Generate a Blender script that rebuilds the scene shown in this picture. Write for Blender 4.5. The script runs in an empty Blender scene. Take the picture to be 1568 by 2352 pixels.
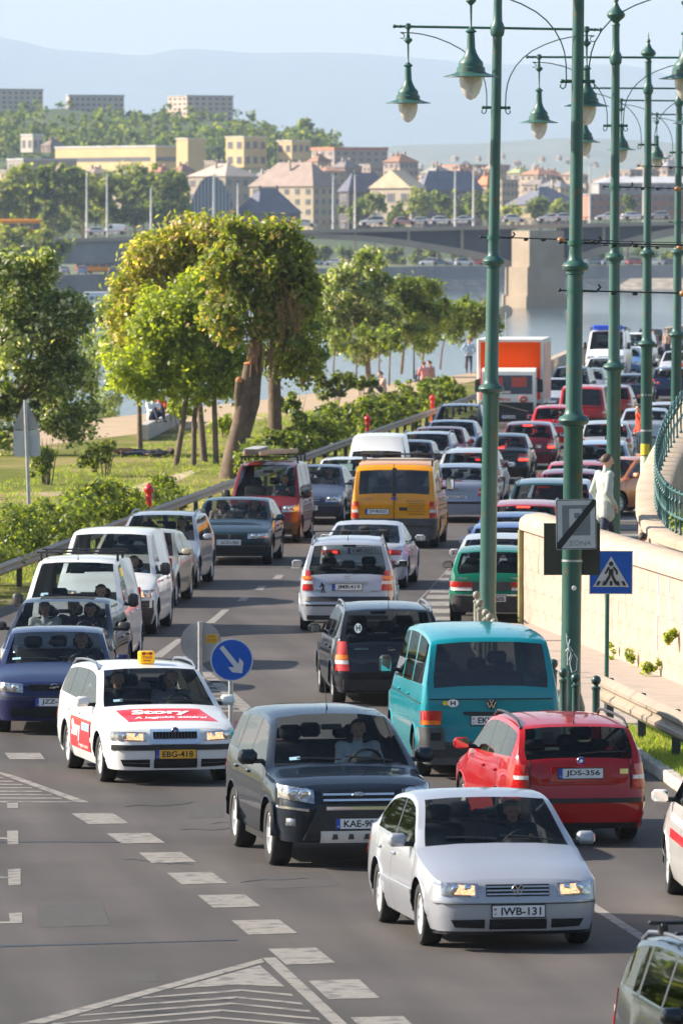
import bpy, bmesh, math, random
from mathutils import Vector, Matrix, Euler, Quaternion
random.seed(11)
R = math.radians
scene = bpy.context.scene
COL = scene.collection

# ------------------------------------------------------------------ camera
CAM_H = 7.06
FPX = 17150.0                       # focal length in pixels of a 1568 x 2352 frame
PITCH = math.atan(636.0 / FPX)
cam_d = bpy.data.cameras.new('camera')
cam = bpy.data.objects.new('camera', cam_d)
COL.objects.link(cam)
cam.location = (0, 0, CAM_H)
cam.rotation_euler = (math.pi / 2 - PITCH, 0, 0)
cam_d.sensor_fit = 'VERTICAL'
cam_d.sensor_height = 22.2
cam_d.sensor_width = 14.8
cam_d.lens = FPX / 2352.0 * 22.2
cam_d.clip_start = 1.0
cam_d.clip_end = 40000
cam_d.dof.use_dof = True
cam_d.dof.focus_distance = 96
cam_d.dof.aperture_fstop = 4.8
scene.camera = cam

# ------------------------------------------------------------------ sky, sun, exposure
SUN_EL, SUN_AZ = 31.0, 9.0         # sun stands to the left, 9 degrees beyond square to the view
S = Vector((-math.cos(R(SUN_EL)) * math.cos(R(SUN_AZ)), math.cos(R(SUN_EL)) * math.sin(R(SUN_AZ)), math.sin(R(SUN_EL))))
world = bpy.data.worlds.new('World')
scene.world = world
world.use_nodes = True
wn = world.node_tree
wn.nodes.clear()
wo = wn.nodes.new('ShaderNodeOutputWorld')
wb = wn.nodes.new('ShaderNodeBackground')
sky = wn.nodes.new('ShaderNodeTexSky')
sky.sky_type = 'NISHITA'
sky.sun_disc = False
sky.sun_elevation = R(SUN_EL)
sky.sun_rotation = math.atan2(S.x, S.y)
sky.altitude = 100
sky.air_density = 1.0
sky.dust_density = 1.0
sky.ozone_density = 0.9
wb.inputs['Strength'].default_value = 0.088
wn.links.new(sky.outputs[0], wb.inputs[0])
wn.links.new(wb.outputs[0], wo.inputs[0])
sun_d = bpy.data.lights.new('sun', 'SUN')
sun_d.energy = 5.0
sun_d.angle = R(0.5)
sun_d.color = (1.0, 0.90, 0.75)
sun = bpy.data.objects.new('sun', sun_d)
COL.objects.link(sun)
sun.rotation_euler = S.to_track_quat('Z', 'Y').to_euler()
sun.location = (-60, 60, 80)
scene.view_settings.view_transform = 'Standard'
scene.view_settings.look = 'None'
scene.view_settings.gamma = 1.0
scene.view_settings.use_curve_mapping = False
scene.view_settings.exposure = 1.2
scene.cycles.use_denoising = True
scene.cycles.max_bounces = 10
scene.cycles.transparent_max_bounces = 24
scene.cycles.volume_bounces = 1
scene.cycles.use_adaptive_sampling = True
scene.cycles.adaptive_threshold = 0.02

def _dir(px, py):
    c, s_ = math.cos(PITCH), math.sin(PITCH)
    v = 1176.0 - py
    return Vector((px - 784.0, FPX * c + v * s_, -FPX * s_ + v * c))
def g(px, py, z=0.0):
    """the point of the level plane z that the photograph shows at (px, py)"""
    d = _dir(px, py)
    return Vector((0, 0, CAM_H)) + d * ((z - CAM_H) / d.z)
def at(px, py, Y):
    d = _dir(px, py)
    return Vector((0, 0, CAM_H)) + d * (Y / d.y)

# ------------------------------------------------------------------ object helpers
def tag(o, label=None, cat=None, group=None, kind=None):
    if label: o['label'] = label
    if cat: o['category'] = cat
    if group: o['group'] = group
    if kind: o['kind'] = kind
    return o
def empty(name, loc=(0, 0, 0), rz=0.0):
    o = bpy.data.objects.new(name, None)
    COL.objects.link(o)
    o.location = loc
    o.rotation_euler = (0, 0, rz)
    o.empty_display_size = 0.2
    return o
def inst(name, me, parent=None, loc=(0, 0, 0), rot=(0, 0, 0), color=None, scale=None):
    o = bpy.data.objects.new(name, me)
    COL.objects.link(o)
    if parent is not None: o.parent = parent
    o.location = loc
    o.rotation_euler = rot
    if scale is not None: o.scale = scale if not isinstance(scale, (int, float)) else (scale,) * 3
    if color is not None: o.color = (*color[:3], 1)
    return o

class MB:
    """collects polygons and builds them as one mesh"""
    def __init__(s): s.v, s.f, s.m = [], [], []
    def poly(s, pts, m=0):
        b = len(s.v)
        s.v += [tuple(p) for p in pts]
        s.f.append(tuple(range(b, b + len(pts)))); s.m.append(m)
    def grid(s, rows, m=0, close=False):
        b = len(s.v); n = len(rows[0])
        for r in rows: s.v += [tuple(p) for p in r]
        for i in range(len(rows) - 1):
            for j in range(n if close else n - 1):
                k = (j + 1) % n
                s.f.append((b + i * n + j, b + i * n + k, b + (i + 1) * n + k, b + (i + 1) * n + j)); s.m.append(m)
    def box(s, c, d, m=0, M=None, ch=0.0):
        x, y, z = d[0] / 2, d[1] / 2, d[2] / 2
        c = Vector(c)
        def P(p):
            p = Vector(p)
            return tuple(c + ((M @ p) if M is not None else p))
        b = len(s.v)
        if ch <= 0:
            s.v += [P((sx * x, sy * y, sz * z)) for sx in (-1, 1) for sy in (-1, 1) for sz in (-1, 1)]
            for f in ((0, 1, 3, 2), (4, 6, 7, 5), (0, 4, 5, 1), (2, 3, 7, 6), (0, 2, 6, 4), (1, 5, 7, 3)):
                s.f.append(tuple(b + i for i in f)); s.m.append(m)
            return
        e = min(ch, x * .98, y * .98, z * .98)
        idx = {}
        for sx in (-1, 1):
            for sy in (-1, 1):
                for sz in (-1, 1):
                    for a in range(3):
                        q = [sx * (x - e), sy * (y - e), sz * (z - e)]
                        q[a] += (sx, sy, sz)[a] * e
                        idx[(sx, sy, sz, a)] = len(s.v); s.v.append(P(q))
        I = lambda *k: idx[k]
        F = []
        for a in range(3):
            o1, o2 = [k for k in range(3) if k != a]
            for sg in (-1, 1):
                q = []
                for (p1, p2) in ((-1, -1), (1, -1), (1, 1), (-1, 1)):
                    t = [0, 0, 0]; t[a] = sg; t[o1] = p1; t[o2] = p2
                    q.append(idx[(*t, a)])
                F.append(q)
        for a in range(3):
            o1, o2 = [k for k in range(3) if k != a]
            for p1 in (-1, 1):
                for p2 in (-1, 1):
                    t = [0, 0, 0]; t[o1] = p1; t[o2] = p2
                    u = list(t); w = list(t); u[a] = -1; w[a] = 1
                    F.append([idx[(*u, o1)], idx[(*w, o1)], idx[(*w, o2)], idx[(*u, o2)]])
        for sx in (-1, 1):
            for sy in (-1, 1):
                for sz in (-1, 1):
                    F.append([idx[(sx, sy, sz, 0)], idx[(sx, sy, sz, 1)], idx[(sx, sy, sz, 2)]])
        for f in F: s.f.append(tuple(f)); s.m.append(m)
    def tube(s, pts, rad, n=8, m=0, cap=True, squash=None):
        pts = [Vector(p) for p in pts]
        if isinstance(rad, (int, float)): rad = [rad] * len(pts)
        rows = []
        up = Vector((0, 0, 1))
        prev = None
        for i, p in enumerate(pts):
            t = (pts[min(i + 1, len(pts) - 1)] - pts[max(i - 1, 0)])
            if t.length < 1e-9: t = Vector((0, 0, 1))
            t.normalize()
            if prev is None:
                a = up if abs(t.z) < .95 else Vector((1, 0, 0))
                u = t.cross(a).normalized()
            else:
                u = prev - t * prev.dot(t)
                if u.length < 1e-6: u = t.orthogonal()
                u.normalize()
            prev = u
            w = t.cross(u)
            rows.append([p + (u * math.cos(2 * math.pi * k / n) + w * math.sin(2 * math.pi * k / n)) * rad[i] for k in range(n)])
        s.grid(rows, m, close=True)
        if cap:
            s.poly(list(reversed(rows[0])), m); s.poly(rows[-1], m)
    def lathe(s, prof, n=16, c=(0, 0, 0), m=0, axis='Z', ms=None):
        c = Vector(c)
        def P(r, h, a):
            x, y = r * math.cos(a), r * math.sin(a)
            if axis == 'Z': return c + Vector((x, y, h))
            if axis == 'Y': return c + Vector((x, h, y))
            return c + Vector((h, x, y))
        for i in range(len(prof) - 1):
            rows = [[P(prof[k][0], prof[k][1], 2 * math.pi * j / n) for j in range(n)] for k in (i, i + 1)]
            s.grid(rows, m if ms is None else ms[i], close=True)
    def slathe(s, prof, n=16, c=(0, 0, 0), m=0, axis='Z'):
        c = Vector(c); rows = []
        for (r, h) in prof:
            row = []
            for j in range(n):
                a = 2 * math.pi * j / n
                x, y = r * math.cos(a), r * math.sin(a)
                row.append(c + (Vector((x, y, h)) if axis == 'Z' else Vector((x, h, y)) if axis == 'Y' else Vector((h, x, y))))
            rows.append(row)
        s.grid(rows, m, close=True)
    def ball(s, c, r, n=10, k=6, m=0):
        if isinstance(r, (int, float)): r = (r, r, r)
        rows = []
        for i in range(k + 1):
            th = math.pi * i / k
            rows.append([(c[0] + r[0] * math.sin(th) * math.cos(2 * math.pi * j / n), c[1] + r[1] * math.sin(th) * math.sin(2 * math.pi * j / n), c[2] + r[2] * math.cos(th)) for j in range(n)])
        s.grid(rows, m, close=True)
    def mesh(s, name, mats, smooth=None):
        me = bpy.data.meshes.new(name)
        me.from_pydata(s.v, [], s.f)
        for mm in (mats if isinstance(mats, (list, tuple)) else [mats]): me.materials.append(mm)
        me.polygons.foreach_set('material_index', s.m)
        if smooth is not None:
            me.polygons.foreach_set('use_smooth', [True] * len(s.f))
            me.validate()
            weld(me)
            me.set_sharp_from_angle(angle=R(smooth))
        me.update()
        return me
    def build(s, name, mats, parent=None, smooth=None, loc=(0, 0, 0), rot=(0, 0, 0), color=None):
        return inst(name, s.mesh(name, mats, smooth), parent, loc, rot, color)
def weld(me, d=2e-4):
    bm = bmesh.new(); bm.from_mesh(me)
    bmesh.ops.remove_doubles(bm, verts=bm.verts, dist=d)
    bm.to_mesh(me); bm.free()

# ------------------------------------------------------------------ materials
MATS = {}
def mat(name, col=(.5, .5, .5), rough=.6, metal=0.0, spec=.5, noise=None, bump=None, emit=None, coat=0.0, objcol=False, alpha=None, wear=None):
    """Principled material; noise=(scale, amount) varies the colour, bump=(scale, strength), wear=(scale, threshold, colour)"""
    if name in MATS: return MATS[name]
    m = bpy.data.materials.new(name); m.use_nodes = True
    nt = m.node_tree; N = nt.nodes; L = nt.links
    b = N['Principled BSDF']
    b.inputs['Roughness'].default_value = rough
    b.inputs['Metallic'].default_value = metal
    b.inputs['Specular IOR Level'].default_value = spec
    b.inputs['Coat Weight'].default_value = coat
    b.inputs['Coat Roughness'].default_value = .04
    src = None
    if objcol:
        oi = N.new('ShaderNodeObjectInfo'); src = oi.outputs['Color']
    else:
        rgb = N.new('ShaderNodeRGB'); rgb.outputs[0].default_value = (*col, 1); src = rgb.outputs[0]
    tc = N.new('ShaderNodeTexCoord')
    if noise:
        nz = N.new('ShaderNodeTexNoise'); nz.inputs['Scale'].default_value = noise[0]; nz.inputs['Detail'].default_value = 6
        L.new(tc.outputs['Object'], nz.inputs['Vector'])
        mr = N.new('ShaderNodeMapRange'); mr.inputs['From Min'].default_value = .3; mr.inputs['From Max'].default_value = .7
        mr.inputs['To Min'].default_value = 1 - noise[1]; mr.inputs['To Max'].default_value = 1 + noise[1]
        L.new(nz.outputs[0], mr.inputs[0])
        mx = N.new('ShaderNodeMix'); mx.data_type = 'RGBA'; mx.blend_type = 'MULTIPLY'; mx.inputs[0].default_value = 1
        L.new(src, mx.inputs[6]); L.new(mr.outputs[0], mx.inputs[7]); src = mx.outputs[2]
    if wear:
        nz = N.new('ShaderNodeTexNoise'); nz.inputs['Scale'].default_value = wear[0]; nz.inputs['Detail'].default_value = 8
        L.new(tc.outputs['Object'], nz.inputs['Vector'])
        mr = N.new('ShaderNodeMapRange'); mr.inputs['From Min'].default_value = wear[1]; mr.inputs['From Max'].default_value = wear[1] + .08
        L.new(nz.outputs[0], mr.inputs[0])
        mx = N.new('ShaderNodeMix'); mx.data_type = 'RGBA'; mx.inputs[7].default_value = (*wear[2], 1)
        L.new(mr.outputs[0], mx.inputs[0]); L.new(src, mx.inputs[6]); src = mx.outputs[2]
    L.new(src, b.inputs['Base Color'])
    if bump:
        nz = N.new('ShaderNodeTexNoise'); nz.inputs['Scale'].default_value = bump[0]; nz.inputs['Detail'].default_value = 5
        L.new(tc.outputs['Object'], nz.inputs['Vector'])
        bp = N.new('ShaderNodeBump'); bp.inputs['Strength'].default_value = bump[1]; bp.inputs['Distance'].default_value = .02
        L.new(nz.outputs[0], bp.inputs['Height']); L.new(bp.outputs[0], b.inputs['Normal'])
    if emit:
        b.inputs['Emission Color'].default_value = (*emit[0], 1); b.inputs['Emission Strength'].default_value = emit[1]
    MATS[name] = m
    return m

def mat_glass(name, tint, base=.04, strength=1.0):
    """thin vehicle glass: tinted see-through plus a mirror layer by Fresnel"""
    if name in MATS: return MATS[name]
    m = bpy.data.materials.new(name); m.use_nodes = True
    nt = m.node_tree; N = nt.nodes; L = nt.links; N.clear()
    out = N.new('ShaderNodeOutputMaterial')
    tr = N.new('ShaderNodeBsdfTransparent'); tr.inputs[0].default_value = (*tint, 1)
    gl = N.new('ShaderNodeBsdfGlossy'); gl.inputs['Roughness'].default_value = .015
    fr = N.new('ShaderNodeFresnel'); fr.inputs[0].default_value = 1.52
    mp = N.new('ShaderNodeMath'); mp.operation = 'MULTIPLY_ADD'; mp.inputs[1].default_value = strength; mp.inputs[2].default_value = base
    L.new(fr.outputs[0], mp.inputs[0])
    mx = N.new('ShaderNodeMixShader')
    L.new(mp.outputs[0], mx.inputs[0]); L.new(tr.outputs[0], mx.inputs[1]); L.new(gl.outputs[0], mx.inputs[2])
    L.new(mx.outputs[0], out.inputs[0])
    MATS[name] = m
    return m

def mat_leaf(name, c1, c2, c3=None, share=0.0, rough=.42, trans=.58):
    """leaves: each leaf has its own tint between c1 and c2, a share of them are blossom"""
    if name in MATS: return MATS[name]
    m = bpy.data.materials.new(name); m.use_nodes = True
    nt = m.node_tree; N = nt.nodes; L = nt.links; N.clear()
    out = N.new('ShaderNodeOutputMaterial')
    ge = N.new('ShaderNodeNewGeometry')
    cr = N.new('ShaderNodeValToRGB')
    cr.color_ramp.elements[0].color = (*c1, 1); cr.color_ramp.elements[1].color = (*c2, 1)
    cr.color_ramp.elements[1].position = 1.0 - share if c3 else 1.0
    if c3:
        e = cr.color_ramp.elements.new(min(.995, 1.0 - share + .01)); e.color = (*c3, 1)
    L.new(ge.outputs['Random Per Island'], cr.inputs[0])
    p = N.new('ShaderNodeBsdfPrincipled'); p.inputs['Roughness'].default_value = rough
    L.new(cr.outputs[0], p.inputs['Base Color'])
    t = N.new('ShaderNodeBsdfTranslucent')
    mx2 = N.new('ShaderNodeMix'); mx2.data_type = 'RGBA'; mx2.blend_type = 'MULTIPLY'; mx2.inputs[0].default_value = 1
    mx2.inputs[7].default_value = (1.7, 1.75, .55, 1)
    L.new(cr.outputs[0], mx2.inputs[6]); L.new(mx2.outputs[2], t.inputs[0])
    mx = N.new('ShaderNodeMixShader'); mx.inputs[0].default_value = trans
    L.new(p.outputs[0], mx.inputs[1]); L.new(t.outputs[0], mx.inputs[2]); L.new(mx.outputs[0], out.inputs[0])
    MATS[name] = m
    return m

M_PAINT = mat('car_paint', objcol=True, rough=.42, coat=.85, spec=.1, noise=(1.3, .05))
M_PAINTM = mat('car_paint_metallic', objcol=True, rough=.30, metal=.3, coat=.85, spec=.2, noise=(1.1, .05))
M_BLACK = mat('black_plastic', (.018, .018, .02), .5, noise=(6, .25))
M_GREYP = mat('grey_plastic', (.06, .06, .063), .55, noise=(6, .25))

M_GAP = mat('panel_gap', (.006, .006, .006), .8)
M_UNDER = mat('underbody', (.008, .008, .009), .9)
M_RUBBER = mat('tyre_rubber', (.016, .016, .017), .78, noise=(14, .35))
M_ALLOY = mat('wheel_alloy', (.74, .74, .74), .35, .35, noise=(8, .12))
M_CHROME = mat('chrome', (.75, .76, .78), .12, 1.0)
M_GLASS = mat_glass('windscreen_glass', (.68, .73, .73), .0, .5)
M_GLASSS = mat_glass('side_glass', (.34, .38, .38), .04, 1.0)
M_GLASSD = mat_glass('dark_tinted_glass', (.10, .11, .12), .03, 1.0)
M_SEAT = mat('seat_cloth', (.022, .023, .026), .85, noise=(20, .3))
M_DASH = mat('dashboard', (.02, .02, .022), .7)
M_LAMP = mat('lamp_housing', (.34, .35, .38), .14, .6, noise=(22, .5), coat=.8)
M_LAMPC = mat_glass('lamp_lens', (.85, .88, .9), .10, 1.2)
M_LIT = mat('lit_headlamp', (.8, .6, .4), .2)
_n = M_LIT.node_tree.nodes; _l = M_LIT.node_tree.links
_v = _n.new('ShaderNodeTexVoronoi'); _v.inputs['Scale'].default_value = 64
_r = _n.new('ShaderNodeValToRGB'); _r.color_ramp.elements[0].color = (1, .88, .66, 1); _r.color_ramp.elements[1].color = (.20, .13, .11, 1); _r.color_ramp.elements[1].position = .85; _e = _r.color_ramp.elements.new(.42); _e.color = (1, .42, .12, 1)
_t = _n.new('ShaderNodeTexCoord'); _l.new(_t.outputs['Object'], _v.inputs['Vector']); _l.new(_v.outputs['Distance'], _r.inputs[0])
_l.new(_r.outputs[0], _n['Principled BSDF'].inputs['Emission Color']); _n['Principled BSDF'].inputs['Emission Strength'].default_value = .75
M_RED = mat('tail_red', (.45, .012, .010), .18, coat=.6, noise=(30, .35))
M_ORANGE = mat('tail_orange', (.75, .18, .02), .2, coat=.6, noise=(30, .3))
M_CLEAR = mat('tail_clear', (.62, .58, .58), .2, coat=.6, noise=(30, .25))
M_BRAKE = mat('lit_brake', (.8, .03, .02), .3, emit=((1.0, .035, .02), 2.6))
M_PLATE = mat('number_plate_white', (.68, .69, .70), .4, noise=(5, .08))
M_PLATEY = mat('number_plate_yellow', (.78, .40, .02), .4, noise=(5, .08))
M_EUBLUE = mat('plate_blue', (.01, .06, .42), .4)
M_INK = mat('black_ink', (.012, .012, .014), .6)
M_WHITE = mat('white_paint', (.78, .78, .76), .45, noise=(4, .06))
M_MIRROR = mat('mirror_glass', (.8, .82, .85), .03, 1.0)
# ------------------------------------------------------------------ text
def text_pts(txt, size=1.0, weight=0.0, spacing=1.0, shear=0.0):
    cu = bpy.data.curves.new('lettering', 'FONT')
    cu.body = txt; cu.size = size; cu.align_x = 'CENTER'; cu.align_y = 'CENTER'
    cu.offset = weight; cu.space_character = spacing; cu.shear = shear; cu.resolution_u = 3
    o = bpy.data.objects.new('lettering', cu)
    COL.objects.link(o)
    dg = bpy.context.evaluated_depsgraph_get()
    me = bpy.data.meshes.new_from_object(o.evaluated_get(dg))
    vs = [(v.co.x, v.co.y) for v in me.vertices]
    fs = [tuple(p.vertices) for p in me.polygons]
    bpy.data.objects.remove(o); bpy.data.curves.remove(cu); bpy.data.meshes.remove(me)
    return vs, fs
def add_text(mb, txt, size, fn, m=0, weight=0.0, width=None, spacing=1.0, shear=0.0, height=None):
    """lettering laid onto any surface: fn maps flat (x, y) of the text to a point"""
    vs, fs = text_pts(txt, size, weight, spacing, shear)
    if not vs: return
    x0, x1 = min(v[0] for v in vs), max(v[0] for v in vs)
    y0, y1 = min(v[1] for v in vs), max(v[1] for v in vs)
    cx, cy = (x0 + x1) / 2, (y0 + y1) / 2
    k = width / (x1 - x0) if width else 1.0
    ky = height / (y1 - y0) if height else (k if width else 1.0)
    b = len(mb.v)
    mb.v += [tuple(fn((x - cx) * k, (y - cy) * ky)) for x, y in vs]
    for f in fs: mb.f.append(tuple(b + i for i in f)); mb.m.append(m)

def pchip(keys):
    xs = [k[0] for k in keys]; ys = [k[1] for k in keys]; n = len(xs)
    if n == 1: return lambda x: ys[0]
    h = [xs[i + 1] - xs[i] for i in range(n - 1)]
    d = [(ys[i + 1] - ys[i]) / h[i] for i in range(n - 1)]
    t = [0.0] * n
    t[0], t[-1] = d[0], d[-1]
    for i in range(1, n - 1):
        if d[i - 1] * d[i] <= 0: t[i] = 0
        else:
            w1, w2 = 2 * h[i] + h[i - 1], h[i] + 2 * h[i - 1]
            t[i] = (w1 + w2) / (w1 / d[i - 1] + w2 / d[i])
    def fn(x):
        if x <= xs[0]: return ys[0]
        if x >= xs[-1]: return ys[-1]
        i = 0
        while x > xs[i + 1]: i += 1
        s = (x - xs[i]) / h[i]
        return ((1 + 2 * s) * (1 - s) ** 2 * ys[i] + s * (1 - s) ** 2 * h[i] * t[i] + s * s * (3 - 2 * s) * ys[i + 1] + s * s * (s - 1) * h[i] * t[i + 1])
    return fn
def lin(keys):
    def fn(x):
        if x <= keys[0][0]: return keys[0][1]
        for (a, b), (c, d) in zip(keys, keys[1:]):
            if x <= c: return b + (d - b) * (x - a) / (c - a)
        return keys[-1][1]
    return fn

# ------------------------------------------------------------------ vehicle bodies
class Body:
    """a vehicle shell lofted through cross-sections; u runs from the front (0) to the rear (L)"""
    FAC = (.93, .985, 1.0, .995, .955)
    def __init__(s, q):
        s.q = q
        s.L, s.W, s.Rw = q['L'], q['W'], q['R']
        s.W2 = s.W / 2
        s.ua = (q['fo'], q['fo'] + q['wb'])
        s.top = pchip(q['top']); s.belt = pchip(q['belt'])
        s.crown = pchip(q.get('crown', [(0, .05), (q['cowl'], .06), (q['header'], .05), (s.L, .05)]))
        r = q.get('round', 1.0)
        L = s.L
        s.plan = pchip(q.get('plan', [(0, .40), (.012 * r, .58), (.04 * r, .73), (.10 * r, .855), (.22 * r, .94), (.5 * r, .985), (.9 * r, 1.0),
                              (L - .9, 1.0), (L - .45, .985), (L - .18, .945), (L - .08, .89), (L - .03, .80), (L - .008, .66), (L, .50)]))
        s.tumble = q.get('tumble', .34)
        s.nose = pchip(q.get('nose', [(.15, .07), (.22, .03), (.34, .0), (.52, .0), (.58, .03), (.7, .06), (.9, .12), (1.3, .14)]))
        s.tail = pchip(q.get('tail', [(.15, .07), (.24, .02), (.36, .0), (.56, .0), (.62, .05), (.8, .06), (1.0, .07), (1.3, .10), (2.0, .12)]))
        s.zs = q.get('zs', (.36, .50, .68))
        s.sill = q.get('sill', .2)
        s.Ra = s.Rw + q.get('archgap', .055)
        s.fac = lin([(s.sill, .93), (s.zs[0], .985), (s.zs[1], 1.0), (s.zs[2], .995), (q.get('beltz', .95), .955)])
    def X(s, u): return s.L / 2 - u
    def zbot(s, u):
        for a in s.ua:
            if abs(u - a) < s.Ra: return s.Rw + math.sqrt(max(0, s.Ra ** 2 - (u - a) ** 2))
        lo = s.sill
        return lo
    def end(s, u, z):
        e = 0.0
        if u < .6: e += s.nose(z) * (1 - u / .6) ** 2
        if s.L - u < .6: e -= s.tail(z) * (1 - (s.L - u) / .6) ** 2
        return e
    def section(s, u):
        w = s.W2 * s.plan(u)
        t = s.top(u); cr = s.crown(u)
        ze = t - cr
        zb = min(s.belt(u), ze - .02)
        b = s.zbot(u); arch = b > s.sill + .01
        z = [b, s.zs[0], s.zs[1], s.zs[2], zb]
        for k in (3, 2, 1): z[k] = min(z[k], z[k + 1] - .015)
        for k in (1, 2, 3): z[k] = max(z[k], z[k - 1] + .010)
        z[4] = max(z[4], z[3] + .01); ze = max(ze, z[4] + .015); t = max(t, ze + .01)
        f = list(s.FAC)
        if arch: f[0] = 1.012; f[1] = max(f[1], 1.0)
        P = [(w * f[k], z[k]) for k in range(5)]
        yb = P[4][0]; H = ze - z[4]
        gb, gt = min(.03, H * .2), min(.045, H * .2)
        tm = s.tumble
        P.append((yb - tm * gb - .004, z[4] + gb))
        P.append((yb - tm * (H - gt) - .004, ze - gt))
        ye = yb - tm * H - .014
        P.append((ye, ze))
        P += [(ye * .90, ze + (t - ze) * .50), (ye * .5, ze + (t - ze) * .9), (0, t)]
        return P
    def pt(s, u, k, side):
        y, z = s.section(u)[k]
        return Vector((s.X(u + s.end(u, z)), side * y, z))
    def _inv(s, fr, rear):
        lo, hi = 0.0, .95
        f = (lambda d: s.plan(s.L - d)) if rear else s.plan
        if fr <= f(0): return 0.0
        for _ in range(30):
            mid = (lo + hi) / 2
            if f(mid) < fr: lo = mid
            else: hi = mid
        return lo
    def end_pt(s, y, z, off=0.0, rear=False):
        fr = min(abs(y) / (s.W2 * s.fac(z)), .998)
        d = s._inv(fr, rear)
        sh = (s.tail if rear else s.nose)(z) * (1 - min(d, .6) / .6) ** 2
        y2 = y + math.copysign(off * min(1, d / .3), y) if d > .02 else y
        if rear: return Vector((-s.L / 2 + d + sh - off * (1 - .6 * min(1, d / .4)), y2, z))
        return Vector((s.L / 2 - d - sh + off * (1 - .6 * min(1, d / .4)), y2, z))
    def side_pt(s, u, z, side, off=0.0):
        P = s.section(u)
        y = P[-1][0]
        for k in range(len(P) - 1):
            if P[k][1] <= z <= P[k + 1][1]:
                t = (z - P[k][1]) / max(1e-6, P[k + 1][1] - P[k][1]); y = P[k][0] + t * (P[k + 1][0] - P[k][0]); break
        else:
            if z < P[0][1]: y = P[0][0]
        return Vector((s.X(u + s.end(u, z)), side * (y + off), z))
    def top_pt(s, u, y, off=0.0):
        P = s.section(u)[7:]
        a = abs(y)
        for k in range(len(P) - 1):
            if P[k + 1][0] <= a <= P[k][0]:
                t = (P[k][0] - a) / max(1e-6, P[k][0] - P[k + 1][0])
                z = P[k][1] + t * (P[k + 1][1] - P[k][1]); break
        else: z = P[0][1]
        return Vector((s.X(u + s.end(u, z)), y, z + off))

def patch(mb, fn, corners, n=6, k=4, m=0, off=.006, depth=.02, bulge=0.0):
    """a plate that hugs a surface: corners (a,b) x4 -> fn(a, b, off)"""
    c = corners
    def ab(i, j):
        s_, t = i / n, j / k
        return tuple((c[0][q] * (1 - s_) + c[1][q] * s_) * (1 - t) + (c[3][q] * (1 - s_) + c[2][q] * s_) * t for q in (0, 1))
    rows = []
    for j in range(k + 1):
        row = []
        for i in range(n + 1):
            a, b = ab(i, j)
            bl = bulge * 16 * (i / n) * (1 - i / n) * (j / k) * (1 - j / k)
            row.append(fn(a, b, off + bl))
        rows.append(row)
    mb.grid(rows, m)
    rim = [(i, 0) for i in range(n + 1)] + [(n, j) for j in range(1, k + 1)] + [(i, k) for i in range(n - 1, -1, -1)] + [(0, j) for j in range(k - 1, 0, -1)]
    o = [rows[j][i] for i, j in rim]
    d = [fn(*ab(i, j), off - depth) for i, j in rim]
    mb.grid([o + [o[0]], d + [d[0]]], m)

# ---- shared small meshes
def make_wheel(Rw, width, kind):
    t = MB()
    r = Rw; h = width / 2; rr = r * (.60 if kind == 'steel' else .655)
    t.slathe([(rr * .97, -h * .8), (rr + .012, -h), (r * .92, -h * 1.02), (r * .985, -h * .82), (r, -h * .5), (r, h * .5), (r * .985, h * .82), (r * .92, h * 1.02), (rr + .012, h), (rr * .97, h * .8)], 28, axis='Y')
    tyre = t.mesh('tyre', M_RUBBER, 40)
    a = MB()
    # local +Y is the outer face
    a.slathe([(rr * .99, -h * .7), (rr * 1.0, h * .86), (rr * .93, h * .9), (rr * .90, h * .62)], 28, axis='Y', m=0)
    a.slathe([(rr * .91, h * .25), (rr * .2, h * .25), (0, h * .25)], 20, axis='Y', m=1)
    ns = {'alloy5': 5, 'alloy7': 7, 'cap': 9, 'steel': 8}[kind]
    for i in range(ns):
        an = 2 * math.pi * i / ns
        w1, w2 = {'alloy5': (.050, .036), 'alloy7': (.034, .026), 'cap': (.036, .022), 'steel': (.045, .05)}[kind]
        c_, s_ = math.cos(an), math.sin(an)
        P = lambda ra, ta, y: (ra * c_ - ta * s_, y, ra * s_ + ta * c_)
        r0, r1 = rr * .14, rr * .95
        w1 *= Rw / .31; w2 *= Rw / .31
        yo, yi = h * .72, h * .80
        q = [P(r0, -w2, yi), P(r0, w2, yi), P(r1, w1, yo), P(r1, -w1, yo)]
        qb = [(p[0], p[1] - h * .35, p[2]) for p in q]
        a.poly(q, 0)
        for j in range(4):
            a.poly([q[j], q[(j + 1) % 4], qb[(j + 1) % 4], qb[j]], 0)
    a.slathe([(rr * .27, h * .5), (rr * .27, h * .84), (rr * .2, h * .92), (0, h * .93)], 12, axis='Y', m=0)
    rim = a.mesh('rim', [M_ALLOY, M_GAP] if kind != 'steel' else [mat('steel_wheel', (.33, .33, .33), .4, .6), M_GAP], 35)
    return tyre, rim
WHEELS = {}
def wheel_meshes(Rw, width, kind):
    k = (round(Rw, 3), width, kind)
    if k not in WHEELS: WHEELS[k] = make_wheel(Rw, width, kind)
    return WHEELS[k]

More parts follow.
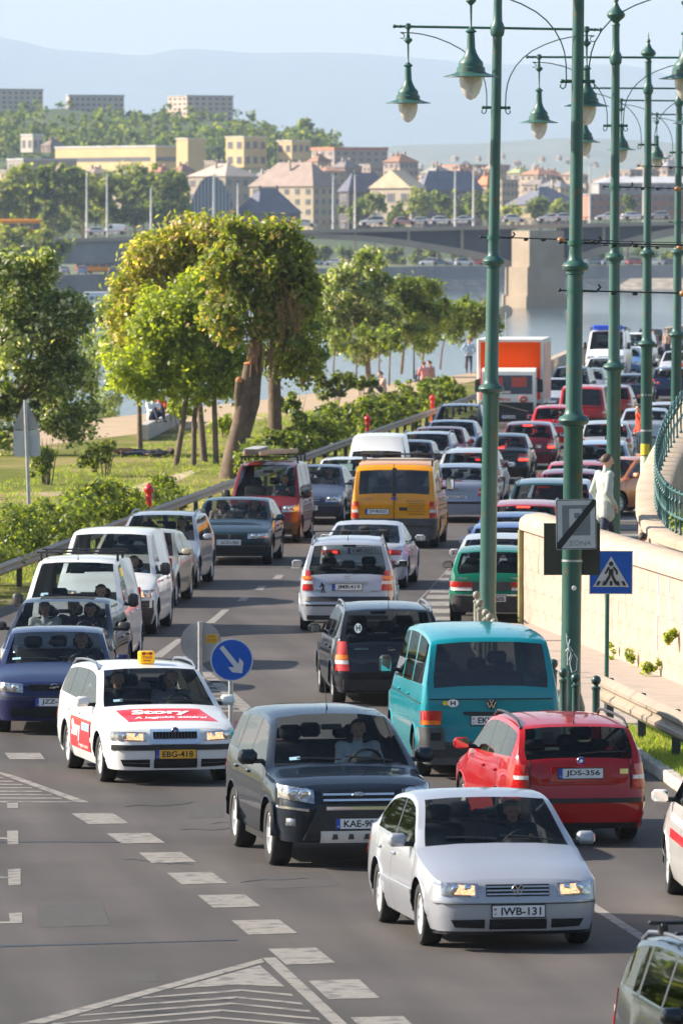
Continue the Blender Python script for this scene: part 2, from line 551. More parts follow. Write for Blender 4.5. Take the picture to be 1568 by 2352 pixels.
def seat_mesh(w=.5, h=.62, rest=True):
    mb = MB()
    mb.box((.05, 0, .10), (.52, w, .16), ch=.05)
    M = Matrix.Rotation(R(-14), 3, 'Y')
    mb.box((-.24, 0, .42), (.13, w, h), M=M, ch=.055)
    if rest: mb.box((-.34, 0, .42 + h / 2 + .10), (.09, .26 if w < .8 else .24, .17), M=M, ch=.04)
    if w > .8:
        for y in (-.38, .38): mb.box((-.34, y, .42 + h / 2 + .06), (.08, .24, .13), M=M, ch=.04)
    return mb.mesh('seat', M_SEAT, 50)
SEAT = seat_mesh()
BENCH = seat_mesh(1.25, .55)
def steering_mesh():
    mb = MB()
    pts = [(0, .185 * math.cos(2 * math.pi * i / 20), .185 * math.sin(2 * math.pi * i / 20)) for i in range(21)]
    mb.tube(pts, .016, 6, cap=False)
    mb.box((0, 0, 0), (.04, .12, .1), ch=.02)
    mb.box((0, 0, 0), (.02, .36, .03)); mb.box((0, 0, -.09), (.02, .03, .18))
    return mb.mesh('steering_wheel', M_BLACK, 40)
STEER = steering_mesh()

def emblem(kind, r, y0=0.0):
    """badge in the local YZ plane, facing +X"""
    mb = MB()
    n = 20
    def ring(a, b, w, ang=0, cy=0, cz=0, d=.012):
        rows = []
        for i in range(n + 1):
            t = 2 * math.pi * i / n
            c_, s_ = math.cos(t), math.sin(t)
            rows.append([(d * .2, cy + (a - w) * c_, cz + (b - w) * s_), (d, cy + (a - w * .5) * c_, cz + (b - w * .5) * s_), (d * .2, cy + a * c_, cz + b * s_)])
        mb.grid(rows, 0)
    def bar(p, q, w, d=.012):
        p, q = Vector((0, *p)), Vector((0, *q))
        t = (q - p).normalized(); nn = Vector((0, -t.z, t.y)) * w / 2
        dx = Vector((d, 0, 0))
        mb.poly([p + nn + dx, p - nn + dx, q - nn + dx, q + nn + dx]); mb.poly([p + nn + dx, q + nn + dx, q + nn, p + nn]); mb.poly([p - nn + dx, q - nn + dx, q - nn, p - nn])
    disc = [(0.0, r * .95 * math.cos(2 * math.pi * i / n), r * .95 * math.sin(2 * math.pi * i / n)) for i in range(n)]
    if kind == 'vw':
        mb.poly(disc, 1)
        ring(r, r, r * .16)
        w = r * .15
        bar((-r * .38, r * .82), (0, r * .12), w); bar((r * .38, r * .82), (0, r * .12), w)
        for sg in (-1, 1):
            bar((sg * r * .80, r * .42), (sg * r * .38, -r * .70), w); bar((sg * r * .38, -r * .70), (0, -r * .02), w)
    elif kind == 'oval':
        ring(r, r * .68, r * .13)
        ring(r * .32, r * .62, r * .12); ring(r * .66, r * .26, r * .11, cz=r * .28)
    elif kind == 'bolt':
        ring(r, r, r * .17)
        bar((-r * 1.25, -r * .12), (r * .3, -r * .12), r * .2); bar((-r * .3, r * .12), (r * 1.25, r * .12), r * .2); bar((r * .3, -r * .12), (-r * .3, r * .12), r * .2)
    elif kind == 'arrow':
        mb.poly(disc, 2); ring(r, r, r * .22)
        bar((-r * .4, -r * .35), (r * .4, r * .3), r * .22); bar((-r * .1, -r * .4), (r * .5, r * .05), r * .14); bar((-.4 * r, 0), (.1 * r, .45 * r), .14 * r)
    elif kind == 'lion':
        for a, b in (((0, -1), (0, .3)), ((0, .3), (-.45, .8)), ((0, .1), (.5, .35)), ((.05, -.3), (.55, -.05)), ((0, -.9), (-.4, -1)), ((0, -.7), (.45, -1))):
            bar((a[0] * r, a[1] * r), (b[0] * r, b[1] * r), r * .22)
    elif kind == 'ellipse':
        mb.poly([(0, p[1] * 1.5, p[2] * .62) for p in disc], 2); ring(r * 1.5, r * .62, r * .16)
    elif kind == 'slash':
        bar((-r * 1.6, -r), (r * 1.6, r), r * .28); ring(r, r, r * .2)
    return mb.mesh('badge', [M_CHROME, M_BLACK, M_EUBLUE])
BADGES = {}
def badge_mesh(kind, r):
    if (kind, r) not in BADGES: BADGES[(kind, r)] = emblem(kind, r)
    return BADGES[(kind, r)]

def plate_mesh(txt, style):
    """number plate in the local YZ plane, facing +X, 0.52 m x 0.11 m"""
    mb = MB()
    w = .52; h = .112
    mb.box((-.006, 0, 0), (.010, w + .022, h + .022), 1)
    face = 3 if style == 'yellow' else 0
    mb.box((0, 0, 0), (.006, w, h), face)
    x = .0042
    fn = lambda a, b: (x, .025 + a, b)          # seen from +X, +Y runs to the right
    if style in ('eu', 'yellow'):
        mb.poly([(x, -w / 2, -h / 2), (x, -w / 2 + .045, -h / 2), (x, -w / 2 + .045, h / 2), (x, -w / 2, h / 2)], 2)
        add_text(mb, 'H', .03, lambda a, b: (x + .001, -w / 2 + .023 + a, -.03 + b), 0, height=.022)
    else:
        add_text(mb, 'H', .03, lambda a, b: (x, -w / 2 + .026 + a, -.026 + b), 1, height=.03)
        mb.poly([(x, -w / 2 + .012, .012), (x, -w / 2 + .04, .012), (x, -w / 2 + .04, .03), (x, -w / 2 + .012, .03)], 4)
    add_text(mb, txt, .09, fn, 1, weight=.0022, width=.40 if len(txt) > 6 else .36, height=.078)
    return mb.mesh('number_plate', [M_PLATE, M_INK, M_EUBLUE, M_PLATEY, mat('plate_crest_red', (.4, .12, .10), .5)])
def soften(pts, d=.07):
    out = [pts[0]]
    for a, b, c in zip(pts, pts[1:], pts[2:]):
        da = min(d, .4 * (b[0] - a[0])); dc = min(d, .4 * (c[0] - b[0]))
        out.append((b[0] - da, b[1] - (b[1] - a[1]) * da / (b[0] - a[0])))
        out.append((b[0] + dc, b[1] + (c[1] - b[1]) * dc / (c[0] - b[0])))
    out.append(pts[-1])
    return out
def spec(kind, L, W, H, wb, fo, R_=.305, **kw):
    """side view of each vehicle kind; all numbers in metres"""
    q = dict(kind=kind, L=L, W=W, H=H, wb=wb, fo=fo, R=R_)
    h0 = kw.pop('h0', .66); h1 = kw.pop('h1', .955); bz = kw.pop('bz', .93)
    if kind == 'sedan':
        co, he, pk, r0, r1 = .275 * L, .445 * L, .56 * L, .735 * L, .865 * L
        z0, z1 = H - .075, .725 * H
        tail = [(L - .12, .70 * H), (L - .015, .66 * H), (L, .60 * H)]
        win = [(co + .18, .565 * L), (.578 * L, .80 * L)]; gaps = [co - .02, .57 * L, .775 * L]
    elif kind == 'hatch':
        co, he, pk, r0, r1 = .265 * L, .445 * L, .58 * L, .845 * L, .955 * L
        z0, z1 = H - .075, .68 * H
        tail = [(L - .05, .60 * H), (L, .52 * H)]
        win = [(co + .18, .585 * L), (.60 * L, .86 * L)]; gaps = [co - .02, .59 * L, .80 * L]
    elif kind == 'wagon':
        co, he, pk, r0, r1 = .265 * L, .435 * L, .58 * L, .885 * L, .966 * L
        z0, z1 = H - .07, .655 * H
        tail = [(L - .04, .60 * H), (L, .52 * H)]
        win = [(co + .18, .555 * L), (.568 * L, .745 * L), (.762 * L, .905 * L)]; gaps = [co - .02, .562 * L, .75 * L]
    elif kind == 'mpv':
        co, he, pk, r0, r1 = .225 * L, .44 * L, .6 * L, .90 * L, .972 * L
        z0, z1 = H - .08, .62 * H
        tail = [(L - .035, .56 * H), (L, .46 * H)]
        win = [(co + .20, .545 * L), (.56 * L, .745 * L), (.765 * L, .92 * L)]; gaps = [co + .0, .552 * L, .755 * L]
    elif kind == 'van':
        co, he, pk, r0, r1 = .20 * L, .385 * L, .6 * L, .945 * L, .988 * L
        z0, z1 = H - .09, .60 * H
        tail = [(L - .02, .58 * H), (L, .40 * H)]
        win = [(co + .22, .46 * L)]; gaps = [co + .02, .468 * L, .70 * L]
    co = kw.pop('cowl', co); he = kw.pop('header', he); r0 = kw.pop('rg0', r0); r1 = kw.pop('rg1', r1)
    z0 = kw.pop('zr0', z0); z1 = kw.pop('zr1', z1); pk = kw.pop('peak', pk)
    top = [(0, h0 - .05), (.05, h0), (.30, h0 + .075), (co, h1), (he, H - .045), (pk, H), (r0, z0), (r1, z1)] + kw.pop('tailtop', tail)
    q['top'] = soften(top, kw.pop('soft', .06))
    q['belt'] = [(0, h0 - .06), (co * .6, bz - .10), (co, bz - .03), (L * .55, bz), (L, bz + kw.pop('beltrise', .05))]
    q['beltz'] = bz
    q.update(cowl=co, header=he, rg0=r0, rg1=r1, win=win, gaps=gaps, hood0=.16)
    q.update(kw)
    return q

def build_template(q):
    B = Body(q); L = B.L
    T = []
    def part(name, me, loc=(0, 0, 0), rot=(0, 0, 0), paint=False, parent=None, key=None):
        T.append(dict(name=name, me=me, loc=loc, rot=rot, paint=paint, parent=parent, key=key or name)); return len(T) - 1
    lo = q.get('lo', False)
    hard = [q['cowl'], q['header'], q['rg0'], q['rg1'], 0, L]
    for a, b in q['win']: hard += [a, b]
    for a in B.ua: hard += [a - B.Ra, a + B.Ra, a - B.Ra - .004, a + B.Ra + .004]
    for x in q['gaps']: hard += [x - .006, x + .006]
    r = q.get('round', 1.0)
    softs = [v * r for v in (.012, .04, .10, .22, .36, .5)] + [L - v for v in (.5, .30, .18, .08, .03, .008)]
    softs += [q['cowl'] + (q['header'] - q['cowl']) * t for t in (.12, .3, .5, .7, .88)] + [q['rg0'] + (q['rg1'] - q['rg0']) * t for t in (.25, .5, .75)]
    n = 7 if lo else 13
    for a in B.ua: softs += [a + B.Ra * math.cos(math.pi * i / (n - 1)) for i in range(1, n - 1)]
    x = .6
    while x < L - .5: softs.append(x); x += .22
    st = sorted(set(hard))
    for v in softs:
        if all(abs(v - w) > .012 for w in st) or (v < .05 or v > L - .05) and all(abs(v - w) > .003 for w in st): st.append(v)
    st = sorted(st)
    secs = [B.section(u) for u in st]
    def P(i, k, sd):
        y, z = secs[i][k]
        return (B.X(st[i] + B.end(st[i], z)), sd * y, z)
    reg = {}
    def R_(key): return reg.setdefault(key, MB())
    gaps = q['gaps']
    NR = len(secs[0])
    for i in range(len(st) - 1):
        um = (st[i] + st[i + 1]) / 2
        isgap = any(abs(um - x) < .005 for x in gaps)
        green = secs[i][7][1] - secs[i][4][1] > .12
        for k in range(NR - 1):
            key, m = 'body', 0
            if k >= 8 and q['cowl'] < um < q['header']: key = 'windscreen'
            elif k >= 8 and q['rg0'] < um < q['rg1'] and not q.get('norear'): key = 'rear_window'
            elif k == 5 and any(a < um < b for a, b in q['win']) and (secs[i][6][1] - secs[i][5][1] + secs[i + 1][6][1] - secs[i + 1][5][1]) > .05: key = 'side_window%d' % [j for j, (a, b) in enumerate(q['win']) if a < um < b][0]
            elif isgap and k <= 4: m = 2
            elif k in (4, 5, 6) and green and q.get('blackpillar', True) and q['win'][0][0] < um < q['win'][-1][1] and k == 5: m = 1
            elif not lo and k <= 4 and gaps[0] < um < gaps[-1]: key = 'door%d' % (0 if um < gaps[1] else 1)
            elif not lo and k >= 7 and q['hood0'] < um < q['cowl'] - .03: key = 'bonnet'
            elif not lo and k >= 7 and q['header'] < um < q['rg0']: key = 'roof'
            elif not lo and um > q['rg0'] and k >= 7: key = 'tailgate'
            if key == 'body' and k <= 1 and um < .40 and um < B.ua[0] - B.Ra: key = 'front_bumper'
            if key == 'body' and k <= 1 and um > L - .40 and um > B.ua[1] + B.Ra: key = 'rear_bumper'
            for sd in (1, -1):
                kk = key + ('L' if sd > 0 else 'R') if key[:4] in ('side', 'door') else key
                quad = [P(i, k, sd), P(i + 1, k, sd), P(i + 1, k + 1, sd), P(i, k + 1, sd)]
                if sd < 0: quad.reverse()
                R_(kk).poly(quad, m)
    for i, kf in ((0, 'front_bumper'), (len(st) - 1, 'rear_bumper')):
        for k in range(NR - 2):
            key = kf if k <= 1 else ('body' if lo or i == 0 else 'tailgate')
            quad = [P(i, k, 1), P(i, k + 1, 1), P(i, k + 1, -1), P(i, k, -1)]
            if i: quad.reverse()
            R_(key).poly(quad, 0)
    pm = M_PAINTM if q.get('metallic') else M_PAINT
    bm_ = {'paint': pm, 'black': M_BLACK, 'grey': M_GREYP}[q.get('bumper', 'paint')]
    for key, mb in reg.items():
        nm = key.rstrip('LR0123456789') if key[:4] in ('side', 'door') else key
        if nm == 'windscreen': part('windscreen', mb.mesh(nm, M_GLASS, 60))
        elif nm == 'rear_window': part('rear_window', mb.mesh(nm, q.get('rearglass', M_GLASS), 60))
        elif nm == 'side_window': part('side_window', mb.mesh(nm, M_GLASSS if not q.get('darkside') else M_GLASSD, 60))
        elif nm in ('front_bumper', 'rear_bumper'): part(nm, mb.mesh(nm, [bm_, M_BLACK, M_GAP], 40), paint=True)
        elif nm == 'door':
            d = part('door', mb.mesh(nm, [pm, M_BLACK, M_GAP], 40), paint=True)
            sd = 1 if key.endswith('L') else -1
            ud = gaps[1] - .12 if '0' in key else gaps[2] - .14
            zz = q['beltz'] - .13
            h = MB(); p = B.side_pt(ud, zz, sd, .012)
            h.box(p, (.17, .03, .035), ch=.012)
            part('handle', h.mesh('handle', pm if q.get('painthandle', True) else M_BLACK, 40), paint=True, parent=d)
        else: part(nm, mb.mesh(nm, [pm, M_BLACK, M_GAP], 40), paint=True)
    # underside, wheel housings
    ub = MB()
    ub.box((0, 0, (q.get('sill', .2) + .62) / 2), (L - .34, 2 * (B.W2 - .27), .62 - q.get('sill', .2)))
    a0, a1 = B.ua[0] + B.Ra + .03, B.ua[1] - B.Ra - .03
    ub.box((B.X((a0 + a1) / 2), 0, .36), (a1 - a0, 2 * B.W2 * .90, .28))
    for a in B.ua:
        for sd in (1, -1):
            rows = []
            for j in range(9):
                t = math.pi * j / 8
                x, z = B.X(a) + B.Ra * 1.0 * math.cos(t), B.Rw + B.Ra * math.sin(t)
                rows.append([(x, sd * (B.W2 - .27), z), (x, sd * B.W2 * .985, z)])
            ub.grid(rows)
    part('underbody', ub.mesh('underbody', M_UNDER))
    # wheels
    ww = q.get('ww', .195)
    tyre, rim = wheel_meshes(B.Rw, ww, q.get('wheel', 'cap'))
    for a in B.ua:
        for sd in (1, -1):
            w = part('wheel', tyre, (B.X(a), sd * (B.W2 - ww / 2 - .022), B.Rw), (0, 0, 0 if sd > 0 else math.pi))
            part('rim', rim, parent=w)
    # door mirrors
    um = q['cowl'] + q.get('mirror_u', .30); zm = q['beltz'] + q.get('mirror_z', .07)
    ms = q.get('mirror', (.10, .19, .135))
    for sd in (1, -1):
        p = B.side_pt(um, q['beltz'] + .01, sd, 0)
        c = Vector((p.x, p.y + sd * (ms[1] / 2 + .05), zm))
        mb = MB()
        mb.box(c, (ms[0], ms[1], ms[2]), 0, ch=min(ms) * .36)
        mb.box((p.x, p.y + sd * .03, zm - ms[2] * .3), (.07, .12, .05), 1, ch=.015)
        mb.box((c.x - ms[0] / 2 - .002, c.y, c.z), (.006, ms[1] * .80, ms[2] * .76), 2)
        part('door_mirror', mb.mesh('door_mirror', [pm if q.get('paintmirror', True) else M_BLACK, M_BLACK, M_MIRROR], 50), paint=True)
    # cabin
    if not q.get('nocabin'):
        da = MB()
        da.box((B.X(q['cowl'] + .30), 0, q['beltz'] - .09), (.55, B.W * .86, .16), ch=.05)
        da.box((B.X(q['cowl'] + .45), B.W * .2, q['beltz'] + .01), (.2, .36, .1), ch=.04)
        part('dashboard', da.mesh('dashboard', M_DASH, 50))
        us = q.get('seat_u', q['header'] + .25)
        q['seat_at'] = us; zf = q.get('seat_z', .36)
        for sd in (1, -1): part('seat', SEAT, (B.X(us), sd * B.W * .205, zf))
        if not q.get('cargo'): part('rear_seat', BENCH, (B.X(us + .88), 0, zf))
        part('steering_wheel', STEER, (B.X(us - .44), B.W * .205, q['beltz'] - .03), (0, R(24), 0))
        mi = MB(); mi.box((B.X(q['header'] - .03), 0, B.top(q['header']) - .15), (.03, .24, .065), ch=.02)
        part('interior_mirror', mi.mesh('interior_mirror', M_BLACK, 40))
    F = lambda a, b, o: B.end_pt(a, b, o, False)
    Rr = lambda a, b, o: B.end_pt(a, b, o, True)
    MM = dict(dark=M_BLACK, grey=M_GREYP, gap=M_GAP, lamp=M_LAMP, chrome=M_CHROME, red=M_RED, orange=M_ORANGE, clear=M_CLEAR, paint=pm, alloy=M_ALLOY, white=M_WHITE, brake=M_BRAKE)
    names = {}
    for ft in q.get('feats', []):
        name, where, cs, mt = ft[:4]; op = ft[4] if len(ft) > 4 else {}
        m = MM[mt] if isinstance(mt, str) else mt
        for sd in ((1, -1) if op.get('mirror') else (1,)):
            mb = MB()
            if where == 's':
                fn = lambda a, b, o, sd=sd: B.side_pt(a, b, sd, o); cc = cs
            elif where == 't':
                fn = lambda a, b, o: B.top_pt(a, b, o); cc = [(a, sd * b) for a, b in cs]
            else:
                fn = F if where == 'f' else Rr; cc = [(sd * a, b) for a, b in cs]
            patch(mb, fn, cc, op.get('n', 6), op.get('k', 3), 0, op.get('off', .006), op.get('depth', .025), op.get('bulge', 0))
            par = names.get((op.get('of'), sd), names.get((op.get('of'), 1))) if op.get('of') else None
            idx = part(name, mb.mesh(name, m, 40), paint=(m == pm), parent=par, key=op.get('key', name))
            names[(op.get('id', name), sd)] = idx
            if name == 'headlight':
                # reflector bowls behind the lens
                (ay, az), (by, bz_) = cs[0], cs[2]
                cy, cz = (cs[0][0] + cs[1][0] + cs[2][0] + cs[3][0]) / 4, (cs[0][1] + cs[1][1] + cs[2][1] + cs[3][1]) / 4
                wid = abs(by - ay); hei = abs(bz_ - az)
                for dy, rr in op.get('bowls', ((-.22, .34), (.2, .34))):
                    bb = MB(); p = F(sd * (cy + dy * wid), cz, op.get('off', .006) + .009)
                    bb.slathe([(rr * hei, -.004), (rr * hei * .85, .006), (rr * hei * .5, .010), (0, .011)], 14, p, axis='X')
                    part('bulb', bb.mesh('bulb', M_CHROME, 60), parent=idx, key='bulb')
    for (kind, r, where, z) in q.get('badges', []):
        p = (F if where == 'f' else Rr)(0, z, .012)
        part('badge', badge_mesh(kind, r), p, (0, 0, 0 if where == 'f' else math.pi))
    q['plate_f'] = F(q.get('plate_y', 0), q.get('pz_f', .42), .016)
    q['plate_r'] = Rr(q.get('plate_yr', 0), q.get('pz_r', .78), .014)
    # roof rails, bars, aerial, wipers
    if q.get('rails'):
        u0, u1 = q['header'] + .10, q['rg0'] - .04
        for sd in (1, -1):
            mb = MB(); pts = []
            for i in range(9):
                t = i / 8; u = u0 + (u1 - u0) * t
                p = B.pt(u, 7, sd); e = min(1, min(t, 1 - t) / .12)
                pts.append((p.x, p.y - sd * .015, p.z + .01 + .055 * e))
            mb.tube(pts, .017, 6)
            part('roof_rail', mb.mesh('roof_rail', mat('rail_grey', (.16, .17, .20), .35, .4) if q['rails'] == 'grey' else M_BLACK, 50))
    for u in q.get('bars', []):
        mb = MB(); p = B.pt(u, 7, 1); zt = B.top(u) + .09
        mb.box((p.x, 0, zt), (.05, 2 * p.y + .16, .028), ch=.01)
        for sd in (1, -1): mb.box((p.x, sd * (p.y - .01), (p.z + zt) / 2), (.045, .04, zt - p.z + .02), ch=.01)
        part('roof_bar', mb.mesh('roof_bar', M_BLACK, 40))
    if q.get('aerial'):
        u, y, ln, lean = q['aerial']
        p = B.top_pt(u, y); mb = MB()
        mb.tube([p, p + Vector((lean * .05, 0, .05)), p + Vector((lean * ln, 0, ln))], [.012, .005, .002], 5)
        part('aerial', mb.mesh('aerial', M_BLACK))
    if not q.get('lo'):
        mb = MB()
        uu = q['cowl'] + .05
        for y0, y1 in ((.58, .05), (.0, -.50)):
            mb.tube([B.top_pt(uu, y0, .015), B.top_pt(uu + .03, (y0 + y1) / 2, .022), B.top_pt(uu + .05, y1, .02)], .009, 5)
        part('wiper', mb.mesh('wiper', M_BLACK))
        if q.get('rearwiper'):
            mb = MB(); ur = q['rg1'] - .015
            mb.tube([B.top_pt(ur, 0, .02), B.top_pt(ur - .02, -.25, .025), B.top_pt(ur - .035, q['rearwiper'], .022)], .011, 5)
            part('rear_wiper', mb.mesh('rear_wiper', M_BLACK))
    return dict(q=q, T=T, B=B)

TPL = {}
def tpl(name):
    if name not in TPL: TPL[name] = build_template(SPECS[name])
    return TPL[name]

PLATES = {}
def plate_of(txt, style):
    if (txt, style) not in PLATES: PLATES[(txt, style)] = plate_mesh(txt, style)
    return PLATES[(txt, style)]

CARS = {}
def car(model, name, px, py, yaw, away, color, label, cat='car', group=None, plate=None, pstyle='eu', lit=False, brake=False, drop=(), mat_override=None, pos=None):
    """px, py: where the photograph shows the ground under the middle of the nearer axle"""
    t = tpl(model); q = t['q']; L = q['L']
    n = Vector((math.sin(R(yaw)), -math.cos(R(yaw)), 0))
    fwd = -n if away else n
    P = g(px, py) if pos is None else Vector((*pos, 0))
    xa = (L / 2 - q['fo'] - q['wb']) if away else (L / 2 - q['fo'])
    c = P - fwd * xa
    root = empty(name, (c.x, c.y, 0), math.atan2(fwd.y, fwd.x))
    tag(root, label, cat, group)
    objs = []
    for e in t['T']:
        if e['key'] in drop: objs.append(None); continue
        par = root if e['parent'] is None else objs[e['parent']]
        if par is None: objs.append(None); continue
        o = inst(e['name'], e['me'], par, e['loc'], e['rot'], color if e['paint'] else None)
        objs.append(o)
        sub = None
        if brake and e['key'] in ('brake_lamp',): sub = M_BRAKE
        if mat_override and e['key'] in mat_override: sub = mat_override[e['key']]
        if sub:
            o.material_slots[0].link = 'OBJECT'; o.material_slots[0].material = sub
    if lit:
        B_ = t['B']
        for ft in q.get('feats', []):
            if ft[0] != 'headlight': continue
            c = ft[2]; ip = lambda a, b: tuple((c[0][k] * (1 - a) + c[1][k] * a) * (1 - b) + (c[3][k] * (1 - a) + c[2][k] * a) * b for k in (0, 1))
            for sd in (1, -1):
                mb = MB(); patch(mb, lambda a, b, o: B_.end_pt(a, b, o, False), [(sd * a, b) for a, b in (ip(.10, .14), ip(.66, .14), ip(.62, .86), ip(.10, .86))], 8, 4, 0, .024, .01, .006)
                mb.build('lit_reflector', M_LIT, root, 60)
    if plate:
        for w in (('r',) if away else ('f',)):
            p = q['plate_' + w]
            inst('number_plate', plate_of(plate, pstyle), root, p, (0, 0, 0 if w == 'f' else math.pi))
    CARS[label] = (root, t)
    return root
# ------------------------------------------------------------------ vehicle models
def hl(yi, yo, zb, zt, dz=.015, bowls=((-.22, .36), (.10, .36))):
    return ('headlight', 'f', [(yi, zb), (yo, zb + dz), (yo, zt + dz), (yi, zt)], 'lamp', dict(mirror=True, bulge=.012, off=.008, bowls=bowls, n=8, k=4))
def band(name, where, y, z0, z1, mt, off=.008, n=18, key=None, **kw):
    return (name, where, [(-y, z0), (y, z0), (y, z1), (-y, z1)], mt, dict(n=n, k=2, off=off, key=key or name, **kw))
def gfront(W2, h0, gw=.32, lw=.36, slats=2, low=True, gr=True):
    """headlights, grille, intakes of an ordinary car"""
    zt = h0 + .005; zb = h0 - .145
    F = [hl(W2 * .93 - lw, W2 * .93, zb, zt)]
    if gr: F.append(band('grille', 'f', gw, zb + .02, zt - .02, 'dark', n=8))
    for i in range(slats):
        z = zb + .045 + i * (zt - zb - .09) / max(1, slats - 1) if slats > 1 else (zb + zt) / 2
        F.append(band('grille_bar', 'f', gw * .97, z - .006, z + .006, 'chrome', .016, 8))
    if low:
        F.append(band('air_intake', 'f', .34, .235, .33, 'dark', n=8))
        F.append(('air_intake', 'f', [(.40, .24), (.66, .25), (.66, .34), (.40, .33)], 'dark', dict(mirror=True)))
    F.append(band('bumper_strip', 'f', W2 * .92, .455, .50, 'grey', .006))
    return F
def grear(W2, zb, zt, wi=.24, plate_box=None, strip=(.47, .53), tall=True):
    """tail lamps, rubbing strip"""
    yo = W2 * .955; yi = yo - wi
    h = zt - zb
    F = [('tail_light', 'r', [(yi, zb), (yo, zb), (yo - (.03 if tall else 0), zt), (yi + .03, zt)], 'red', dict(mirror=True, bulge=.010, off=.012, n=6, k=6, id='tl')),
         ('brake_lens', 'r', [(yi + .012, zb + h * .08), (yo - .02, zb + h * .08), (yo - .02, zb + h * .30), (yi + .012, zb + h * .30)], 'red', dict(mirror=True, off=.026, of='tl', key='brake_lamp')),
         ('reverse_lens', 'r', [(yi + .012, zb + h * .40), (yo - .03, zb + h * .40), (yo - .03, zb + h * .56), (yi + .012, zb + h * .56)], 'clear', dict(mirror=True, off=.026, of='tl'))]
    if strip: F.append(band('bumper_strip', 'r', W2 * .94, strip[0], strip[1], 'dark', .008))
    return F
CHMSL = lambda z, y=.14: band('high_brake_light', 'r', y, z, z + .03, 'red', .03, 6, 'brake_lamp')

SPECS = {}
# silver saloon with slatted grille
SPECS['bora'] = spec('sedan', 4.376, 1.735, 1.446, 2.513, .86, .315, h0=.70, h1=.975, bz=.93, metallic=True, wheel='cap', round=1.05, pz_f=.405,
    nose=[(.15, .08), (.22, .03), (.30, .0), (.47, .0), (.50, .02), (.56, .04), (.68, .07), (.9, .13), (1.3, .14)],
    feats=[hl(.395, .745, .545, .675), band('grille', 'f', .315, .55, .665, 'gap', .008, 10)] +
          [band('grille_bar', 'f', .31, z - .008, z + .008, 'paint', .018, 10) for z in (.572, .608, .644)] +
          [band('air_intake', 'f', .285, .225, .325, 'gap', n=8), ('air_intake', 'f', [(.335, .235), (.62, .245), (.66, .32), (.335, .325)], 'gap', dict(mirror=True, n=8)),
           band('bumper_seam', 'f', .80, .474, .482, 'gap', .004), band('spoiler_lip', 'f', .78, .17, .205, 'dark', .004),
           ('side_moulding', 's', [(1.25, .47), (3.0, .47), (3.0, .53), (1.25, .53)], 'paint', dict(mirror=True, n=14, k=2, off=.012))] + grear(.8675, .66, .86, .30),
    badges=[('vw', .066, 'f', .605)], aerial=(3.3, 0, .30, -.7))
# dark sport utility
SPECS['suv'] = spec('mpv', 4.395, 1.815, 1.685, 2.56, .86, .357, h0=.93, h1=1.10, bz=1.09, cowl=1.14, header=1.92, wheel='alloy5', crown=[(0, .06), (1.14, .07), (1.92, .085), (4.395, .08)], ww=.225, sill=.31,
    zs=(.50, .68, .90), archgap=.06, tumble=.37, round=1.3, pz_f=.52, plate_y=0.0, seat_z=.55, mirror=(.13, .22, .17), mirror_u=.42, mirror_z=.08,
    nose=[(.2, .14), (.30, .05), (.42, .0), (.70, .0), (.76, .02), (.9, .07), (1.05, .13), (1.4, .15)],
    feats=[hl(.50, .85, .745, .895, .055), band('grille', 'f', .41, .735, .875, 'gap', .008, 10), band('grille_bar', 'f', .40, .835, .858, 'chrome', .02, 10), band('grille_bar', 'f', .40, .772, .795, 'chrome', .02, 10),
           ('bumper_mouth', 'f', [(-.62, .33), (.62, .33), (.45, .735), (-.45, .735)], 'dark', dict(n=14, k=6, off=.012)),
           band('chrome_bar', 'f', .37, .672, .712, 'chrome', .024, 8), band('skid_plate', 'f', .43, .305, .44, 'alloy', .02, 8)] +
          [('skid_slot', 'f', [(y - .035, .345), (y + .035, .345), (y + .022, .405), (y - .022, .405)], 'grey', dict(off=.026, n=2, k=2)) for y in (-.27, -.09, .09, .27)] +
          [('fog_light', 'f', [(.70, .49), (.79, .50), (.79, .58), (.70, .575)], 'lamp', dict(mirror=True, bulge=.02, off=.01)), ('bumper_reflex', 'f', [(.56, .655), (.86, .69), (.86, .715), (.56, .685)], 'chrome', dict(mirror=True, off=.004)),
           ('arch_flare', 's', [(.42, .36), (.50, .36), (.50, .74), (.42, .70)], 'paint', dict(mirror=True, off=.03)),
           ] + grear(.9075, .85, 1.05),
    badges=[('oval', .085, 'f', .815)], aerial=(2.2, .0, .45, -.55))
# estate taxi
SPECS['octavia'] = spec('wagon', 4.513, 1.731, 1.457, 2.512, .88, .305, h0=.72, h1=.965, bz=.93, rails='grey', wheel='cap', pz_f=.405, round=1.05,
    nose=[(.15, .08), (.22, .03), (.32, .0), (.44, .0), (.54, .0), (.57, .04), (.7, .06), (.9, .13), (1.3, .14)],
    feats=[hl(.375, .80, .565, .685), band('grille_frame', 'f', .325, .535, .725, 'chrome', .010, 10), band('grille', 'f', .285, .562, .69, 'gap', .018, 10)] +
          [('grille_bar', 'f', [(y - .006, .57), (y + .006, .57), (y + .006, .683), (y - .006, .683)], 'grey', dict(off=.026, n=1, k=2)) for y in [-.25 + .0416 * i for i in range(13)]] +
          [band('bumper_strip', 'f', .80, .455, .525, 'dark', .014), band('air_intake', 'f', .28, .225, .34, 'gap', n=8),
           ('air_intake', 'f', [(.335, .235), (.66, .25), (.70, .335), (.335, .34)], 'gap', dict(mirror=True, n=8)),
           ('air_slat', 'f', [(.34, .28), (.66, .287), (.66, .300), (.34, .293)], 'grey', dict(mirror=True, off=.016)),
           ('side_moulding', 's', [(1.3, .47), (3.05, .47), (3.05, .53), (1.3, .53)], 'paint', dict(mirror=True, n=14, k=2, off=.010))] + grear(.8655, .60, .93),
    badges=[('arrow', .05, 'f', .70)], aerial=(3.75, 0.05, .32, -.3))
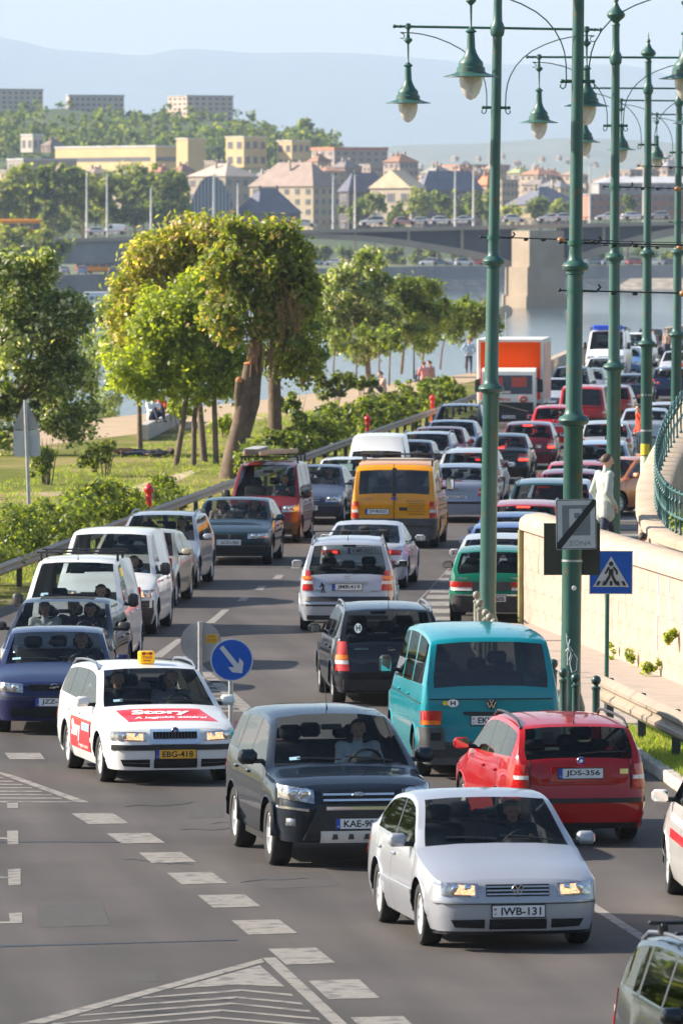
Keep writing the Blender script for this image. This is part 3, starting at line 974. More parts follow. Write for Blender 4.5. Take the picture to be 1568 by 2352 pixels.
# blue hatchback, front
SPECS['astra'] = spec('hatch', 4.11, 1.709, 1.425, 2.606, .83, .305, h0=.735, h1=.97, bz=.93, pz_f=.47, round=1.1,
    feats=[hl(.44, .83, .60, .725, .02), band('grille', 'f', .36, .63, .715, 'gap', .008, 8), band('air_intake', 'f', .62, .27, .39, 'gap', .008, 12), band('bumper_seam', 'f', .8, .535, .545, 'gap', .004)] + grear(.8545, .62, .93),
    badges=[('bolt', .055, 'f', .675)])
# black saloon with sunroof
SPECS['sedan_dark'] = spec('sedan', 4.40, 1.74, 1.415, 2.62, .82, .315, feats=gfront(.87, .70) + [('sunroof', 't', [(2.15, -.42), (2.60, -.42), (2.60, .42), (2.15, .42)], 'gap', dict(off=.004, depth=.01))] + grear(.87, .66, .84, .32), paintmirror=False)
# small white vans
SPECS['van_berlingo'] = spec('van', 4.11, 1.72, 1.80, 2.69, .82, .30, h0=.80, h1=1.10, bz=1.02, cowl=.80, header=1.42, cargo=True, bars=(1.75, 2.55), bumper='grey', paintmirror=False, mirror=(.12, .17, .22), mirror_z=.10, aerial=(1.5, 0, .36, -.5), tumble=.24,
    feats=gfront(.86, .80) + grear(.86, .75, 1.2, .16), soft=.09)
SPECS['van_caddy'] = spec('van', 4.405, 1.80, 1.833, 2.68, .88, .31, h0=.80, h1=1.07, bz=1.04, cowl=.95, header=1.55, cargo=True, bumper='black', paintmirror=False, mirror=(.12, .18, .22), mirror_z=.10, tumble=.22, soft=.09, pz_f=.42,
    nose=[(.15, .06), (.25, .0), (.5, .0), (.6, .0), (.66, .05), (.9, .09), (1.3, .14)],
    feats=[hl(.48, .86, .665, .80, .02), band('grille', 'f', .40, .68, .78, 'grey', .008, 8), band('bumper_cover', 'f', .86, .40, .63, 'dark', .010), band('air_intake', 'f', .55, .30, .39, 'gap', .014, 10), band('bumper_rib', 'f', .80, .50, .515, 'grey', .018), band('bumper_rib', 'f', .80, .56, .575, 'grey', .018)] + grear(.9, .75, 1.2, .16),
    badges=[('vw', .07, 'f', .73)])
SPECS['van_c15'] = spec('van', 4.0, 1.64, 1.82, 2.59, .72, .285, h0=.76, h1=.98, bz=.95, cowl=.95, header=1.40, cargo=True, bumper='grey', paintmirror=False, tumble=.16, lo=True,
    feats=gfront(.82, .76, slats=0), top=soften([(0, .7), (.06, .77), (.95, .98), (1.40, 1.40), (1.55, 1.44), (1.66, 1.78), (2.6, 1.82), (3.8, 1.79), (3.95, .9), (4.0, .6)], .07))
# ordinary saloons, hatchbacks, estates, people carriers
SPECS['sedan'] = spec('sedan', 4.45, 1.74, 1.42, 2.62, .84, .305, metallic=True, feats=gfront(.87, .70) + grear(.87, .66, .86, .30) + [CHMSL(1.02)], lo=True, pz_r=.62, badges=[('bolt', .05, 'r', .84)])
SPECS['sedan_p'] = spec('sedan', 4.555, 1.765, 1.396, 2.70, .92, .31, h0=.70, h1=.95, bz=.91, pz_f=.50, round=1.15,
    feats=[hl(.40, .82, .575, .685, .012), band('grille', 'f', .30, .60, .66, 'gap', .008, 8), band('air_intake', 'f', .64, .26, .40, 'gap', .008, 12), band('bumper_strip', 'f', .84, .40, .44, 'dark', .012)] + grear(.88, .66, .84, .30),
    badges=[('lion', .055, 'f', .635)])
SPECS['hatch'] = spec('hatch', 3.95, 1.67, 1.44, 2.50, .78, .295, metallic=True, feats=gfront(.835, .72) + grear(.835, .64, .92, .20) + [CHMSL(1.32)], lo=True, pz_r=.80, badges=[('arrow', .045, 'r', .93)])
SPECS['wagon'] = spec('wagon', 4.50, 1.74, 1.48, 2.64, .86, .31, metallic=True, rails='grey', feats=gfront(.87, .71) + grear(.87, .62, .95, .20) + [CHMSL(1.36)], lo=True, pz_r=.80, badges=[('bolt', .045, 'r', .96)])
SPECS['mpv'] = spec('mpv', 4.45, 1.80, 1.72, 2.70, .86, .31, h0=.80, h1=1.03, bz=1.02, metallic=True, rails='black', feats=gfront(.90, .80) + grear(.90, .80, 1.1, .2) + [CHMSL(1.55)], lo=True, pz_r=.88)
SPECS['coupe'] = spec('sedan', 4.30, 1.74, 1.325, 2.54, .86, .31, h0=.64, h1=.89, bz=.86, metallic=True, rg0=2.75, rg1=3.85, zr1=.93, header=1.98, cowl=1.25, tumble=.42,
    feats=gfront(.87, .64) + [('tail_light', 'r', [(.40, .70), (.78, .69), (.80, .79), (.44, .80)], 'red', dict(mirror=True, bulge=.02, off=.012, n=8, id='tl')), ('brake_lens', 'r', [(.48, .72), (.58, .72), (.58, .775), (.48, .775)], 'brake', dict(mirror=True, off=.034, of='tl')), ('reflector', 'r', [(.50, .50), (.68, .50), (.68, .58), (.50, .58)], 'red', dict(mirror=True, off=.004))],
    paintmirror=True, mirror=(.10, .20, .13))
# red minivan with roof rack
SPECS['minivan'] = spec('van', 4.30, 1.695, 1.84, 2.735, .60, .30, h0=.86, h1=1.06, bz=1.04, cowl=.55, header=1.28, win=[(.75, 1.75), (1.85, 2.95), (3.05, 4.0)], tumble=.20, bumper='grey', paintmirror=False, mirror=(.11, .17, .19), soft=.09, seat_u=1.45, seat_z=.55,
    feats=gfront(.85, .86, gw=.36, slats=1), gaps=[.62, 1.80, 3.0], mirror_u=.35)
# red estate, rear
SPECS['fabia'] = spec('wagon', 4.222, 1.646, 1.452, 2.462, .83, .295, h0=.72, h1=.97, bz=.95, rails='black', wheel='cap', pz_r=.84, zr1=1.02, rg0=3.80, rg1=4.13, tailtop=[(4.185, .95), (4.222, .80)], rearwiper=-.55, rearglass=M_GLASS,
    tail=[(.15, .07), (.24, .02), (.34, .0), (.60, .0), (.63, .05), (.8, .055), (1.0, .06), (1.3, .08), (2.0, .12)],
    feats=gfront(.82, .72) + grear(.823, .655, .945, .185, strip=(.50, .555)) +
          [('plate_recess', 'r', [(-.36, .745), (.36, .745), (.34, .925), (-.34, .925)], 'paint', dict(off=.010, n=6, k=3)),
           ('tailgate_seam', 'r', [(.585, .66), (.592, .66), (.60, 1.0), (.593, 1.0)], 'gap', dict(mirror=True, off=.004, n=1)),
           band('tailgate_seam', 'r', .59, .632, .640, 'gap', .004), ('name_badge', 'r', [(-.56, .83), (-.46, .83), (-.46, .89), (-.56, .89)], 'chrome', dict(off=.008, n=2, k=1)),
           ('exhaust', 'r', [(.30, .20), (.38, .20), (.38, .25), (.30, .25)], 'alloy', dict(off=-.02, n=2, k=1)), band('valance', 'r', .74, .20, .27, 'dark', .004)],
    badges=[('arrow', .048, 'r', .985)], aerial=(3.72, 0.0, .26, -.35))
# teal van, rear
vanplan = lambda L: [(0, .45), (.012, .62), (.04, .76), (.10, .87), (.22, .945), (.5, .985), (.9, 1.0), (L - .5, 1.0), (L - .2, .992), (L - .1, .975), (L - .04, .945), (L - .012, .90), (L, .84)]
SPECS['t4'] = spec('van', 4.707, 1.84, 1.94, 2.92, .86, .315, h0=.86, h1=1.12, bz=1.16, cowl=.85, header=1.50, win=[(1.10, 1.95), (2.05, 3.10), (3.22, 4.35)], gaps=[.98, 2.0, 3.16], tumble=.19, bumper='grey', paintmirror=False, mirror=(.10, .17, .24), mirror_z=.15, mirror_u=.28, blackpillar=False,
    zs=(.38, .50, .92), wheel='steel', plan=vanplan(4.707), rg0=4.45, rg1=4.655, zr0=1.83, zr1=1.24, tailtop=[(4.69, 1.05), (4.707, .7)], rearglass=M_GLASSD, pz_r=.775, plate_yr=0, seat_u=1.75, seat_z=.62, soft=.05,
    tail=[(.15, .05), (.3, .02), (.5, .03), (.70, .04), (1.2, .045), (2, .05)], crown=[(0, .05), (.85, .06), (1.5, .07), (4.707, .06)],
    feats=gfront(.92, .86) + [('tail_light', 'r', [(.65, .715), (.905, .715), (.905, .90), (.65, .90)], 'red', dict(mirror=True, off=.014, id='tl', bulge=.004)),
           ('indicator_lens', 'r', [(.66, .72), (.895, .72), (.895, .775), (.66, .775)], 'orange', dict(mirror=True, off=.022, of='tl')),
           band('tailgate_seam', 'r', .80, 1.045, 1.055, 'gap', .004, 10), ('bumper_corner', 'r', [(.60, .40), (.905, .40), (.905, .69), (.63, .69)], 'grey', dict(mirror=True, off=.045, depth=.07, n=8)), ('fog_reflex', 'r', [(.66, .52), (.80, .52), (.80, .62), (.66, .62)], 'gap', dict(mirror=True, off=.052)),
           band('plate_lamp', 'r', .36, .845, .885, 'dark', .012, 6), band('valance', 'r', .80, .30, .46, 'dark', .012),
           ('side_moulding', 's', [(.95, .98), (4.55, .98), (4.55, .995), (.95, .995)], 'gap', dict(mirror=True, n=22, k=1, off=.003))],
    badges=[('vw', .068, 'r', .985)])
# dark estate, rear
SPECS['astra_wagon'] = spec('wagon', 4.288, 1.709, 1.50, 2.606, .83, .305, h0=.73, h1=.97, bz=.96, rails='grey', wheel='alloy7', rg0=3.78, rg1=4.17, zr1=.96, tailtop=[(4.24, .90), (4.288, .7)], rearwiper=-.50, pz_r=.62,
    feats=gfront(.8545, .73) + [('tail_light', 'r', [(.63, .53), (.82, .53), (.78, .97), (.67, .97)], 'red', dict(mirror=True, bulge=.012, off=.016, n=6, k=8, id='tl')), ('indicator_lens', 'r', [(.65, .70), (.81, .70), (.80, .77), (.655, .77)], 'orange', dict(mirror=True, off=.034, of='tl')), ('reverse_lens', 'r', [(.64, .63), (.81, .63), (.81, .69), (.645, .69)], 'clear', dict(mirror=True, off=.034, of='tl')),
           band('bumper_pad', 'r', .80, .24, .40, 'dark', .012), band('tailgate_seam', 'r', .60, .50, .508, 'gap', .004, 8)],
    badges=[('bolt', .045, 'r', .84)], aerial=(3.7, 0, .48, -.1))
# silver people carrier, rear
SPECS['zafira'] = spec('mpv', 4.317, 1.742, 1.66, 2.694, .85, .305, h0=.78, h1=1.03, bz=1.02, metallic=True, rails='grey', bars=(2.9,), rearwiper=.28, pz_r=.80, zr1=1.03, zr0=1.575, rg0=3.88, rg1=4.215, tailtop=[(4.28, .95), (4.317, .75)], rearglass=M_GLASS,
    feats=gfront(.871, .78) + [('tail_light', 'r', [(.60, .74), (.80, .74), (.74, 1.10), (.66, 1.10)], 'red', dict(mirror=True, bulge=.012, off=.016, n=6, k=8, id='tl')), ('indicator_lens', 'r', [(.615, .94), (.79, .94), (.78, 1.0), (.63, 1.0)], 'orange', dict(mirror=True, off=.034, of='tl')), ('reverse_lens', 'r', [(.61, .855), (.79, .855), (.79, .915), (.61, .915)], 'clear', dict(mirror=True, off=.034, of='tl')),
           band('bumper_strip', 'r', .82, .555, .635, 'dark', .012), band('bumper_seam', 'r', .80, .46, .495, 'dark', .006), band('tailgate_seam', 'r', .60, .648, .655, 'gap', .003, 8), band('tailgate_handle', 'r', .36, .865, .905, 'paint', .03, 8), band('valance', 'r', .72, .22, .30, 'dark', .004)],
    badges=[('bolt', .05, 'r', .99)], aerial=(3.6, 0, .3, -.1))
# yellow delivery van, rear
SPECS['transit'] = spec('van', 4.83, 1.97, 1.99, 2.933, .93, .335, h0=.95, h1=1.20, bz=1.20, cowl=.95, header=1.75, cargo=True, tumble=.13, bumper='grey', paintmirror=False, mirror=(.12, .19, .29), mirror_z=.14, mirror_u=.40, zs=(.45, .68, .95), plan=vanplan(4.83), rg0=4.62, rg1=4.785, zr0=1.84, zr1=1.25, tailtop=[(4.815, 1.10), (4.83, .8)],
    rearglass=M_GLASSD, pz_r=.83, plate_yr=.38, tail=[(.15, .05), (.3, .0), (.62, .0), (.66, .05), (1.2, .055), (2, .06)], bars=(1.9, 2.7, 4.3), wheel='steel', seat_z=.6,
    feats=gfront(.985, .95) + [('tail_light', 'r', [(.80, .69), (.955, .69), (.955, 1.06), (.80, 1.06)], 'red', dict(mirror=True, off=.014, n=3, k=8, id='tl')), ('reverse_lens', 'r', [(.805, .81), (.95, .81), (.95, .88), (.805, .88)], 'clear', dict(mirror=True, off=.024, of='tl', n=2)), ('indicator_lens', 'r', [(.805, .885), (.95, .885), (.95, .95), (.805, .95)], 'orange', dict(mirror=True, off=.024, of='tl', n=2)),
           ('door_seam', 'r', [(-.006, .62), (.006, .62), (.006, 1.90), (-.006, 1.90)], 'gap', dict(off=.006, n=1, k=10)), ('window_post', 't', [(4.60, -.045), (4.80, -.045), (4.80, .045), (4.60, .045)], 'dark', dict(off=.008, n=6, k=2)),
           ('handle_box', 'r', [(-.30, .86), (-.12, .86), (-.12, .93), (-.30, .93)], 'dark', dict(off=.012, n=2, k=1)),
           ('plate_recess', 'r', [(.08, .70), (.70, .70), (.70, .98), (.08, .98)], 'paint', dict(off=.008)), band('bumper_step', 'r', .92, .52, .62, 'grey', .05)],
    badges=[('ellipse', .05, 'r', 1.13)])
SPECS['swift'] = spec('hatch', 3.75, 1.59, 1.37, 2.365, .75, .28, h0=.70, h1=.93, bz=.90, bumper='grey', paintmirror=False, zr1=.92, rg1=3.64, rg0=3.15, tailtop=[(3.70, .85), (3.75, .7)], pz_r=.45, painthandle=False,
    feats=gfront(.795, .70) + [('tail_light', 'r', [(.34, .66), (.76, .66), (.76, .76), (.36, .76)], 'red', dict(mirror=True, off=.014, n=8, id='tl')), ('reverse_lens', 'r', [(.36, .60), (.75, .60), (.75, .655), (.36, .655)], 'clear', dict(mirror=True, off=.012, n=8)), band('bumper_strip', 'r', .74, .50, .53, 'chrome', .01), band('trim_panel', 'r', .33, .60, .76, 'grey', .01, 6)])
SPECS['pickup'] = spec('wagon', 4.95, 1.76, 1.78, 2.95, .85, .34, h0=.90, h1=1.10, bz=1.05, sill=.34, zs=(.48, .65, .88), bumper='black', lo=True, seat_z=.5, paintmirror=False, tumble=.2, pz_r=.55, zr1=1.08, rg1=4.86, rg0=4.62, tailtop=[(4.90, 1.0), (4.95, .8)],
    feats=gfront(.88, .90) + grear(.88, .70, .98, .13, strip=None) + [band('tailgate_ridge', 'r', .70, 1.0, 1.03, 'dark', .01)])
# ------------------------------------------------------------------ ground, water, road
def mat_ground():
    m = bpy.data.materials.new('park_ground'); m.use_nodes = True
    nt = m.node_tree; N = nt.nodes; L = nt.links; b = N['Principled BSDF']; b.inputs['Roughness'].default_value = .95
    b.inputs['Specular IOR Level'].default_value = .1
    tc = N.new('ShaderNodeTexCoord')
    def nz(sc, d=6):
        n = N.new('ShaderNodeTexNoise'); n.inputs['Scale'].default_value = sc; n.inputs['Detail'].default_value = d
        L.new(tc.outputs['Object'], n.inputs['Vector']); return n.outputs[0]
    def ramp(src, p0, c0, p1, c1):
        r = N.new('ShaderNodeValToRGB'); e = r.color_ramp.elements
        e[0].position, e[0].color = p0, (*c0, 1); e[1].position, e[1].color = p1, (*c1, 1)
        L.new(src, r.inputs[0]); return r.outputs[0]
    def mix(f, a, c):
        x = N.new('ShaderNodeMix'); x.data_type = 'RGBA'; L.new(f, x.inputs[0]); L.new(a, x.inputs[6]); L.new(c, x.inputs[7]); return x.outputs[2]
    grass = ramp(nz(1.7), .32, (.085, .115, .018), .68, (.19, .185, .042))
    dry = ramp(nz(9), .3, (.23, .19, .07), .7, (.30, .25, .11))
    f1 = ramp(nz(.16, 8), .47, (0, 0, 0), .60, (1, 1, 1))
    c1 = mix(f1, grass, dry)
    dirt = ramp(nz(6), .3, (.34, .25, .16), .7, (.43, .33, .22))
    f2 = ramp(nz(.11, 9), .60, (0, 0, 0), .66, (1, 1, 1))
    L.new(mix(f2, c1, dirt), b.inputs['Base Color'])
    bp = N.new('ShaderNodeBump'); bp.inputs['Strength'].default_value = .6; bp.inputs['Distance'].default_value = .08
    L.new(nz(14), bp.inputs['Height']); L.new(bp.outputs[0], b.inputs['Normal'])
    return m
def mat_asphalt():
    m = bpy.data.materials.new('asphalt'); m.use_nodes = True
    nt = m.node_tree; N = nt.nodes; L = nt.links; b = N['Principled BSDF']; b.inputs['Roughness'].default_value = .82
    b.inputs['Specular IOR Level'].default_value = .35
    tc = N.new('ShaderNodeTexCoord')
    mp = N.new('ShaderNodeMapping'); mp.inputs['Rotation'].default_value = (0, 0, R(-6)); L.new(tc.outputs['Object'], mp.inputs[0])
    st = N.new('ShaderNodeMapping'); st.inputs['Scale'].default_value = (1.1, .06, 1); L.new(mp.outputs[0], st.inputs[0])
    def nz(sc, d, src):
        n = N.new('ShaderNodeTexNoise'); n.inputs['Scale'].default_value = sc; n.inputs['Detail'].default_value = d
        L.new(src, n.inputs['Vector']); return n.outputs[0]
    a = nz(.9, 5, st.outputs[0]); c = nz(.35, 6, tc.outputs['Object']); f = nz(55, 3, tc.outputs['Object'])
    def mr(s, lo, hi):
        n = N.new('ShaderNodeMapRange'); n.inputs['From Min'].default_value = .3; n.inputs['From Max'].default_value = .7; n.inputs['To Min'].default_value = lo; n.inputs['To Max'].default_value = hi
        L.new(s, n.inputs[0]); return n.outputs[0]
    def mul(x, y):
        n = N.new('ShaderNodeMath'); n.operation = 'MULTIPLY'; L.new(x, n.inputs[0]); L.new(y, n.inputs[1]); return n.outputs[0]
    v = mul(mul(mr(a, .64, 1.28), mr(c, .78, 1.18)), mr(f, .86, 1.14))
    mx = N.new('ShaderNodeMix'); mx.data_type = 'RGBA'; mx.blend_type = 'MULTIPLY'; mx.inputs[0].default_value = 1; mx.inputs[6].default_value = (.072, .0625, .058, 1)
    L.new(v, mx.inputs[7]); L.new(mx.outputs[2], b.inputs['Base Color'])
    bp = N.new('ShaderNodeBump'); bp.inputs['Strength'].default_value = .25; bp.inputs['Distance'].default_value = .01
    L.new(f, bp.inputs['Height']); L.new(bp.outputs[0], b.inputs['Normal'])
    return m
M_ASPHALT = mat_asphalt()
M_MARK = mat('road_marking', (.225, .205, .18), .7, noise=(7, .15), wear=(5, .53, (.12, .11, .105)))
M_STONE = mat('pale_stone', (.42, .315, .25), .8, noise=(2.2, .20), bump=(25, .3), wear=(1.3, .55, (.30, .225, .175)))
M_STONE2 = mat('pale_stone_cap', (.43, .345, .26), .8, noise=(2.5, .13), bump=(25, .3))
M_KERB = mat('kerb_stone', (.42, .38, .34), .85, noise=(5, .18), bump=(20, .3))
M_PAVE = mat('pavement', (.36, .30, .255), .85, noise=(3, .10), bump=(30, .2))
M_SAND = mat('beach_sand', (.40, .29, .18), .95, noise=(.9, .15))
M_GRND = mat_ground()
WZ = -5.0
BANK = [(-90, -30), (-46, 110), (-26, 200), (-14.5, 255), (-9.0, 289), (-3.5, 320), (4.4, 366), (8.5, 398), (12.6, 430), (24, 515), (52, 700), (130, 1000), (260, 1300), (520, 1600)]
def quadz(pts, z): return [(p[0], p[1], z) for p in pts]
gm = MB()
far = [(900, 1600), (900, -30)]
gm.poly(quadz(BANK + far, -.012))
# bank falling to the river
for (a, b) in zip(BANK, BANK[1:]):
    gm.poly([(a[0], a[1], -.012), (b[0], b[1], -.012), (b[0] - 9, b[1] + 7, WZ - .6), (a[0] - 9, a[1] + 7, WZ - .6)], 1)
tag(gm.build('ground', [M_GRND, M_SAND]), kind='structure')

def mat_water():
    m = bpy.data.materials.new('river_water'); m.use_nodes = True
    nt = m.node_tree; N = nt.nodes; L = nt.links; b = N['Principled BSDF']
    b.inputs['Base Color'].default_value = (.045, .075, .095, 1); b.inputs['Roughness'].default_value = .12; b.inputs['IOR'].default_value = 1.33
    tc = N.new('ShaderNodeTexCoord')
    mp = N.new('ShaderNodeMapping'); mp.inputs['Scale'].default_value = (.35, .16, 1); L.new(tc.outputs['Object'], mp.inputs[0])
    n = N.new('ShaderNodeTexNoise'); n.inputs['Scale'].default_value = 1.0; n.inputs['Detail'].default_value = 5; L.new(mp.outputs[0], n.inputs['Vector'])
    bp = N.new('ShaderNodeBump'); bp.inputs['Strength'].default_value = .55; bp.inputs['Distance'].default_value = .5
    L.new(n.outputs[0], bp.inputs['Height']); L.new(bp.outputs[0], b.inputs['Normal'])
    return m
wm = MB(); wm.poly(quadz([(-1600, -60), (1600, -60), (1600, 2300), (-1600, 2300)], WZ))
tag(wm.build('river_water', mat_water()), kind='structure')

# asphalt: left edge then right edge
RL = [(-24, 40), (-11, 100), (-8.2, 120), (-6.1, 146), (-4.3, 170), (-2.45, 195), (4.0, 278), (9.0, 345), (12.9, 400), (19.5, 470), (31, 560), (60, 740)]
RR = [(10, 40), (5.6, 78), (4.75, 88), (4.28, 94), (3.97, 99), (3.55, 104.5), (3.05, 111), (2.45, 120), (2.2, 127), (2.25, 133.4), (7.0, 133.4), (8.6, 160), (11.0, 200), (15, 260), (22, 340), (31, 430), (42, 540), (75, 740)]
rm = MB(); rm.poly(quadz(RL + RR[::-1], 0.0))
road = tag(rm.build('road', M_ASPHALT), kind='structure')
# worn dirt path and sand strip in the park
pm_ = MB()
def strip(mb, pts, w, z, m=0):
    pts = [Vector((*p, z)) for p in pts]; rows = []
    for i, p in enumerate(pts):
        t = (pts[min(i + 1, len(pts) - 1)] - pts[max(0, i - 1)]).normalized(); nn = Vector((-t.y, t.x, 0))
        ww = w if isinstance(w, (int, float)) else w[i]
        rows.append([p - nn * ww / 2, p + nn * ww / 2])
    mb.grid(rows, m)
A = lambda x, y, z=0: tuple(g(x, y, z)[:2])
strip(pm_, [A(-80, 1290), A(30, 1245), A(100, 1212), A(180, 1180), A(280, 1140), A(380, 1103), A(450, 1080)], [1.1, 1.2, .9, .7, .9, .8, .3], -.006)
tag(pm_.build('dirt_path', mat('bare_dirt', (.42, .33, .22), .95, noise=(1.2, .2))), kind='structure')
sm = MB()
e = [Vector((*p, 0)) for p in BANK[2:9]]
w = [3, 5, 6, 5, 2.5, 2, 1]
sm.grid([[(p.x, p.y, -.004), (p.x + ww * .95, p.y - ww * .55, -.004)] for p, ww in zip(e, w)])
tag(sm.build('beach', M_SAND), kind='structure')

# pavement, kerbs, lawn at the foot of the stone wall
PV = [(3.97, 105.2), (3.60, 106), (3.18, 111), (2.58, 120), (2.33, 127), (2.36, 133.2), (5.5, 133.2), (9, 115), (9, 105.2)]
pv = MB(); pv.poly(quadz(PV, .12)); 
tag(pv.build('pavement', M_PAVE), kind='structure')
lw = MB(); lw.poly(quadz([(4.12, 99), (4.43, 94), (4.9, 88), (5.8, 78), (14, 78), (14, 105.2), (3.97, 105.2), (3.70, 104.6)], .10))
tag(lw.build('lawn', M_GRND), kind='structure')
KL = [(5.75, 78), (4.85, 88), (4.38, 94), (4.07, 99), (3.64, 104.6), (3.15, 111), (2.55, 120), (2.30, 127), (2.33, 133.2)]
kroot = tag(empty('kerb', (4, 105, 0)), kind='structure')
kk = MB(); kk.box((0, 0, 0), (.95, .16, .17), ch=.02); kme = kk.mesh('kerb_stone', M_KERB, 30)
for a, b in zip(KL, KL[1:]):
    a, b = Vector((*a, 0)), Vector((*b, 0)); d = b - a; n = max(1, round(d.length / 1.0))
    for i in range(n):
        p = a + d * ((i + .5) / n)
        inst('kerb_stone', kme, kroot, (p.x - 4, p.y - 105, .06 + random.uniform(-.006, .006)), (0, 0, math.atan2(d.y, d.x) + random.uniform(-.01, .01)), scale=(d.length / n / .96, 1, 1))

# ---- painted markings, each a sheet just above the asphalt
MZ = .004
def c6(x, y): return g((x / 1.742) * .98, (1800 + y / 1.742) * .98, MZ)
def c5(x, y): return g(x / 2.0, 980 + y / 2.0, MZ)
def c9(x, y): return g((680 + x / 3.92) * .98, (1180 + y / 3.92) * .98, MZ)
def cv(x, y): return g(x, y, MZ)
def mark(name, polys):
    mb = MB()
    for p in polys: mb.poly(p)
    return mb.build(name, M_MARK, road)
for q_ in ([(292, 185), (463, 184), (527, 226), (362, 229)], [(436, 267), (612, 265), (675, 305), (497, 308)], [(567, 345), (740, 343), (803, 384), (620, 388)], [(683, 428), (865, 424), (929, 470), (742, 475)],
           [(807, 519), (998, 515), (1065, 565), (872, 571)], [(945, 622), (1138, 618), (1214, 674), (1014, 680)], [(1095, 738), (1290, 733), (1370, 796), (1168, 803)], [(1258, 868), (1465, 862), (1550, 939), (1340, 943)], [(1430, 1018), (1645, 1012), (1735, 1096), (1520, 1104)],
           [(20, -62), (165, -62), (185, -36), (40, -36)]):
    mark('lane_dash', [[c6(*p) for p in q_]])
for q_, ln in (([(30, 137), (75, 137), (76, 163), (31, 164)], None), ([(30, 256), (76, 255), (77, 311), (32, 312)], [(-60, 279), (31, 284), (31, 291), (-60, 287)]),
               ([(33, 413), (85, 411), (86, 477), (36, 479)], [(-60, 441), (34, 444), (34, 451), (-60, 449)]), ([(38, 592), (92, 590), (93, 632), (42, 634)], [(-60, 628), (42, 626), (42, 634), (-60, 637)])):
    mark('bay_mark', [[c6(*p) for p in q_]] + ([[c6(*p) for p in ln]] if ln else []))
hat = [[(-60, 2), (50, 28), (362, 138), (308, 137)], [(-60, 134), (362, 138), (362, 140), (-60, 141)]]
for y, x in ((41, 18), (55, 60), (68, 98), (82, 138), (96, 178), (110, 218), (124, 258)): hat.append([(-60, y - 4), (x - 12, y - 3), (x, y + 1), (-60, y + 1)])
mark('hatched_area', [[c6(*p) for p in q_] for q_ in hat])
hat = [[(80, 1045), (1068, 778), (1080, 792), (180, 1042)], [(1072, 775), (1125, 773), (1440, 1066), (1378, 1066)], [(1060, 805), (1162, 893), (972, 884), (705, 902)]]
for pl in ([(585, 935), (980, 903), (1190, 922)], [(465, 970), (960, 932), (1228, 957)], [(335, 1007), (940, 957), (1262, 988)], [(220, 1042), (900, 985), (1300, 1020)], [(150, 1075), (870, 1014), (1340, 1052)]):
    for (a, b), dz in zip(zip(pl, pl[1:]), (5, 5)): hat.append([a, b, (b[0] + (0 if b is not pl[2] else 8), b[1] + 9), (a[0] - (14 if a is pl[0] else 0), a[1] + 6)])
mark('hatched_area', [[c6(*p) for p in q_] for q_ in hat])
for x, y in ((1360, 642), (1278, 690), (1197, 741), (1117, 792)): mark('lane_dash', [[c5(x - 28, y + 9), (c5(x + 12, y + 9)), c5(x + 26, y - 9), c5(x - 8, y - 9)]])
mark('centre_line', [[c5(945, 902), c5(985, 902), c5(1055, 840), c5(1022, 840)]])
mark('centre_line', [[c5(690, 1060), c5(745, 1060), c5(850, 975), c5(812, 975)]])
# splitter island: outline, fine stripes and red paving
isl = [[cv(418, 1507), cv(440, 1507), cv(610, 1652), cv(575, 1652)]]
for i in range(9):
    y = 1555 + i * 9.5
    isl.append([cv(432 + (y - 1500) * .12, y), cv(468 + (y - 1520) * .80, y), cv(474 + (y - 1520) * .80, y + 3.5), cv(432 + (y - 1500) * .12, y + 3.5)])
mark('hatched_area', isl)
ri = MB(); ri.poly([cv(420, 1653), cv(614, 1653), cv(680, 1716), cv(430, 1716)])
ri.build('red_paving', mat('red_paving', (.44, .20, .16), .85, noise=(12, .2)), road)
kb = MB(); p0, p1 = g(430, 1719), g(690, 1719)
kb.box(((p0 + p1) / 2 + Vector((0, 0, .03))), ((p1 - p0).length, .18, .10), ch=.02); kb.build('island_kerb', M_KERB, road)
# bus-stop style bars by the parked cars, right lane line
for x0, x1, y0, y1 in ((1530, 1640, 530, 546), (1478, 1640, 570, 593), (1425, 1640, 620, 655), (1370, 1590, 685, 720), (1282, 1520, 785, 820), (1250, 1490, 840, 876), (1230, 1476, 900, 940), (1233, 1476, 968, 1006), (1230, 1472, 1040, 1076)):
    mark('hatch_bar', [[c9(x0 - 6, y1), c9(x1, y1), c9(x1 + 8, y0), c9(x0 + 8, y0)]])
mark('lane_line', [[c9(1000, 1075), c9(1018, 1075), c9(1560, 490), c9(1550, 490)]])
c10 = lambda x, y: g((1300 + x / 3.92) * .98, (1800 + y / 3.92) * .98, MZ)
mark('lane_line', [[c10(180, 1195), c10(300, 1205), c10(1500, 1960), c10(1280, 1900)]])
for i in range(5):
    y = 1150 + i * 19
    mark('crossing_bar', [[cv(1415, y), cv(1480, y), cv(1484, y + 9), cv(1415, y + 9)]])
ck = MB(); RR_ = random.Random(4)
ck.poly([c6(-40, 724), c6(500, 712), c6(965, 700), c6(970, 703), c6(500, 716), c6(-40, 732)])
ck.poly([c6(-40, 300), c6(250, 299), c6(500, 301), c6(500, 303), c6(250, 302), c6(-40, 303)])
for k_ in range(9):
    x_, y_ = RR_.uniform(200, 1500), RR_.uniform(60, 1000); pts_ = [(x_, y_)]
    for j_ in range(6): pts_.append((pts_[-1][0] + RR_.uniform(25, 70), pts_[-1][1] + RR_.uniform(-9, 9)))
    for a_, b_ in zip(pts_, pts_[1:]): ck.poly([c6(*a_), c6(*b_), c6(b_[0], b_[1] + 1.6), c6(a_[0], a_[1] + 1.6)])
pt_ = MB()
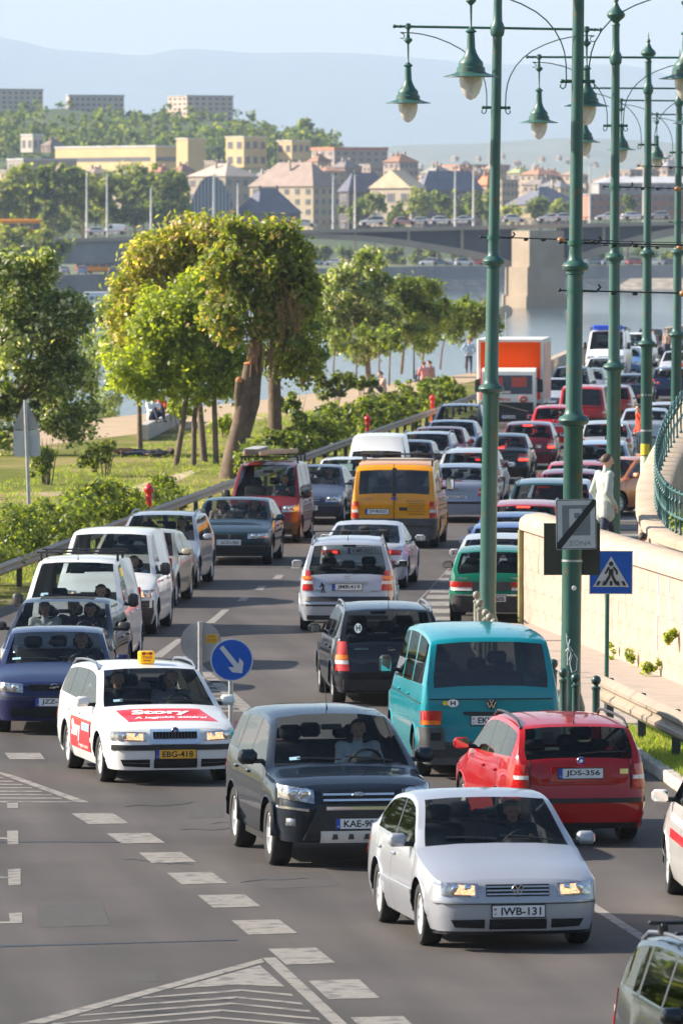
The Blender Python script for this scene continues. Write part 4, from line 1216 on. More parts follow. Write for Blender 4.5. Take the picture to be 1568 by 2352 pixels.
for q_ in ([(150, 560), (420, 552), (450, 640), (160, 650)], [(760, 150), (900, 148), (915, 200), (770, 204)], [(1050, 430), (1330, 420), (1400, 480), (1090, 492)], [(560, 840), (640, 838), (650, 870), (562, 872)]): pt_.poly([c6(x, y) - Vector((0, 0, .002)) for x, y in q_])
pt_.build('asphalt_patch', mat('patched_asphalt', (.052, .046, .044), .85, noise=(9, .25)), road)
ck.build('tar_seam', mat('tar_seam', (.02, .02, .02), .5), road)
# ------------------------------------------------------------------ lamp posts
M_GREEN = mat('post_green', (.030, .100, .083), .42, noise=(3, .12), wear=(7, .62, (.12, .08, .05)))
M_GREEND = mat('dark_green_paint', (.02, .10, .075), .4, noise=(5, .2))
M_LGLASS = mat('lamp_glass', (.66, .62, .58), .25, noise=(7, .12), coat=.5)
M_LGLASS.node_tree.nodes['Principled BSDF'].inputs['Alpha'].default_value = .72
M_FROST = mat('lamp_reflector', (.62, .60, .56), .35, .2, noise=(9, .2))
M_WIRE = mat('wire_black', (.012, .012, .014), .6)
M_INSUL = mat('insulator_brown', (.38, .16, .04), .25, coat=.6)
M_GALV = mat('galvanised_steel', (.40, .41, .42), .42, .6, noise=(7, .15))
ARM = 10.6
def post_mesh():
    mb = MB()
    pr = [(.21, 0), (.21, .35), (.19, .42), (.17, .5), (.150, .55), (.142, .9), (.136, 4.30), (.15, 4.32), (.15, 4.36), (.20, 4.38), (.225, 4.43), (.20, 4.48), (.15, 4.50), (.13, 4.54), (.118, 4.60), (.110, 6.50), (.13, 6.51), (.13, 6.55), (.175, 6.57), (.19, 6.62), (.17, 6.66), (.125, 6.68), (.10, 6.72), (.095, 6.8), (.082, 10.45), (.105, 10.47), (.12, 10.52), (.125, 10.62), (.10, 10.68), (.08, 10.72), (.073, 11.0),
          (.075, 11.22), (.085, 11.23), (.085, 11.26), (.06, 11.29), (.10, 11.34), (.17, 11.40), (.185, 11.45), (.16, 11.50), (.09, 11.57), (.045, 11.66), (.035, 11.70), (.055, 11.73), (.04, 11.77), (.018, 11.80), (.006, 11.95), (0, 11.95)]
    mb.slathe(pr, 20)
    return mb.mesh('post', M_GREEN, 42)
def lamp_meshes():
    a = MB()
    prof = [(0, .06), (.045, .05), (.05, -.03), (.026, -.05), (.020, -.12), (.03, -.16), (.03, -.19), (.07, -.21), (.075, -.24), (.045, -.27), (.018, -.30), (.014, -.60), (.03, -.62), (.08, -.665), (.075, -.68), (.05, -.69), (.055, -.75), (.062, -.90), (.085, -.98), (.125, -1.05), (.17, -1.10), (.175, -1.12), (.175, -1.165), (.20, -1.18), (.205, -1.24), (.235, -1.26), (.30, -1.28), (.39, -1.305), (.392, -1.312), (.30, -1.305), (.175, -1.30)]
    a.slathe(prof, 22)
    b = MB(); b.slathe([(.165, -1.30), (.168, -1.36), (.155, -1.44), (.12, -1.54), (.065, -1.615), (0, -1.645)], 18)
    c = MB(); c.slathe([(.15, -1.305), (.12, -1.36), (.07, -1.40), (.045, -1.46), (.03, -1.52), (0, -1.53)], 12)
    return a.mesh('lamp_hood', M_GREEN, 40), b.mesh('lamp_globe', M_LGLASS, 60), c.mesh('lamp_bulb', M_FROST, 60)
def arm_mesh():
    mb = MB()
    mb.tube([(-1.73, 0, 0), (1.73, 0, 0)], .022, 8)
    for sx in (-1, 1):
        mb.ball((sx * 1.76, 0, 0), .035, 8, 5); mb.ball((sx * 1.66, 0, 0), .03, 8, 5)
        pts = [(1.66, -.20), (1.61, -.205), (1.585, -.17), (1.60, -.125), (1.66, -.105), (1.45, -.108), (1.28, -.127), (1.05, -.18), (.81, -.27), (.60, -.38), (.45, -.50), (.33, -.64), (.24, -.80), (.19, -.95), (.165, -1.12), (.16, -1.36), (.17, -1.44), (.21, -1.47), (.245, -1.44), (.235, -1.40)]
        P = [(sx * x, 0, z) for x, z in pts]
        mb.tube(P[4:], .011, 6); mb.tube(P[:5], .010, 6)
        mb.box((sx * .14, 0, -1.36), (.13, .05, .05), ch=.015)
        for dx in (.16, .22): mb.ball((sx * dx, 0, -1.36), .032, 8, 5)
    return mb.mesh('bracket_arm', M_GREEND, 45)
PM, (LH, LG, LB), AM = post_mesh(), lamp_meshes(), arm_mesh()
posts = [(1308, 1680, .60, 'nearest green lamp post carrying the end-of-zone sign'), (1117, 1486, .95, 'green lamp post rising behind the teal van'), (1406, 1352, .25, 'green lamp post just behind the walking man'),
         (1482, 1211, .22, 'green lamp post with yellow and white stickers'), (1549, 1154, .5, 'green lamp post close to the mesh railing'), (1622, 1091, .2, 'green lamp post outside the frame with one lamp showing')]
PO = []
for i, (px, py, lean, lab) in enumerate(posts):
    p = g(px, py)
    r = empty('lamp_post', (p.x, p.y, 0)); r.rotation_euler = (0, R(lean), 0)
    tag(r, lab, 'lamp post', 'green two-lamp posts along the road')
    PO.append(r)
    inst('post', PM, r)
    inst('bracket_arm', AM, r, (0, 0, ARM))
    for sx in (-1, 1):
        h = inst('lamp_hood', LH, r, (sx * 1.525, 0, ARM), (0, -R(lean), 0))
        inst('lamp_globe', LG, h); inst('lamp_bulb', LB, h)
# span wires with insulators, hooked to the posts
def span(i, z, length, sag, ins, lab):
    p = PO[i].location; dx = math.sin(PO[i].rotation_euler.y) * z
    x0 = p.x + dx
    root = empty('span_wire', (x0, p.y, z)); tag(root, lab, 'wire', 'span wires tied to the green posts')
    mb = MB()
    mb.tube([(-.22, 0, .01), (-.12, 0, 0), (0, 0, 0)], .012, 6); mb.ball((-.22, 0, .01), .028, 8, 5)
    mb.tube([(.09, 0, 0), (.30, 0, -.01), (.36, 0, .05), (.33, 0, .09)], .018, 6)
    pts = [(.1 + (length - .1) * t, 1.2 * t, -sag * 4 * t * (1 - t) - .02 * t) for t in [k / 12 for k in range(13)]]
    mb.tube(pts, .007, 5, cap=False)
    thick = ins + .9
    mb.tube([(.3, 0, -.005), (thick, .06, -.06)], .012, 6)
    for d in (.55, .85, ins + .25, ins + .55): mb.ball((d, .02, -.03 - .02 * d), (.045, .022, .022), 8, 5)
    band_ = MB(); band_.slathe([(.10, -.03), (.118, -.03), (.118, .03), (.10, .03)], 14); 
    mb.build('wire', M_WIRE, root, 50); band_.build('clamp', M_GREEND, root, 40)
    im = MB(); im.ball((ins, .03, -.04), (.075, .05, .05), 10, 6); im.build('insulator', M_INSUL, root, 60)
span(1, 7.02, 10.5, .10, 1.15, 'span wire and insulator tied to the post behind teal van')
span(0, 6.95, 11, .05, 1.62, 'upper span wire on the nearest green post')
span(0, 6.27, 11, .06, 1.55, 'lower span wire on the nearest green post')
span(2, 8.02, 11, .08, 1.25, 'upper span wire on the post behind the walking man')
span(2, 6.85, 11, .05, 1.3, 'lower span wire on the post behind the walking man')
span(3, 8.72, 11, .05, 1.1, 'span wire high on the post with stickers')
span(4, 7.4, 11, .05, 1.1, 'span wire on the post close to the mesh railing')
for i, (px_, z_) in enumerate(((1, 8), (0, 8), (2, 9), (3, 9.5), (4, 8.5))):
    q_ = PO[px_].location; L_ = 10.5 if px_ == 1 else 11
    r = empty('wire_mast', (q_.x + L_ + .1, q_.y + 1.2, 0)); tag(r, ('mast outside the frame holding the wire of the post behind the van', 'mast outside the frame holding the nearest post wires', 'mast outside the frame holding the wires behind the walking man', 'mast outside the frame holding the wire of the stickered post', 'mast outside the frame holding the railing post wire')[i], 'mast', 'wire masts across the tracks')
    mb = MB(); mb.slathe([(.14, 0), (.13, 1), (.09, z_), (0, z_ + .1)], 12); mb.build('pole', M_GREEN, r, 50)
# stickers and graffiti on posts are parts of them
def wrap(r, z0, z1, rad, a0, a1, m, name):
    mb = MB(); n = 8
    mb.grid([[(rad * math.cos(R(a0 + (a1 - a0) * k / n)), rad * math.sin(R(a0 + (a1 - a0) * k / n)), z) for k in range(n + 1)] for z in (z0, z1)])
    mb.build(name, m, r, 60)
wrap(PO[3], 1.75, 2.02, .146, 200, 300, mat('yellow_sticker', (.75, .55, .03), .5), 'sticker')
wrap(PO[3], 1.10, 1.72, .146, 200, 300, mat('cream_sticker', (.72, .70, .48), .5), 'sticker')
wrap(PO[3], 3.18, 3.22, .142, 90, 360, M_GALV, 'steel_band'); wrap(PO[3], 2.32, 2.36, .144, 180, 360, M_GALV, 'steel_band')
wrap(PO[0], 2.42, 2.45, .146, 180, 360, M_GALV, 'steel_band')
def scrawl(r, z, rad, strokes):
    mb = MB()
    for st in strokes:
        mb.tube([(rad * math.cos(R(a)), rad * math.sin(R(a)), z + h) for a, h in st], .008, 5)
    mb.build('graffiti', mat('white_scrawl', (.55, .60, .62), .6), r, 60)
scrawl(PO[0], 1.10, .147, [[(250, .25), (240, .30), (245, .18), (255, .10), (248, .0), (250, -.15)], [(262, .22), (252, .12), (268, .02), (258, -.08)], [(275, .0), (262, -.12), (275, -.25), (300, -.22), (305, -.05), (285, .02)], [(238, .05), (262, .12), (278, .05)]])
dot = MB(); dot.ball((.03, -.148, 2.05), (.035, .006, .035), 10, 6); dot.build('sticker', M_WHITE, PO[0], 60)

# ------------------------------------------------------------------ signs (boards face the camera, local -Y)
def round_rect(w, h, r, n=5):
    pts = []
    for cx, cz, a0 in ((w / 2 - r, h / 2 - r, 0), (-w / 2 + r, h / 2 - r, 90), (-w / 2 + r, -h / 2 + r, 180), (w / 2 - r, -h / 2 + r, 270)):
        for k in range(n + 1):
            a = R(a0 + 90 * k / n); pts.append((cx + r * math.cos(a), cz + r * math.sin(a)))
    return pts
def plate_out(mb, pts, y0, y1, m, mb_back=None):
    mb.poly([(x, y0, z) for x, z in pts], m); mb.poly([(x, y1, z) for x, z in reversed(pts)], m if mb_back is None else mb_back)
    n = len(pts)
    for i in range(n):
        a, b = pts[i], pts[(i + 1) % n]
        mb.poly([(a[0], y0, a[1]), (a[0], y1, a[1]), (b[0], y1, b[1]), (b[0], y0, b[1])], m if mb_back is None else mb_back)
M_SBLUE = mat('sign_blue', (.0, .075, .42), .35, noise=(4, .06))
M_SWHITE = mat('sign_white', (.50, .50, .52), .4, noise=(5, .06))
M_SGREY = mat('sign_grey', (.17, .18, .20), .5, noise=(5, .08))
M_SBACK = mat('sign_back', (.36, .36, .36), .45, .35, noise=(3, .15), wear=(7, .66, (.16, .15, .15)))
M_SDARK = mat('dark_panel', (.05, .045, .035), .7, noise=(6, .15))
flat = lambda x0, z0, y: (lambda a, b: (x0 + a, y, z0 + b))
# end-of-parking-zone sign on the nearest post
p = PO[0].location
zs = empty('zone_sign', (p.x + .085, p.y - .20, 2.60)); zs.rotation_euler = (0, R(-.8), R(3)); tag(zs, 'grey ZÓNA sign with struck-out P on the nearest lamp post', 'sign')
W_, H_ = .575, .715
mb = MB(); plate_out(mb, [(x, z + H_ / 2) for x, z in round_rect(W_, H_, .03)], 0, .02, 0, 1); mb.build('board', [M_SWHITE, M_SBACK], zs)
fr = MB(); o_, i_ = round_rect(W_ - .012, H_ - .012, .03), round_rect(W_ - .034, H_ - .034, .02)
for k in range(len(o_)): fr.poly([(o_[k][0], -.002, o_[k][1] + H_ / 2), (o_[(k + 1) % len(o_)][0], -.002, o_[(k + 1) % len(o_)][1] + H_ / 2), (i_[(k + 1) % len(o_)][0], -.002, i_[(k + 1) % len(o_)][1] + H_ / 2), (i_[k][0], -.002, i_[k][1] + H_ / 2)])
fr.build('border', M_INK, zs)
mb = MB(); mb.poly([(-.20, -.003, .20), (.20, -.003, .20), (.20, -.003, .63), (-.20, -.003, .63)], 0)
for q_ in ([(-.10, .26), (-.03, .26), (-.03, .58), (-.10, .58)], [(-.03, .52), (.08, .52), (.08, .58), (-.03, .58)], [(-.03, .38), (.08, .38), (.08, .44), (-.03, .44)], [(.05, .42), (.11, .42), (.11, .54), (.05, .54)]): mb.poly([(x, -.006, z) for x, z in q_], 1)
add_text(mb, 'ZÓNA', .1, flat(.05, .10, -.004), 0, height=.085, width=.32)
mb.build('symbol', [M_SGREY, M_SWHITE], zs)
mb = MB(); mb.poly([(x, -.010, z) for x, z in ((-.285, .015), (-.22, .015), (.285, .64), (.285, .70), (.23, .70), (-.285, .085))]); mb.build('stroke', M_INK, zs)
bk = empty('notice_board', (p.x + .03, p.y + .18, 2.22)); tag(bk, 'dark blank board strapped behind the nearest lamp post', 'sign')
mb = MB(); mb.box((0, 0, .37), (.80, .03, .74)); mb.build('panel', M_SDARK, bk)
mb = MB(); mb.box((0, -.12, .2), (.3, .03, .04)); mb.box((0, -.12, .55), (.3, .03, .04)); mb.build('strap', M_GALV, bk)
# pedestrian crossing sign
b = g(1391, 1656)
cs = empty('crossing_sign', (b.x, b.y, .0)); cs.rotation_euler = (0, R(.45), R(4)); tag(cs, 'blue pedestrian crossing sign on thin green pole', 'sign')
mb = MB(); mb.tube([(0, 0, 0), (0, 0, 2.46)], .033, 10); mb.build('pole', M_GREEND, cs, 50)
tz = 2.165; hw = .315
mb = MB(); mb.box((.045, -.05, tz), (2 * hw, .02, 2 * hw), 0); mb.build('board', [M_SBLUE], cs)
mb = MB(); n_ = .297
for q_ in ((-hw, -hw, hw, -hw + .012), (-hw, hw - .012, hw, hw), (-hw, -hw, -hw + .012, hw), (hw - .012, -hw, hw, hw)): mb.poly([(.045 + q_[0], -.062, tz + q_[1]), (.045 + q_[2], -.062, tz + q_[1]), (.045 + q_[2], -.062, tz + q_[3]), (.045 + q_[0], -.062, tz + q_[3])])
mb.build('border', M_SWHITE, cs)
mb = MB(); mb.poly([(.045 - .265, -.063, tz - .21), (.045 + .265, -.063, tz - .21), (.045, -.063, tz + .235)], 0)
def bar2(mb, a, c, w, y, m):
    a, c = Vector((a[0], 0, a[1])), Vector((c[0], 0, c[1])); t = (c - a).normalized(); nn = Vector((-t.z, 0, t.x)) * w / 2
    mb.poly([(q.x + .045, y, q.z + tz) for q in (a - nn, c - nn, c + nn, a + nn)], m)
for k, (aa, cc, w) in enumerate((((0, .05), (0, -.05), .07), ((-.02, -.05), (-.085, -.16), .04), ((.02, -.05), (.075, -.16), .04), ((-.03, .08), (-.085, -.02), .03), ((.03, .08), (.08, .02), .03), ((.08, .03), (.085, -.03), .03), ((-.06, -.16), (-.115, -.17), .03), ((.06, -.165), (.12, -.165), .03))): bar2(mb, aa, cc, w, -.066 - .0015 * k, 1)
mb.poly([(.045 + .034 * math.cos(2 * math.pi * k / 12), -.066, tz + .125 + .036 * math.sin(2 * math.pi * k / 12)) for k in range(12)], 1)
for x, s_ in ((-.20, .03), (-.11, .02), (0, 0), (.11, -.02), (.20, -.03)): mb.poly([(.045 + x - .02, -.079, tz - .19), (.045 + x + .02, -.079, tz - .19), (.045 + x + .02 + s_, -.079, tz - .125), (.045 + x - .02 + s_, -.079, tz - .125)], 1)
mb.build('symbol', [M_SWHITE, M_INK], cs)
# blue keep-right disc and the back of another disc on the island
def disc_sign(px, py, zc, r, name, lab):
    b = g(px, py); e_ = empty(name, (b.x, b.y, 0)); tag(e_, lab, 'sign'); return e_
ks = disc_sign(530, 1712, 1.17, .29, 'keep_right_sign', 'round blue sign with white arrow pointing down')
mb = MB(); mb.tube([(0, .04, 0), (0, .04, 1.40)], .034, 12); mb.build('pole', M_GALV, ks, 50)
mb = MB(); cpts = lambda r, n=36: [(r * math.cos(2 * math.pi * k / n), r * math.sin(2 * math.pi * k / n)) for k in range(n)]
plate_out(mb, [(x + .015, z + 1.185) for x, z in cpts(.295)], -.01, .005, 1); mb.poly([(x + .015, -.013, z + 1.185) for x, z in cpts(.278)], 0); mb.build('board', [M_SBLUE, M_SWHITE], ks)
mb = MB(); a_ = math.atan2(-.19, .13); ca, sa = math.cos(a_), math.sin(a_)
rot = lambda x, z: (.015 + x * ca - z * sa, -.016, 1.185 + x * sa + z * ca)
mb.poly([(.015 + (x - 705) / 799, -.017, 1.185 + (480 - z) / 799) for x, z in ((570, 350), (735, 562), (663, 558), (710, 615), (820, 628), (835, 505), (790, 455), (778, 525), (608, 318))])
mb.build('arrow', M_SWHITE, ks)
ns = disc_sign(460, 1622, .95, .3, 'round_sign_back', 'grey back of a round sign with yellow sticker')
mb = MB(); mb.tube([(0, 0, 0), (0, 0, 1.27)], .036, 12); mb.build('pole', M_GALV, ns, 50)
mb = MB(); plate_out(mb, [(x + .01, z + .955) for x, z in cpts(.305)], .05, .065, 0); mb.build('board', M_SBACK, ns)
mb = MB()
for z in (.74, 1.19): mb.box((0, .02, z), (.13, .05, .03))
mb.build('clamp', M_GALV, ns)
mb = MB(); mb.poly([(.09, .046, .945), (.262, .046, .945), (.262, .046, 1.075), (.09, .046, 1.075)], 0)
add_text(mb, 'CSODA-', .04, flat(.176, 1.045, .043), 1, height=.034, width=.14, weight=.001); add_text(mb, 'HOLÁNC', .04, flat(.176, 1.0, .043), 1, height=.040, width=.155, weight=.001)
mb.poly([(.10, .043, .957), (.25, .043, .957), (.25, .043, .967), (.10, .043, .967)], 1)
mb.build('sticker', [mat('sticker_yellow', (.75, .50, .02), .5), mat('sticker_red', (.35, .02, .01), .5)], ns)
# backs of a triangular and a square sign by the park
b = g(72, 1300); ls = empty('warning_sign_back', (b.x, b.y, 0)); ls.rotation_euler = (0, R(-1.9), 0); tag(ls, 'grey backs of a triangle and a square board on one pole', 'sign')
mb = MB(); mb.tube([(0, -.03, 0), (0, -.03, 3.55)], .042, 10); mb.build('pole', M_GALV, ls, 50)
mb = MB(); plate_out(mb, [(-.29, 2.92), (.29, 2.92), (.045, 3.50), (0, 3.53), (-.045, 3.50)], .02, .035, 0); mb.build('triangle_board', M_SBACK, ls)
mb = MB(); plate_out(mb, [(x, z + 2.62) for x, z in round_rect(.57, .56, .04)], .02, .035, 0); mb.build('square_board', mat('sign_back_light', (.50, .52, .55), .45, .3, noise=(3, .1)), ls)
mb = MB()
for z in (2.45, 2.75, 3.05, 3.3): mb.box((0, -.0, z), (.13, .06, .03))
mb.build('clamp', M_GALV, ls)
# small round sign by the lorry
b = g(1195, 900); fs = empty('round_sign_back', (b.x, b.y + 30, 0)); tag(fs, 'small round sign back standing above the orange lorry', 'sign')
mb = MB(); mb.tube([(0, 0, 0), (0, 0, 3.3)], .04, 8); mb.build('pole', M_GALV, fs, 50)
mb = MB(); plate_out(mb, [(x, z + 3.3) for x, z in cpts(.33, 20)], .05, .065, 0); mb.build('board', M_SBACK, fs)

# ------------------------------------------------------------------ crash barriers, hydrants, bollards
M_RAIL = mat('barrier_steel', (.36, .29, .22), .55, .25, noise=(1.5, .12), wear=(6, .66, (.30, .20, .13)))
PROF = [(0, .0), (.03, .02), (.09, .075), (.09, .125), (.02, .175), (.02, .205), (.09, .255), (.09, .305), (.03, .36), (0, .38)]
def barrier(name, pts, zr, lab, side, ps=1.0):
    pts = [Vector((*p, 0)) for p in pts]
    root = empty(name, pts[0]); tag(root, lab, 'crash barrier')
    tot = 0; segs = []
    for a, b_ in zip(pts, pts[1:]):
        d = (b_ - a); n = max(1, round(d.length / 4)); 
        for i in range(n): segs.append((a + d * (i / n), a + d * ((i + 1) / n)))
    po = MB(); ph_ = zr + .36 * ps; po.box((0, 0, ph_ / 2), (.09, .11, ph_), ch=.01); pme = po.mesh('barrier_post', mat('post_dark', (.05, .05, .05), .7, noise=(8, .3)))
    for i, (a, b_) in enumerate(segs):
        t = (b_ - a).normalized(); nn = Vector((-t.y, t.x, 0)) * side
        mb = MB()
        rows = [[(p_ - pts[0]) + nn * d + Vector((0, 0, zr + z)) for d, z in [(a * ps, c * ps) for a, c in PROF]] for p_ in (a - t * .02, b_ + t * .03)]
        rows = [[(v[0], v[1], v[2]) for v in r_] for r_ in rows]
        mb.grid(rows); mb.grid([[(v[0] - nn.x * .012, v[1] - nn.y * .012, v[2]) for v in r_] for r_ in rows])
        # bolts at the lap
        for dz in (.155,): 
            q_ = b_ - pts[0] + nn * .03 - t * .1; mb.box((q_.x, q_.y, zr + dz), (.03, .03, .03))
        mb.build('rail_section', M_RAIL, root, 40)
        q_ = a - pts[0] - nn * .07
        inst('barrier_post', pme, root, (q_.x, q_.y, 0), (0, 0, math.atan2(t.y, t.x)))
    return root
gl = [(-8.6, 122), (-6.66, 146), (-4.75, 172), (-3.0, 195), (.2, 236), (3.5, 278), (6.2, 313)]
barrier('crash_barrier', gl, .40, 'long weathered steel barrier between the road and the park', -1, .62)
barrier('crash_barrier', [(3.73, 105.8), (4.36, 98.8), (4.95, 92.5), (5.9, 84)], .42, 'beige steel barrier above the grass by the red estate', -1)
def hydrant(x, y, lab, s=1.0):
    b = Vector((x, y, 0)); mb = MB()
    mb.slathe([(.10, 0), (.10, .06), (.075, .08), (.075, .78), (.09, .79), (.09, .83), (.075, .85), (.08, .90), (.115, .93), (.125, .98), (.115, 1.03), (.08, 1.07), (.04, 1.09), (.035, 1.13), (0, 1.15)], 16)
    o = empty('hydrant', (b.x, b.y, 0)); o.scale = (s, s, s); tag(o, lab, 'hydrant', 'red hydrants along the barrier')
    M_HY = mat('hydrant_red', (.55, .012, .010), .35, coat=.4, noise=(6, .12))
    mb.build('column', M_HY, o, 40)
    nb = MB(); nb.slathe([(.045, 0), (.045, .05), (.055, .05), (.055, .09), (0, .10)], 10, (0, 0, 0)); nb.build('nozzle', M_HY, o, 40, (0, -.05, .72), (R(90), 0, 0))
hydrant(-4.60, 178.5, 'red hydrant column nearest, behind the white van roof'); hydrant(.87, 249, 'red hydrant column above the white box van', .95); hydrant(3.42, 281, 'red hydrant column farthest, above the dark people carrier', .95)
def bollard_mesh():
    mb = MB(); mb.slathe([(.075, 0), (.075, .05), (.055, .08), (.05, .80), (.062, .81), (.062, .835), (.035, .85), (.03, .87), (.055, .89), (.068, .93), (.055, .975), (.02, .995), (0, 1.0)], 14); return mb.mesh('bollard', mat('bollard_green', (.016, .05, .04), .35, coat=.3, noise=(6, .15)), 45)
def bollard_mesh2():
    mb = MB(); mb.slathe([(.075, 0), (.075, .05), (.055, .08), (.05, .80), (.062, .81), (.062, .835), (.035, .85), (.03, .87), (.055, .89), (.068, .93), (.055, .975), (.02, .995), (0, 1.0)], 14); return mb.mesh('bollard', mat('bollard_grey', (.20, .20, .16), .5, noise=(6, .15)), 45)
BM, BM2 = bollard_mesh(), bollard_mesh2()
for (px, ty, me, lab) in ((1270, 1513, BM, 'dark bollard half hidden by the teal van edge'), (1293, 1534, BM, 'dark bollard left of the nearest lamp post'), (1321, 1546, BM, 'dark bollard in front of the nearest lamp post'), (1368, 1551, BM, 'dark bollard beside the thin crossing sign pole'),
                      (1094, 1357, BM2, 'pale bollard farthest left of the cluster above teal van'), (1101, 1376, BM2, 'pale bollard second in the cluster above teal van'), (1115, 1398, BM2, 'pale bollard right of the lamp post in the cluster'), (1124, 1408, BM2, 'pale bollard fourth in the cluster above teal van'), (1134, 1420, BM2, 'pale bollard lowest in the cluster above teal van')):
    b = g(px, ty, 1.12)
    tag(inst('bollard', me, None, (b.x, b.y, .12)), lab, 'bollard', 'ball-topped bollards on the pavement edge')

# ------------------------------------------------------------------ stone wall, steps, curved stair wall, railing
WA, WB = Vector((3.26, 134.5, 0)), Vector((6.1, 106.8, 0))
wt = (WB - WA).normalized(); wl = (WB - WA).length; wnrm = Vector((-wt.y, wt.x, 0)) * -1    # points to the road
if wnrm.x > 0: wnrm = -wnrm
sw = empty('retaining_wall', WA, math.atan2(wt.y, wt.x)); tag(sw, 'long pale stone wall with coping and faded graffiti', 'wall')
yb = 1 if (Matrix.Rotation(math.atan2(wt.y, wt.x), 3, 'Z') @ Vector((0, 1, 0))).dot(wnrm) < 0 else -1     # local Y away from the road
core = MB(); core.box((wl / 2, yb * .258, .86), (wl - .02, .504, 1.70)); core.build('wall_core', mat('mortar', (.38, .285, .225), .9, noise=(9, .2)), sw)
blk = {}
hgt = [.36, .34, .34, .34, .35]
z = .02
for ci, h in enumerate(hgt):
    x = -.35 * (ci % 2)
    while x < wl:
        w = random.choice((.95, 1.1, 1.25)); x0, x1 = max(0, x), min(wl, x + w)
        if x1 - x0 > .1:
            key = (round(x1 - x0, 2), h)
            if key not in blk:
                mb = MB(); mb.box((0, 0, 0), (key[0] - .005, .09, h - .005), ch=.004); blk[key] = mb.mesh('stone', M_STONE, 30)
            inst('stone', blk[key], sw, ((x0 + x1) / 2, yb * (.045 + random.uniform(-.003, .003)), z + h / 2))
        x += w
    z += h
zt = z
x = 0
while x < wl:
    w = min(1.5, wl - x)
    mb = MB()
    sec = [(-.07, 0), (-.07, .12), (-.04, .20), (.06, .27), (.30, .30), (.52, .26), (.60, .18), (.60, 0)]
    rows = [[(xx, yb * a, zt + .012 + c) for a, c in sec] for xx in (x + .006, x + w - .006)]
    mb.grid(rows, close=True); mb.poly(rows[0]); mb.poly(rows[1][::-1])
    mb.build('coping_stone', M_STONE2, sw, 35)
    x += w
dp = MB(); dp.tube([(.10, -yb * .05, .05), (.10, -yb * .05, 1.75)], .05, 10); dp.build('downpipe', mat('pipe_olive', (.30, .28, .12), .5, noise=(5, .2)), sw, 50)
# faded graffiti and damp streaks on the wall face
gf = MB(); gy = -yb * .004
def streak(x, z0, z1, w, m):
    pts = []; n = 7
    for k in range(n): t = k / (n - 1); pts.append((x + math.sin(t * 5 + x * 3) * .07, gy, z0 + (z1 - z0) * t))
    rows = [[(p_[0] - w * (1 - .5 * i / n), gy, p_[2]), (p_[0] + w * (1 - .5 * i / n), gy, p_[2])] for i, p_ in enumerate(pts)]
    gf.grid(rows, m)
for x in (18.2, 19.6, 21.0, 22.3, 16.9): streak(x, 1.75, .5, .05, 0)
for x in (2.2, 5.5, 8.3, 10.8, 11.6, 12.4, 13.3): streak(x, 1.8, .5 + .5 * random.random(), .05, 1)
gf.build('graffiti', [mat('faded_violet', (.42, .34, .45), .8), mat('damp_streak', (.36, .34, .24), .85)], sw)
# steps behind the wall
st_ = empty('stone_steps', (4.6, 126, 0)); tag(st_, 'stone steps rising behind the pale wall', 'steps')
for i in range(10):
    mb = MB(); z1 = .16 * (i + 1) - .1
    mb.box((0, 0, z1 / 2), (1.0, .45 if i < 9 else 2.6, z1), ch=.012)
    mb.build('step', M_KERB, st_, 30, (.25 - .02 * i, -2.2 + i * .45 + (1.07 if i == 9 else 0), 0))
# curved stair wall
cw = [(6.9, 123.3, 1.80), (6.3, 124, 1.84), (5.7, 125.5, 1.92), (5.32, 126.9, 2.03), (5.21, 128.2, 2.14), (5.16, 129.6, 2.34), (5.21, 131, 2.59), (5.40, 133.4, 2.87), (5.71, 136, 3.22), (6.2, 139, 3.65), (6.8, 143, 4.3), (7.5, 147, 5.0)]
from bisect import bisect
fx = pchip([(i, c[0]) for i, c in enumerate(cw)]); fy = pchip([(i, c[1]) for i, c in enumerate(cw)]); fz = pchip([(i, c[2]) for i, c in enumerate(cw)])
cr = empty('stair_wall', (5.2, 128, 0)); tag(cr, 'curved pale stone stair wall under the green railing', 'wall')
N_ = 26
for i in range(N_):
    t0, t1 = (len(cw) - 1) * i / N_, (len(cw) - 1) * (i + 1) / N_ - .004
    mb = MB(); cp = MB(); rows, rows2 = [], []
    for k in range(4):
        t = t0 + (t1 - t0) * k / 3
        p_ = Vector((fx(t) - 5.2, fy(t) - 128, 0)); d = Vector((fx(t + .02) - fx(t - .02), fy(t + .02) - fy(t - .02), 0)).normalized(); nn = Vector((d.y, -d.x, 0))
        if t < .02: nn = Vector((.4, .9, 0))
        zz = fz(t)
        rows.append([tuple(p_ + Vector((0, 0, .1))), tuple(p_ + Vector((0, 0, zz - .16))), tuple(p_ + nn * .5 + Vector((0, 0, zz - .16))), tuple(p_ + nn * .5 + Vector((0, 0, .1)))])
        rows2.append([tuple(p_ - nn * .05 + Vector((0, 0, zz - .155))), tuple(p_ - nn * .05 + Vector((0, 0, zz - .03))), tuple(p_ + Vector((0, 0, zz))), tuple(p_ + nn * .5 + Vector((0, 0, zz))), tuple(p_ + nn * .56 + Vector((0, 0, zz - .03))), tuple(p_ + nn * .56 + Vector((0, 0, zz - .155)))])
    mb.grid(rows, close=True); mb.build('stone', M_STONE, cr, 40)
    cp.grid(rows2, close=True); cp.poly(rows2[0]); cp.poly(rows2[-1][::-1]); cp.build('coping_stone', M_STONE2, cr, 35)
rl = empty('iron_railing', (5.7, 128, 1.9)); tag(rl, 'green cast-iron railing on the curved stair wall', 'railing')
bal = MB(); bal.slathe([(.03, 0), (.03, .04), (.018, .06), (.018, .30), (.035, .33), (.018, .36), (.018, .62), (.038, .66), (.018, .70), (.018, .84), (.034, .88), (.012, .92), (0, .97)], 8)
